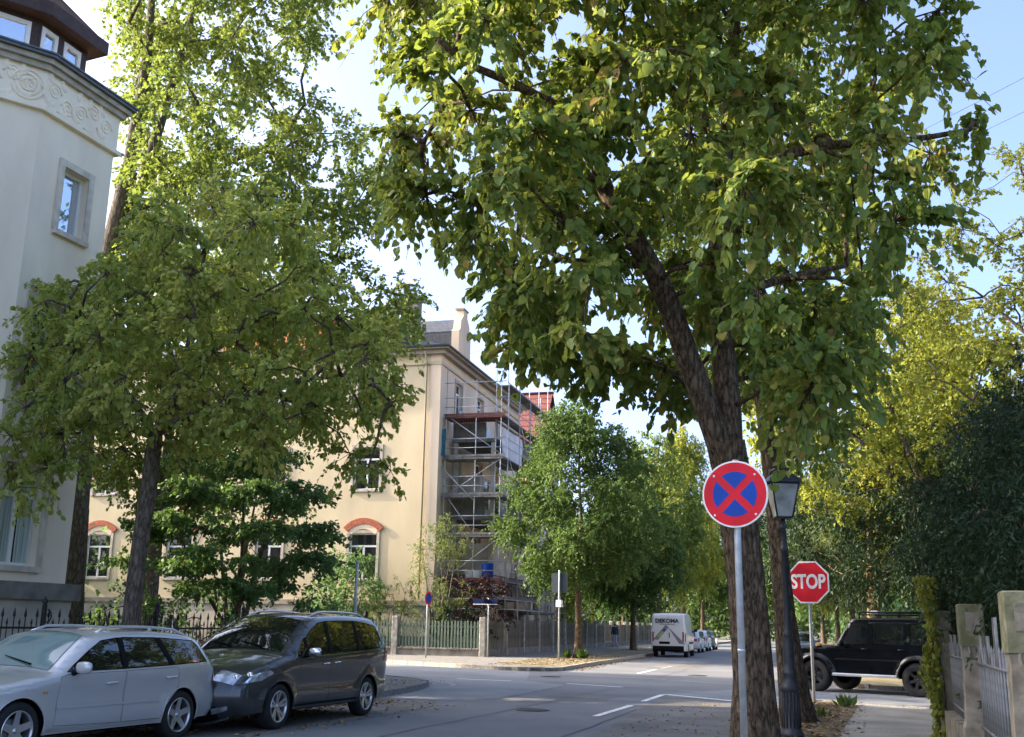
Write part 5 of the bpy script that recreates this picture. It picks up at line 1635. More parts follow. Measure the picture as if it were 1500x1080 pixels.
# ---- anthracite minivan
MPV = dict(L=4.85, W=1.9, belt=(0.98, 1.16), wheels=(0.96, 3.88), wr=0.335, ar=0.385, tw=0.225, sill=0.27, paint='paint_dark', edge=0.11, tumble=0.3, tf=(1.4, 0.2), tr=(0.9, 0.09), handle_mat='chrome',
           wheel=dict(spokes=5, pair=(-0.2, 0.2), w=(0.02, 0.03), rim=0.7),
           sil=[(0.2, 0.24, 0.2), (0.09, 0.36, 0.21), (0.05, 0.52, 0.2), (0.1, 0.68, 0.18), (0.28, 0.83, 0.12), (0.6, 0.95, 0.08), (0.95, 1.04, 0.06), (1.18, 1.1, 0.07), (1.6, 1.38, 0.11), (2.0, 1.6, 0.09), (2.4, 1.685, 0.05), (3.1, 1.715, 0.04), (3.8, 1.70, 0.04), (4.35, 1.65, 0.045), (4.58, 1.42, 0.06), (4.72, 1.17, 0.07), (4.8, 0.95, 0.07), (4.82, 0.7, 0.08), (4.85, 0.5, 0.08), (4.8, 0.36, 0.07), (4.72, 0.29, 0.06)],
           doors=[[(1.42, 0.36), (2.45, 0.34), (2.47, 1.035), (1.5, 1.005)], [(2.46, 0.34), (3.42, 0.34), (3.5, 0.52), (3.66, 0.7), (3.72, 1.09), (2.48, 1.035)]],
           wins=[[(1.34, 1.07), (1.5, 1.06), (1.68, 1.2), (1.68, 1.36)], [(1.55, 1.055), (2.44, 1.075), (2.42, 1.61), (2.2, 1.585), (1.92, 1.47), (1.73, 1.35), (1.73, 1.2)], [(2.52, 1.078), (3.46, 1.11), (3.42, 1.63), (2.5, 1.62)], [(3.53, 1.113), (4.28, 1.16), (4.44, 1.23), (4.36, 1.42), (4.2, 1.56), (3.5, 1.628)]],
           pillars=[[(2.435, 1.077), (2.525, 1.079), (2.505, 1.618), (2.415, 1.612)], [(3.455, 1.111), (3.535, 1.115), (3.505, 1.626), (3.415, 1.628)], [(1.68, 1.19), (1.735, 1.19), (1.735, 1.36), (1.68, 1.345)]],
           handles=[(2.3, 0.93), (2.66, 0.94)],
           trim=[(1.5, 1.03, 4.3, 1.125, 0.022, 'chrome', 0.008), (1.36, 0.31, 3.46, 0.31, 0.03, 'black_plastic', 0.008)],
           strips=[('front_bumper', 0, 2.7, -1, 1, 0, 'paint'), ('lower_grille', 0.35, 1.35, -0.72, 0.72, 0.005, 'black_plastic'), ('bonnet', 2.7, 7, -1, 1, 0, 'paint'), ('grille', 2.62, 3.42, -0.5, 0.5, 0.007, 'black_plastic'), ('grille_bar', 2.72, 2.8, -0.5, 0.5, 0.016, 'chrome'), ('grille_bar', 3.0, 3.08, -0.5, 0.5, 0.016, 'chrome'), ('grille_bar', 3.28, 3.36, -0.5, 0.5, 0.016, 'chrome'),
                   ('windscreen', 7.08, 8.95, -0.91, 0.91, 0.004, 'car_glass'), ('windscreen_frame', 7, 9, -1, 1, -0.004, 'paint'), ('roof', 9, 13, -1, 1, 0, 'paint'), ('rear_window', 13.15, 14.9, -0.88, 0.88, 0.004, 'car_glass'), ('tailgate', 13, 17.2, -1, 1, -0.002, 'paint'), ('rear_bumper', 17.2, 20, -1, 1, 0.002, 'paint'), ('lower_lip', 0.0, 0.3, -0.9, 0.9, 0.01, 'chrome'), ('number_plate', 1.62, 2.28, -0.32, 0.32, 0.012, 'plate')],
           lamps=[('headlight', [(0.17, 0.7), (0.5, 0.73), (0.76, 0.83), (0.66, 0.88), (0.34, 0.825)], (2.95, 3.8, -1, -0.56), 0.007, 'lens_clear'), ('fog_light', None, (0.95, 1.25, -0.93, -0.62), 0.012, 'lens_clear'), ('tail_light', [(4.5, 0.92), (4.8, 0.9), (4.72, 1.2), (4.56, 1.16)], (14.9, 16.2, -1, -0.6), 0.007, 'lens_red')],
           mirror=(1.62, 1.06, 'chrome'), rails=(2.25, 4.25, 0.1, 0.05, 'silver_rail'))
car_b, cb = build_car(MPV, 'minivan', 'anthracite minivan with chrome trim parked behind the silver estate', 'car', (-8.9 - 0.95, 13.9, 0), R(90.0))
# projector lamps inside the headlights
for sd_ in (-1, 1):
    for (dx, dy) in ((0.0, 0.0), (0.13, 0.17)):
        a, b = cb.strip(3.25, 3.3, -0.9 if sd_ < 0 else 0.6, -0.6 if sd_ < 0 else 0.9, 0.014)
        xx, yy, zz_ = 0.235 + dx, sd_ * (0.6 + dy * 0.9), 0.765 + dx * 0.28
        mb = MB(); mb.lathe([(0.001, 0.03), (0.045, 0.02), (0.052, 0.0), (0.06, 0.006), (0.06, -0.05)], 14, (0, 0, 0), 'x')
        mb.v = [(-v[0], v[1], v[2]) for v in mb.v]
        mb.build('lamp_bowl', 'chrome', car_b, (xx - 0.055, yy, zz_), (0, 0, sd_ * 0.5))

# ---- black off-roader
JEEP = dict(L=4.65, W=1.85, belt=(1.2, 1.22), wheels=(0.88, 3.73), wr=0.42, ar=0.5, tw=0.27, sill=0.5, paint='paint_black', edge=0.035, tumble=0.14, tf=(0.6, 0.03), tr=(0.4, 0.02), tuck=0.02, shoulder=0.012, waist=0.0, flare=0.06, lip=0.03, lip_mat='black_plastic', wheel_in=-0.03,
            wheel=dict(spokes=6, w=(0.035, 0.04), rim=0.58, mat='rim_dark'),
            sil=[(0.12, 0.5, 0.03), (0.02, 0.6, 0.03), (0.0, 0.85, 0.03), (0.04, 1.13, 0.03), (0.14, 1.16, 0.02), (0.8, 1.19, 0.02), (1.42, 1.22, 0.02), (1.5, 1.26, 0.03), (1.72, 1.58, 0.04), (1.93, 1.88, 0.03), (2.05, 1.92, 0.03), (3.2, 1.95, 0.03), (4.3, 1.94, 0.03), (4.42, 1.9, 0.03), (4.5, 1.5, 0.03), (4.54, 1.2, 0.03), (4.56, 0.9, 0.03), (4.58, 0.66, 0.03), (4.5, 0.54, 0.02)],
            doors=[[(1.6, 0.56), (2.48, 0.56), (2.48, 1.215), (1.6, 1.205)], [(2.5, 0.56), (3.2, 0.56), (3.32, 0.85), (3.46, 0.97), (3.5, 1.225), (2.5, 1.215)]],
            wins=[[(1.68, 1.26), (2.42, 1.26), (2.42, 1.82), (1.98, 1.82)], [(2.56, 1.26), (3.42, 1.26), (3.42, 1.82), (2.56, 1.82)], [(3.58, 1.26), (4.34, 1.26), (4.28, 1.82), (3.58, 1.82)]],
            handles=[(2.36, 1.14), (3.36, 1.14)],
            trim=[(1.45, 0.85, 3.3, 0.85, 0.05, 'black_plastic', 0.012)],
            strips=[('front_bumper', 0, 2, -1, 1, 0.01, 'black_plastic'), ('grille', 2, 3, -1, 1, 0, 'black_plastic'), ('bonnet', 3, 7, -1, 1, 0, 'paint'), ('windscreen', 7.05, 8.95, -0.9, 0.9, 0.004, 'car_glass'), ('windscreen_frame', 7, 9, -1, 1, -0.003, 'paint'), ('roof', 9, 13, -1, 1, 0, 'paint'), ('rear_window', 13.1, 14.8, -0.8, 0.8, 0.004, 'car_glass'), ('tailgate', 13, 17, -1, 1, -0.002, 'paint'), ('rear_bumper', 17, 18, -1, 1, 0.002, 'black_plastic')],
            lamps=[('headlight', None, (2.2, 2.8, -0.9, -0.6), 0.01, 'lens_clear'), ('tail_light', None, (16.2, 16.8, -0.98, -0.75), 0.01, 'lens_red')],
            mirror=(1.78, 1.2, 'paint_black'))
jl = Vector((-2.12, 31.1, 0)); jd = Vector((math.cos(R(-25)), math.sin(R(-25)), 0)); jn = Vector((jd.y, -jd.x, 0))
jo = jl - jd * 0.88 - jn * (-0.92)
jo = jl - jd * 0.88 + Vector((-jd.y, jd.x, 0)) * 0.92
car_c, cc_ = build_car(JEEP, 'off_roader', 'black boxy off-roader with roof rack and silver side step', 'car', jo, R(-25))
for sd_ in (-1, 1):
    mb = MB(); mb.bevbox(1.42, 3.22, sd_ * 0.94 - 0.09, sd_ * 0.94 + 0.09, 0.44, 0.51, 0.015)
    mb.build('side_step', 'silver_rail', car_c)
    mb = MB(); mb.tube([(1.0, sd_ * 0.97, 1.27), (1.0, sd_ * 0.85, 1.24)], 0.02, 6); mb.bevbox(0.93, 1.07, sd_ * 0.9 - 0.06, sd_ * 0.9 + 0.06, 1.2, 1.27, 0.01)
    mb.build('indicator', 'lens_orange', car_c)
rk = MB()
for y in (-0.62, 0.62): rk.tube([(2.1, y, 2.1), (4.3, y, 2.1)], 0.022, 6); rk.tube([(2.1, y, 2.03), (4.3, y, 2.03)], 0.018, 6)
for x in (2.1, 2.65, 3.2, 3.75, 4.3):
    rk.tube([(x, -0.62, 2.04), (x, 0.62, 2.04)], 0.018, 6)
    for y in (-0.62, 0.62): rk.tube([(x, y, 1.94), (x, y, 2.1)], 0.016, 6)
rkk = rk.build('roof_rack', 'black_plastic', car_c)
mb = MB(); mb.bevbox(2.35, 2.6, -0.55, -0.2, 2.06, 2.14, 0.02); mb.build('work_light', 'silver_rail', rkk)
mb = MB(); mb.lathe([(0.001, 0.0), (0.34, 0), (0.38, 0.03), (0.38, 0.2), (0.34, 0.24), (0.001, 0.24)], 28, (0, 0, 0), 'x'); mb.build('spare_wheel', 'tyre', car_c, (4.57, 0.1, 1.1))

# ---- white delivery van seen from behind
VAN = dict(L=5.6, W=2.0, belt=(1.3, 1.3), wheels=(0.95, 4.3), wr=0.34, ar=0.4, tw=0.22, sill=0.35, paint='paint_white', edge=0.09, tumble=0.1, tf=(1.2, 0.16), tr=(0.5, 0.03), tuck=0.04, shoulder=0.01, waist=0.02,
           wheel=dict(spokes=6, w=(0.04, 0.04), rim=0.62, mat='rim_dark'),
           sil=[(0.12, 0.35, 0.12), (0.02, 0.5, 0.12), (0.05, 0.8, 0.12), (0.3, 1.05, 0.08), (0.85, 1.25, 0.06), (1.15, 1.45, 0.07), (1.6, 2.0, 0.08), (1.85, 2.25, 0.06), (2.3, 2.38, 0.04), (3.5, 2.42, 0.03), (5.0, 2.4, 0.03), (5.38, 2.36, 0.03), (5.5, 2.2, 0.03), (5.55, 1.6, 0.035), (5.58, 1.0, 0.04), (5.58, 0.62, 0.05), (5.62, 0.52, 0.06), (5.6, 0.38, 0.05), (5.5, 0.34, 0.03)],
           doors=[[(1.1, 0.42), (2.0, 0.42), (2.0, 1.28), (1.1, 1.28)]], wins=[[(1.35, 1.34), (1.98, 1.34), (1.98, 1.95), (1.75, 1.9)]], handles=[(1.85, 1.15)], handle_mat='black_plastic',
           trim=[(1.4, 0.72, 3.8, 0.72, 0.1, 'black_plastic', 0.01)],
           strips=[('front_bumper', 0, 2, -1, 1, 0, 'black_plastic'), ('bonnet', 2, 5, -1, 1, 0, 'paint'), ('windscreen', 5.1, 6.9, -0.92, 0.92, 0.004, 'car_glass'), ('windscreen_frame', 5, 7, -1, 1, -0.003, 'paint'), ('roof', 7, 11.3, -1, 1, 0, 'paint'), ('rear_door', 11.3, 15, -1, -0.004, 0, 'paint'), ('rear_door', 11.3, 15, 0.004, 1, 0, 'paint'), ('rear_bumper', 15, 18, -1, 1, 0.004, 'black_plastic')],
           lamps=[('headlight', [(0.1, 0.8), (0.4, 0.9), (0.5, 1.05), (0.3, 1.0)], (1.8, 3.0, -1, -0.7), 0.006, 'lens_clear'), ('tail_light', [(5.48, 0.85), (5.56, 0.85), (5.55, 1.35), (5.48, 1.35)], (13.35, 14.3, -1, -0.9), 0.006, 'lens_red')],
           mirror=(1.5, 1.4, 'black_plastic'))
van_loc = Vector(far(1.75, 28.6))
van, cv = build_car(VAN, 'delivery_van', 'white delivery van with DEKOMA lettering parked beyond the crossing', 'van', van_loc, FAR_A + R(-90))


def van_flat(name, poly, mt, lift=0.045):
    """flat print on the rear doors; poly in (across, up)"""
    mb_ = MB()
    vs = [(5.50 + (2.2 - z) * 0.09 * (0.5 if z > 1.6 else 0.66) + lift, y, z) for y, z in poly]
    vs = []
    for y, z in poly:
        x = float(np.interp(-z, [-2.36, -2.2, -1.6, -1.0, -0.62], [5.38, 5.5, 5.55, 5.58, 5.58]))
        vs.append((x + 0.035 * (1 - abs(y / 0.97) ** 2.4) + lift - 0.024, y, z))
    mb_.add(vs, [tuple(range(len(vs)))])
    return mb_.build(name, mt, van)


van_flat('stripe_graphic', [(-0.85, 0.95), (-0.55, 0.95), (0.02, 1.62), (-0.12, 1.78)], 'graphic_grey')
van_flat('stripe_graphic', [(-0.12, 1.785), (0.02, 1.625), (0.62, 0.75), (0.95, 0.75)], 'graphic_grey', 0.047)
van_flat('stripe_graphic', [(-0.6, 1.12), (-0.46, 1.08), (-0.22, 1.36), (-0.33, 1.43)], 'graphic_green', 0.05)
van_flat('stripe_graphic', [(-0.32, 1.44), (-0.21, 1.37), (-0.1, 1.5), (-0.2, 1.57)], 'graphic_blue', 0.05)
tm = text_mesh('DEKOMA', 0.3, 'graphic_text', 0.012, 1.0)
for v in tm.vertices: v.co.x *= 1.05
link('lettering', tm, van, (5.575, -0.05, 1.98), (R(90), 0, R(90)))
mb = MB()
for k in range(9): mb.box(5.58, 5.585, -0.42 + k * 0.09, -0.42 + k * 0.09 + 0.06, 1.78, 1.82)
mb.build('small_lettering', 'graphic_text', van)
mb = MB(); mb.bevbox(5.6, 5.63, -0.5, 0.1, 0.72, 0.86, 0.005); mb.build('number_plate_holder', 'black_plastic', van)
mb = MB(); mb.bevbox(5.58, 5.62, 0.05, 0.1, 1.05, 1.35, 0.008); mb.build('door_handle', 'black_plastic', van)

for (rt_, cx_, k0_, k1_) in ((car_a, ca, 7.12, 7.45), (car_b, cb, 7.15, 7.45)):
    for q0_, q1_ in ((-0.55, 0.15), (0.2, 0.75)):
        a_, _f = cx_.strip(k0_, k0_ + 0.02, q0_, q0_ + 0.05, 0.025); b_, _f = cx_.strip(k1_, k1_ + 0.02, q1_, q1_ + 0.05, 0.02)
        mb = MB(); mb.tube([a_[0], tuple((p + q) / 2 for p, q in zip(a_[0], b_[0])), b_[0]], [0.012, 0.009, 0.006], 5)
        mb.build('wiper', 'black_plastic', rt_)
# ---- small cars farther down the street
HATCH = dict(L=4.2, W=1.76, belt=(0.9, 1.0), wheels=(0.85, 3.4), wr=0.31, ar=0.36, tw=0.2, sill=0.26, paint='paint_white', edge=0.1, tumble=0.36, tf=(1.2, 0.16), tr=(0.9, 0.1),
             wheel=dict(spokes=5, w=(0.04, 0.04), rim=0.66),
             sil=[(0.14, 0.25, 0.15), (0.03, 0.4, 0.16), (0.05, 0.6, 0.14), (0.25, 0.74, 0.09), (0.7, 0.86, 0.06), (1.1, 0.94, 0.06), (1.55, 1.22, 0.09), (1.85, 1.38, 0.07), (2.3, 1.46, 0.04), (3.1, 1.46, 0.04), (3.7, 1.38, 0.05), (3.95, 1.14, 0.08), (4.1, 0.95, 0.09), (4.15, 0.72, 0.1), (4.2, 0.5, 0.1), (4.12, 0.3, 0.08)],
             doors=[[(1.3, 0.34), (2.35, 0.33), (2.35, 0.935), (1.28, 0.915)], [(2.36, 0.33), (2.98, 0.33), (3.12, 0.6), (3.28, 0.75), (3.26, 0.96), (2.36, 0.935)]],
             wins=[[(1.4, 0.945), (2.32, 0.955), (2.3, 1.38), (2.0, 1.34), (1.7, 1.2)], [(2.38, 0.957), (3.2, 0.98), (3.05, 1.38), (2.36, 1.385)], [(3.28, 0.985), (3.7, 1.0), (3.55, 1.26), (3.14, 1.37)]],
             handles=[(2.15, 0.82), (3.1, 0.84)],
             strips=[('front_bumper', 0, 2, -1, 1, 0, 'paint'), ('grille', 1.2, 1.9, -0.5, 0.5, 0.008, 'black_plastic'), ('bonnet', 2, 5, -1, 1, 0, 'paint'), ('windscreen', 5.05, 6.95, -0.9, 0.9, 0.004, 'car_glass'), ('windscreen_frame', 5, 7, -1, 1, -0.003, 'paint'), ('roof', 7, 10, -1, 1, 0, 'paint'), ('rear_window', 10.1, 11.6, -0.85, 0.85, 0.004, 'car_glass'), ('tailgate', 10, 13, -1, 1, -0.002, 'paint'), ('rear_bumper', 13, 15, -1, 1, 0.002, 'paint'), ('number_plate', 13.2, 13.6, -0.3, 0.3, 0.01, 'plate')],
             lamps=[('headlight', [(0.12, 0.6), (0.4, 0.66), (0.5, 0.78), (0.28, 0.73)], (2.1, 3.2, -1, -0.55), 0.006, 'lens_clear'), ('tail_light', [(3.95, 0.75), (4.12, 0.74), (4.08, 0.98), (3.95, 0.98)], (12.1, 12.9, -1, -0.65), 0.006, 'lens_red')],
             mirror=(1.5, 0.95, 'paint_white'))
for (u, v, rz, col, lb) in ((1.55, 35.2, -90, 'paint_white', 'white small car parked just ahead of the delivery van'), (1.6, 41.0, -90, 'paint_white', 'white small car second ahead of the delivery van'), (1.65, 46.6, -90, 'paint_grey', 'dark grey small car parked third ahead of the delivery van'), (3.9, 62, 90, 'paint_white', 'white car coming up the far end of the street'), (8.9, 25.5, 90, 'paint_grey', 'dark car behind the linden trunks on the right kerb'), (8.9, 33, 90, 'paint_white', 'pale car behind the stop sign on the right kerb')):
    sp = dict(HATCH); sp['paint'] = col; sp['mirror'] = (1.5, 0.95, col)
    L_ = 4.2
    off = L_ if rz < 0 else 0.0
    build_car(sp, 'parked_car', lb, 'car', far(u, v + off), FAR_A + R(rz), 'small cars along the far street')


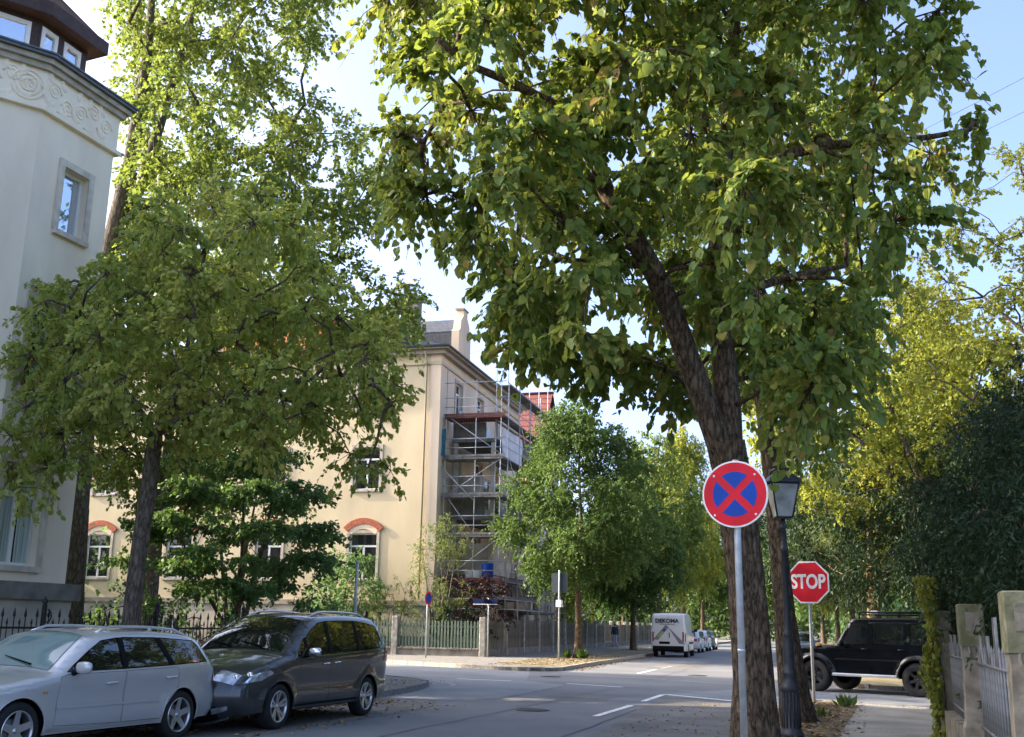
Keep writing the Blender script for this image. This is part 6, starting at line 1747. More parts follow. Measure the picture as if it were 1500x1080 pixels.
# crown masses (x, y, z, radius) and limb paths of the three largest trees
BIG_BLOBS = [(-4.19, 11.68, 9.08, 0.60), (-0.81, 10.27, 12.64, 0.69), (-5.34, 15.36, 16.48, 0.55), (-1.07, 14.57, 15.87, 0.70), (-2.38, 14.40, 7.73, 0.40), (-0.81, 15.16, 6.13, 0.72), (-3.11, 12.51, 6.39, 0.73), (-1.19, 13.63, 12.85, 0.52), (-3.69, 13.28, 9.38, 0.71), (-1.22, 16.03, 5.78, 0.75), (-0.85, 16.20, 17.14, 0.74), (1.02, 15.52, 9.99, 0.46), (0.32, 12.81, 8.57, 0.40), (-2.70, 11.58, 13.52, 0.66), (-1.30, 15.10, 18.20, 0.50), (-4.11, 13.23, 16.69, 0.39), (-5.06, 12.89, 11.76, 0.44), (1.04, 14.15, 11.66, 0.57), (-1.22, 13.99, 9.20, 0.61), (-2.52, 11.23, 6.67, 0.49), (-2.28, 9.77, 7.30, 0.61), (-1.08, 14.52, 17.26, 0.55), (-0.84, 15.14, 13.19, 0.65), (-0.96, 11.94, 4.40, 0.55), (-1.38, 12.54, 11.79, 0.50), (-3.05, 11.52, 8.21, 0.52), (-1.65, 12.06, 6.75, 0.46), (0.33, 12.16, 12.02, 0.54), (-0.41, 12.64, 14.47, 0.50), (0.54, 16.35, 12.45, 0.44), (-4.35, 15.12, 9.54, 0.55), (-2.29, 15.40, 16.37, 0.69), (-5.64, 13.87, 14.56, 0.62), (0.26, 11.78, 10.48, 0.49), (0.25, 13.12, 12.45, 0.53), (-3.60, 15.73, 13.39, 0.44), (1.60, 15.84, 15.10, 0.69), (-0.89, 12.22, 9.06, 0.51), (-1.74, 15.60, 14.81, 0.40), (0.97, 16.64, 8.87, 0.71), (0.73, 11.60, 7.80, 0.66), (-5.43, 13.05, 13.52, 0.57), (-3.24, 13.66, 5.20, 0.51), (-4.24, 12.35, 5.78, 0.67), (-3.60, 12.97, 14.44, 0.68), (-5.81, 14.46, 7.50, 0.68), (-1.09, 10.44, 4.90, 0.48), (-4.06, 12.06, 9.47, 0.55), (-5.33, 11.17, 9.49, 0.50), (-3.69, 13.30, 8.60, 0.51), (-4.09, 10.25, 10.58, 0.59), (-0.38, 11.03, 9.69, 0.45), (-3.84, 14.63, 9.86, 0.52), (0.07, 13.60, 8.46, 0.52), (-2.30, 12.62, 7.43, 0.64), (-2.64, 13.33, 13.78, 0.64), (-5.71, 11.61, 10.80, 0.71), (1.59, 16.57, 13.35, 0.67), (-3.52, 10.28, 8.98, 0.68), (-1.33, 15.57, 6.19, 0.63), (-4.50, 9.78, 7.60, 0.43), (0.89, 11.63, 12.09, 0.69), (-1.29, 16.68, 7.20, 0.59), (-0.14, 15.35, 10.90, 0.42), (-0.42, 10.96, 4.38, 0.50), (-1.65, 11.57, 5.63, 0.45), (-4.86, 13.93, 9.51, 0.53), (-3.15, 11.84, 10.73, 0.53), (-6.72, 14.03, 11.54, 0.53), (-0.06, 15.25, 16.03, 0.66), (-0.89, 13.57, 9.90, 0.62), (1.08, 12.17, 12.91, 0.66), (1.07, 14.08, 9.83, 0.65), (-4.31, 10.65, 11.68, 0.60), (-4.22, 13.82, 14.85, 0.73), (-3.81, 12.07, 7.36, 0.70), (-1.31, 11.52, 11.59, 0.39), (-2.05, 10.92, 9.98, 0.51), (-3.11, 10.46, 5.91, 0.75), (-2.46, 12.90, 8.80, 0.69), (0.28, 13.99, 9.42, 0.65), (0.76, 15.64, 12.48, 0.74), (-2.19, 11.32, 12.12, 0.65), (-3.90, 11.40, 5.43, 0.54), (-0.13, 11.23, 13.15, 0.69), (-4.20, 13.06, 12.39, 0.63), (-2.42, 11.07, 9.03, 0.60), (1.56, 14.77, 11.81, 0.42), (-3.38, 10.23, 6.89, 0.71), (1.57, 15.92, 12.87, 0.66), (-4.27, 13.53, 8.43, 0.68), (-5.12, 15.23, 8.22, 0.63), (-1.89, 13.29, 15.45, 0.51), (-0.65, 14.22, 8.20, 0.45), (-0.99, 11.40, 7.44, 0.71), (-1.02, 16.66, 18.34, 0.43), (-3.87, 13.31, 7.72, 0.59), (-0.98, 12.34, 9.86, 0.45), (-6.27, 13.03, 7.98, 0.58), (-0.23, 12.36, 10.88, 0.52), (-2.52, 15.05, 15.20, 0.51), (-3.77, 12.95, 11.58, 0.67), (-2.84, 10.29, 5.16, 0.48), (-0.15, 11.92, 6.59, 0.45), (-3.51, 15.01, 8.09, 0.66), (-1.34, 12.80, 14.32, 0.45), (-1.79, 11.22, 8.12, 0.47), (-0.11, 16.78, 6.39, 0.52), (-2.04, 14.24, 9.64, 0.74), (-0.79, 16.20, 14.84, 0.56), (-1.17, 10.04, 5.94, 0.67), (-1.00, 13.82, 10.39, 0.55), (-3.85, 9.80, 8.08, 0.57), (-1.13, 14.07, 11.20, 0.73), (1.39, 16.12, 16.81, 0.61), (-4.11, 13.88, 6.14, 0.43), (0.64, 16.73, 10.26, 0.64), (-0.28, 15.94, 13.80, 0.72), (-5.53, 13.22, 10.85, 0.58), (-2.68, 11.66, 7.63, 0.55), (-0.12, 11.87, 10.00, 0.71), (-0.41, 12.99, 11.29, 0.58), (-1.05, 10.08, 10.78, 0.46), (0.27, 13.84, 14.85, 0.45), (-4.58, 11.78, 14.02, 0.44), (-4.10, 9.94, 8.61, 0.39), (-3.02, 14.40, 12.36, 0.40), (-2.36, 9.81, 9.11, 0.74), (-2.61, 13.96, 15.55, 0.51), (-0.35, 15.81, 14.79, 0.55), (1.31, 13.19, 11.85, 0.48), (0.16, 13.10, 8.12, 0.41), (-1.10, 14.25, 4.87, 0.38), (-6.69, 13.52, 9.06, 0.45), (-4.76, 15.35, 10.35, 0.41), (-0.57, 16.04, 8.27, 0.58), (-0.01, 12.52, 9.51, 0.44), (-0.52, 13.73, 11.60, 0.44), (-2.87, 14.26, 7.52, 0.42), (-4.70, 13.26, 6.32, 0.71), (-2.91, 10.02, 9.67, 0.53), (-5.30, 12.62, 8.55, 0.38), (-1.60, 13.69, 6.79, 0.45), (0.54, 11.28, 12.66, 0.74), (-1.62, 15.29, 9.32, 0.70), (-3.48, 12.39, 8.65, 0.42), (0.41, 16.05, 10.04, 0.46), (-2.22, 14.86, 11.68, 0.41), (-2.82, 10.03, 8.47, 0.58), (-0.36, 14.87, 11.87, 0.60), (-5.74, 15.08, 14.39, 0.50), (-2.42, 11.13, 13.85, 0.44), (-1.59, 13.69, 5.19, 0.53), (-0.01, 17.22, 13.66, 0.72), (-0.37, 14.00, 13.03, 0.62), (-3.86, 11.61, 10.29, 0.65), (-0.12, 11.34, 10.88, 0.49), (-2.48, 10.66, 13.47, 0.66), (-1.13, 16.88, 5.37, 0.70), (-1.96, 12.30, 9.05, 0.70), (-4.84, 14.88, 12.25, 0.68), (-4.60, 14.45, 15.34, 0.38), (-5.40, 12.29, 9.82, 0.44), (-0.09, 17.08, 12.65, 0.67), (-2.20, 10.01, 9.82, 0.58), (-5.19, 10.85, 11.54, 0.68), (-2.28, 9.95, 10.61, 0.54), (-1.63, 16.34, 9.36, 0.68), (-5.00, 13.91, 16.72, 0.67), (-2.38, 13.53, 6.33, 0.48), (-1.58, 16.30, 6.29, 0.55), (-2.52, 10.77, 8.51, 0.45), (-1.07, 13.95, 4.55, 0.53), (-4.07, 14.67, 12.08, 0.55), (-2.63, 14.58, 14.32, 0.72), (-5.24, 11.46, 7.70, 0.57), (-2.98, 11.65, 5.79, 0.48), (-3.42, 11.30, 10.46, 0.43), (-2.54, 15.54, 8.19, 0.61), (0.04, 11.98, 12.72, 0.68), (-3.08, 12.13, 14.78, 0.75), (-3.46, 10.41, 12.88, 0.43), (-2.78, 10.07, 4.49, 0.45), (-2.24, 11.86, 7.08, 0.39), (-4.08, 14.51, 7.90, 0.59), (-2.54, 12.69, 9.43, 0.58), (0.69, 14.82, 14.79, 0.73), (0.98, 17.10, 17.13, 0.69), (-0.91, 15.51, 10.95, 0.41), (-1.61, 10.89, 9.22, 0.60), (-3.53, 11.88, 9.52, 0.50), (-4.31, 15.83, 10.61, 0.73), (-4.27, 12.50, 15.30, 0.65), (-3.23, 11.35, 7.61, 0.74), (-2.74, 13.26, 10.57, 0.70), (0.26, 11.48, 5.88, 0.70), (-3.24, 14.37, 6.24, 0.51), (-1.29, 14.14, 5.91, 0.43), (-4.89, 13.00, 12.32, 0.43), (1.21, 15.40, 11.63, 0.42), (-4.74, 14.49, 16.29, 0.60), (0.61, 12.85, 13.25, 0.52), (-2.35, 14.10, 11.65, 0.62), (-3.47, 16.21, 19.18, 0.64), (-6.29, 13.07, 11.68, 0.75), (-2.97, 15.79, 13.10, 0.69), (-3.92, 10.06, 9.70, 0.62), (-1.69, 10.42, 7.60, 0.47), (-2.69, 13.33, 5.99, 0.49), (1.50, 14.66, 8.30, 0.45), (-5.57, 12.70, 10.08, 0.51), (-0.43, 16.17, 6.00, 0.65), (-2.40, 10.96, 10.90, 0.70), (-5.48, 14.82, 7.17, 0.42), (1.05, 12.84, 10.47, 0.45), (-5.88, 11.40, 9.78, 0.70), (-2.61, 10.79, 9.95, 0.47), (-3.91, 11.57, 7.28, 0.42), (-4.76, 12.73, 11.12, 0.47), (-0.55, 14.98, 15.07, 0.61), (-4.68, 11.71, 6.82, 0.58), (-1.52, 13.05, 8.38, 0.40), (-0.20, 13.87, 5.91, 0.59), (-0.73, 15.93, 15.86, 0.74), (-2.65, 14.63, 15.96, 0.51), (-6.27, 13.67, 10.83, 0.56), (-2.04, 12.90, 5.74, 0.56), (-4.63, 14.97, 6.23, 0.58), (-0.11, 10.73, 10.35, 0.63), (-0.29, 13.76, 12.05, 0.59), (-4.46, 12.83, 7.87, 0.52), (-5.12, 11.22, 8.87, 0.65), (-4.38, 10.64, 10.19, 0.53), (-4.06, 10.50, 8.80, 0.42), (-2.78, 11.43, 14.53, 0.50), (-3.50, 16.08, 16.09, 0.45), (-1.47, 11.33, 8.73, 0.46), (-0.07, 13.69, 13.65, 0.74), (0.38, 14.41, 13.69, 0.60), (-4.37, 10.74, 7.53, 0.66), (0.34, 13.37, 7.13, 0.40), (-2.35, 16.20, 8.39, 0.45), (-0.38, 15.46, 11.39, 0.44), (-2.11, 14.00, 8.43, 0.44), (-6.07, 14.03, 9.63, 0.43), (0.10, 13.76, 11.42, 0.75), (-1.43, 14.92, 14.53, 0.38), (-2.64, 16.47, 15.05, 0.42), (0.28, 16.02, 13.04, 0.54), (-0.74, 11.83, 10.98, 0.55), (0.23, 12.38, 10.95, 0.53), (-5.87, 12.31, 12.81, 0.58), (-1.08, 10.23, 10.21, 0.39), (-1.11, 13.76, 7.38, 0.54), (0.08, 11.50, 8.64, 0.72), (1.03, 11.83, 9.58, 0.56), (-5.55, 11.13, 7.52, 0.55), (-3.27, 10.36, 10.73, 0.61), (-3.38, 13.53, 11.04, 0.39), (-3.44, 11.14, 6.57, 0.56), (-4.64, 13.34, 12.70, 0.66), (-3.86, 9.90, 10.16, 0.47), (-1.44, 11.64, 7.84, 0.45), (-2.69, 15.82, 15.77, 0.59), (-0.18, 15.43, 13.09, 0.48), (-1.00, 10.86, 6.25, 0.66), (-2.48, 13.15, 11.75, 0.54), (1.60, 16.64, 16.26, 0.68), (-0.68, 11.31, 4.09, 0.67), (-4.76, 15.05, 6.75, 0.54), (0.42, 13.03, 10.45, 0.54), (1.19, 11.95, 11.42, 0.73), (-4.72, 15.59, 13.94, 0.48), (-5.38, 14.93, 16.34, 0.46), (-3.71, 10.44, 12.10, 0.74), (-1.64, 12.90, 14.93, 0.40), (1.13, 13.26, 12.40, 0.73), (-3.38, 13.90, 13.00, 0.60), (-4.59, 12.87, 15.75, 0.39), (0.75, 12.37, 10.83, 0.50), (-3.66, 12.61, 12.83, 0.67), (-2.84, 12.87, 6.86, 0.42), (-3.11, 11.96, 11.25, 0.38), (-1.94, 13.29, 10.41, 0.55), (-4.40, 11.01, 6.05, 0.41), (-2.45, 15.62, 6.93, 0.70), (-3.72, 14.48, 17.35, 0.55), (-0.61, 17.10, 7.83, 0.63), (0.62, 15.21, 13.95, 0.39), (-3.68, 9.80, 6.26, 0.57), (-0.81, 14.53, 7.56, 0.66), (-5.83, 14.82, 11.30, 0.46), (-1.71, 15.88, 17.70, 0.54), (-1.77, 10.75, 6.86, 0.65), (-0.09, 12.59, 5.51, 0.47), (-4.32, 14.30, 13.66, 0.67), (-4.87, 15.17, 19.02, 0.65), (-1.86, 16.62, 13.70, 0.54), (-1.15, 14.72, 11.45, 0.60), (0.74, 16.00, 15.98, 0.49), (-2.69, 14.57, 11.90, 0.45), (-2.41, 11.64, 8.49, 0.62), (0.10, 10.94, 6.66, 0.54), (-2.65, 15.16, 18.76, 0.50), (-4.16, 13.10, 8.85, 0.56), (-3.71, 13.06, 16.58, 0.51), (-1.47, 9.93, 9.48, 0.39), (-5.32, 11.58, 6.92, 0.70), (-0.35, 16.14, 8.92, 0.40), (-4.12, 12.08, 11.49, 0.63), (-4.74, 13.62, 5.98, 0.50), (-3.78, 14.35, 5.53, 0.55), (-4.79, 14.42, 6.03, 0.46), (-2.65, 14.62, 4.86, 0.39), (-2.81, 14.22, 5.09, 0.51), (-4.49, 14.69, 5.76, 0.52), (-3.42, 13.67, 4.93, 0.43), (-3.04, 16.04, 5.53, 0.39), (-4.06, 13.67, 5.65, 0.36), (-4.96, 14.91, 6.22, 0.41), (-4.93, 14.62, 5.67, 0.45), (-4.72, 13.43, 5.40, 0.43), (-4.52, 15.10, 5.86, 0.43), (-5.21, 14.34, 5.98, 0.45), (-4.22, 13.29, 5.73, 0.45), (-4.15, 13.24, 5.23, 0.35), (-3.88, 15.24, 5.84, 0.40), (-3.66, 15.53, 5.69, 0.41), (-2.46, 13.99, 4.78, 0.40), (-2.96, 15.43, 5.06, 0.42), (-4.36, 14.17, 5.62, 0.54), (-3.12, 15.49, 5.59, 0.37), (-3.96, 15.19, 5.49, 0.40), (-3.74, 13.80, 5.03, 0.38), (-3.42, 14.93, 5.14, 0.42), (-2.81, 14.89, 5.23, 0.42)]
LEFT_BLOBS = [(-12.40, 18.98, 5.67, 0.76), (-9.73, 19.64, 6.31, 0.43), (-12.94, 17.14, 8.67, 0.61), (-11.40, 19.15, 9.83, 0.44), (-9.90, 14.64, 8.22, 0.73), (-10.90, 15.58, 5.35, 0.76), (-12.14, 14.77, 8.28, 0.41), (-11.75, 14.06, 5.49, 0.65), (-15.07, 18.19, 8.76, 0.57), (-14.65, 17.58, 7.31, 0.40), (-15.37, 15.43, 4.87, 0.61), (-16.22, 18.24, 5.61, 0.76), (-13.75, 16.72, 7.87, 0.69), (-16.25, 17.23, 5.48, 0.72), (-14.21, 14.58, 3.78, 0.52), (-11.45, 16.14, 7.76, 0.45), (-13.64, 17.23, 8.83, 0.71), (-10.97, 14.53, 6.57, 0.75), (-9.93, 15.33, 4.63, 0.55), (-13.99, 15.33, 4.46, 0.56), (-12.28, 16.94, 5.37, 0.50), (-12.81, 16.06, 8.95, 0.78), (-8.91, 18.27, 6.12, 0.52), (-10.72, 18.59, 5.84, 0.68), (-12.39, 15.58, 5.27, 0.57), (-9.72, 16.77, 5.45, 0.76), (-9.57, 14.87, 5.67, 0.60), (-14.00, 16.24, 5.68, 0.71), (-10.65, 16.67, 4.83, 0.64), (-10.63, 20.07, 6.17, 0.76), (-10.95, 15.29, 6.15, 0.71), (-9.46, 18.88, 7.30, 0.67), (-11.60, 18.12, 7.64, 0.69), (-9.65, 14.92, 4.91, 0.44), (-11.62, 15.41, 5.51, 0.65), (-11.53, 17.16, 9.94, 0.47), (-12.66, 14.94, 8.30, 0.39), (-13.17, 17.52, 7.88, 0.62), (-12.50, 14.55, 6.77, 0.71), (-11.90, 17.51, 9.75, 0.52), (-10.84, 19.32, 7.93, 0.64), (-14.00, 17.11, 9.50, 0.61), (-13.07, 19.41, 8.65, 0.38), (-15.71, 16.47, 6.53, 0.44), (-12.22, 15.27, 6.82, 0.50), (-13.55, 19.83, 9.53, 0.58), (-15.14, 19.34, 9.06, 0.58), (-14.09, 18.35, 8.84, 0.71), (-9.72, 16.64, 8.18, 0.44), (-12.12, 18.10, 7.30, 0.62), (-10.62, 17.87, 8.31, 0.51), (-13.75, 16.33, 6.60, 0.52), (-9.15, 15.39, 5.70, 0.48), (-8.43, 16.09, 6.08, 0.69), (-13.74, 17.97, 6.69, 0.63), (-14.78, 18.55, 8.23, 0.46), (-16.07, 16.67, 4.80, 0.55), (-12.52, 16.98, 6.55, 0.51), (-16.15, 17.47, 6.65, 0.41), (-10.29, 16.49, 8.91, 0.75), (-14.60, 15.77, 6.01, 0.44), (-10.28, 15.21, 8.99, 0.53), (-13.10, 19.32, 5.76, 0.43), (-14.39, 14.70, 5.24, 0.63), (-14.14, 16.53, 5.25, 0.43), (-15.46, 17.42, 8.11, 0.45), (-13.20, 19.26, 9.47, 0.57), (-8.49, 17.32, 5.55, 0.43), (-9.29, 19.31, 6.11, 0.44), (-10.59, 15.94, 7.35, 0.51), (-11.20, 16.71, 7.68, 0.43), (-10.62, 19.32, 6.30, 0.55), (-9.97, 18.38, 6.93, 0.61), (-9.42, 15.65, 6.92, 0.39), (-10.04, 19.13, 7.38, 0.38), (-11.41, 17.16, 7.30, 0.42), (-12.96, 14.72, 7.66, 0.49), (-12.45, 14.13, 6.24, 0.75), (-10.82, 17.42, 5.74, 0.76), (-14.35, 15.23, 5.52, 0.65), (-9.89, 16.09, 8.53, 0.39), (-9.55, 15.99, 5.13, 0.48), (-12.97, 19.93, 8.19, 0.38), (-10.75, 14.87, 7.07, 0.41), (-10.31, 19.84, 7.51, 0.40), (-12.40, 15.40, 9.21, 0.54), (-14.40, 15.76, 6.64, 0.59), (-16.88, 17.66, 7.06, 0.62), (-11.97, 16.35, 6.22, 0.63), (-15.24, 18.15, 7.74, 0.47), (-11.85, 15.51, 5.98, 0.40), (-14.27, 15.62, 8.03, 0.42), (-9.92, 19.15, 6.18, 0.61), (-11.67, 14.39, 8.30, 0.45), (-13.17, 15.41, 5.44, 0.41), (-16.67, 17.49, 8.34, 0.76), (-11.43, 16.91, 8.54, 0.52), (-10.95, 17.74, 9.72, 0.45), (-12.23, 19.83, 7.99, 0.70), (-9.16, 17.89, 7.12, 0.56), (-13.02, 18.91, 10.35, 0.55), (-12.43, 15.53, 8.27, 0.46), (-12.94, 18.53, 8.33, 0.48), (-15.70, 19.07, 9.58, 0.72), (-9.50, 17.55, 6.05, 0.44), (-16.71, 17.58, 5.78, 0.46), (-10.73, 18.67, 8.41, 0.73), (-12.22, 19.77, 9.02, 0.49), (-11.76, 20.00, 6.35, 0.74), (-9.69, 16.23, 5.81, 0.59), (-9.06, 17.70, 6.08, 0.42), (-11.65, 18.67, 6.87, 0.53), (-14.52, 17.08, 8.65, 0.74), (-15.85, 17.35, 6.28, 0.47), (-16.77, 17.07, 6.74, 0.73), (-10.49, 17.26, 7.33, 0.59), (-15.91, 18.77, 6.79, 0.45), (-12.30, 18.34, 6.20, 0.67), (-15.69, 17.96, 5.95, 0.57), (-13.37, 14.47, 5.61, 0.68), (-14.11, 17.64, 7.44, 0.68), (-15.74, 16.07, 7.52, 0.53), (-13.58, 18.23, 8.31, 0.75), (-9.64, 16.84, 6.16, 0.51), (-12.49, 14.37, 5.25, 0.49), (-17.23, 17.81, 7.59, 0.60), (-9.06, 15.36, 7.01, 0.48), (-12.84, 17.00, 7.68, 0.40), (-12.77, 16.47, 5.00, 0.62), (-9.61, 18.66, 6.12, 0.39), (-14.53, 15.85, 4.95, 0.77), (-12.99, 16.63, 8.33, 0.49), (-10.19, 15.69, 8.67, 0.56), (-8.68, 16.92, 4.28, 0.39), (-10.86, 15.83, 8.71, 0.75), (-13.86, 15.15, 6.94, 0.68), (-13.31, 15.25, 6.06, 0.60), (-15.93, 18.58, 10.07, 0.41), (-12.77, 17.10, 5.38, 0.54), (-15.19, 16.02, 7.80, 0.61), (-15.79, 18.92, 10.36, 0.49), (-11.68, 19.29, 9.15, 0.63), (-10.48, 19.70, 7.87, 0.45), (-10.91, 19.60, 7.47, 0.40), (-12.73, 18.39, 10.02, 0.62), (-14.18, 19.07, 6.44, 0.67), (-16.72, 17.17, 6.22, 0.43), (-11.62, 19.71, 7.39, 0.57), (-13.44, 16.17, 9.52, 0.63), (-14.00, 19.19, 7.28, 0.60), (-12.17, 18.95, 7.93, 0.71), (-15.93, 18.24, 8.50, 0.49), (-12.95, 19.84, 6.59, 0.43), (-14.11, 17.93, 6.28, 0.48), (-11.51, 14.63, 7.19, 0.41), (-8.59, 16.50, 6.43, 0.55), (-10.54, 15.06, 7.47, 0.58), (-13.97, 18.31, 10.24, 0.43), (-14.22, 19.68, 10.95, 0.60), (-14.93, 18.95, 6.56, 0.51), (-9.11, 16.19, 6.25, 0.40), (-11.04, 16.07, 6.53, 0.68), (-15.32, 17.63, 7.45, 0.62), (-12.65, 19.39, 7.58, 0.75), (-15.00, 19.33, 8.31, 0.43), (-11.89, 18.70, 5.49, 0.38), (-11.92, 18.69, 8.41, 0.58), (-11.69, 19.13, 6.55, 0.44), (-11.03, 19.46, 5.49, 0.40), (-11.35, 17.04, 5.17, 0.65), (-13.96, 18.54, 7.82, 0.57), (-13.65, 18.60, 10.91, 0.69), (-17.20, 17.40, 4.62, 0.46), (-13.95, 14.36, 7.08, 0.47), (-13.29, 16.00, 5.25, 0.45), (-9.20, 18.92, 4.52, 0.47), (-12.78, 16.29, 7.03, 0.39), (-13.35, 18.01, 5.36, 0.72), (-10.66, 18.57, 7.73, 0.64), (-9.34, 17.84, 5.50, 0.46), (-16.06, 17.76, 7.09, 0.53), (-13.52, 14.43, 6.73, 0.38), (-11.01, 19.82, 8.78, 0.41), (-11.26, 19.81, 7.87, 0.62), (-12.00, 16.68, 8.93, 0.56), (-14.59, 14.90, 6.26, 0.65), (-13.03, 17.77, 10.07, 0.75), (-12.11, 15.64, 8.69, 0.56), (-14.53, 17.49, 9.21, 0.56), (-15.52, 18.00, 9.08, 0.58), (-14.98, 18.41, 7.37, 0.61), (-13.14, 17.56, 6.01, 0.54), (-14.37, 17.01, 7.93, 0.62), (-15.81, 17.19, 7.54, 0.40), (-15.82, 16.93, 8.27, 0.58), (-9.92, 18.54, 4.83, 0.72), (-14.55, 15.59, 4.28, 0.69), (-10.33, 17.52, 5.40, 0.49), (-16.64, 18.04, 8.09, 0.54), (-10.96, 14.40, 7.31, 0.71)]
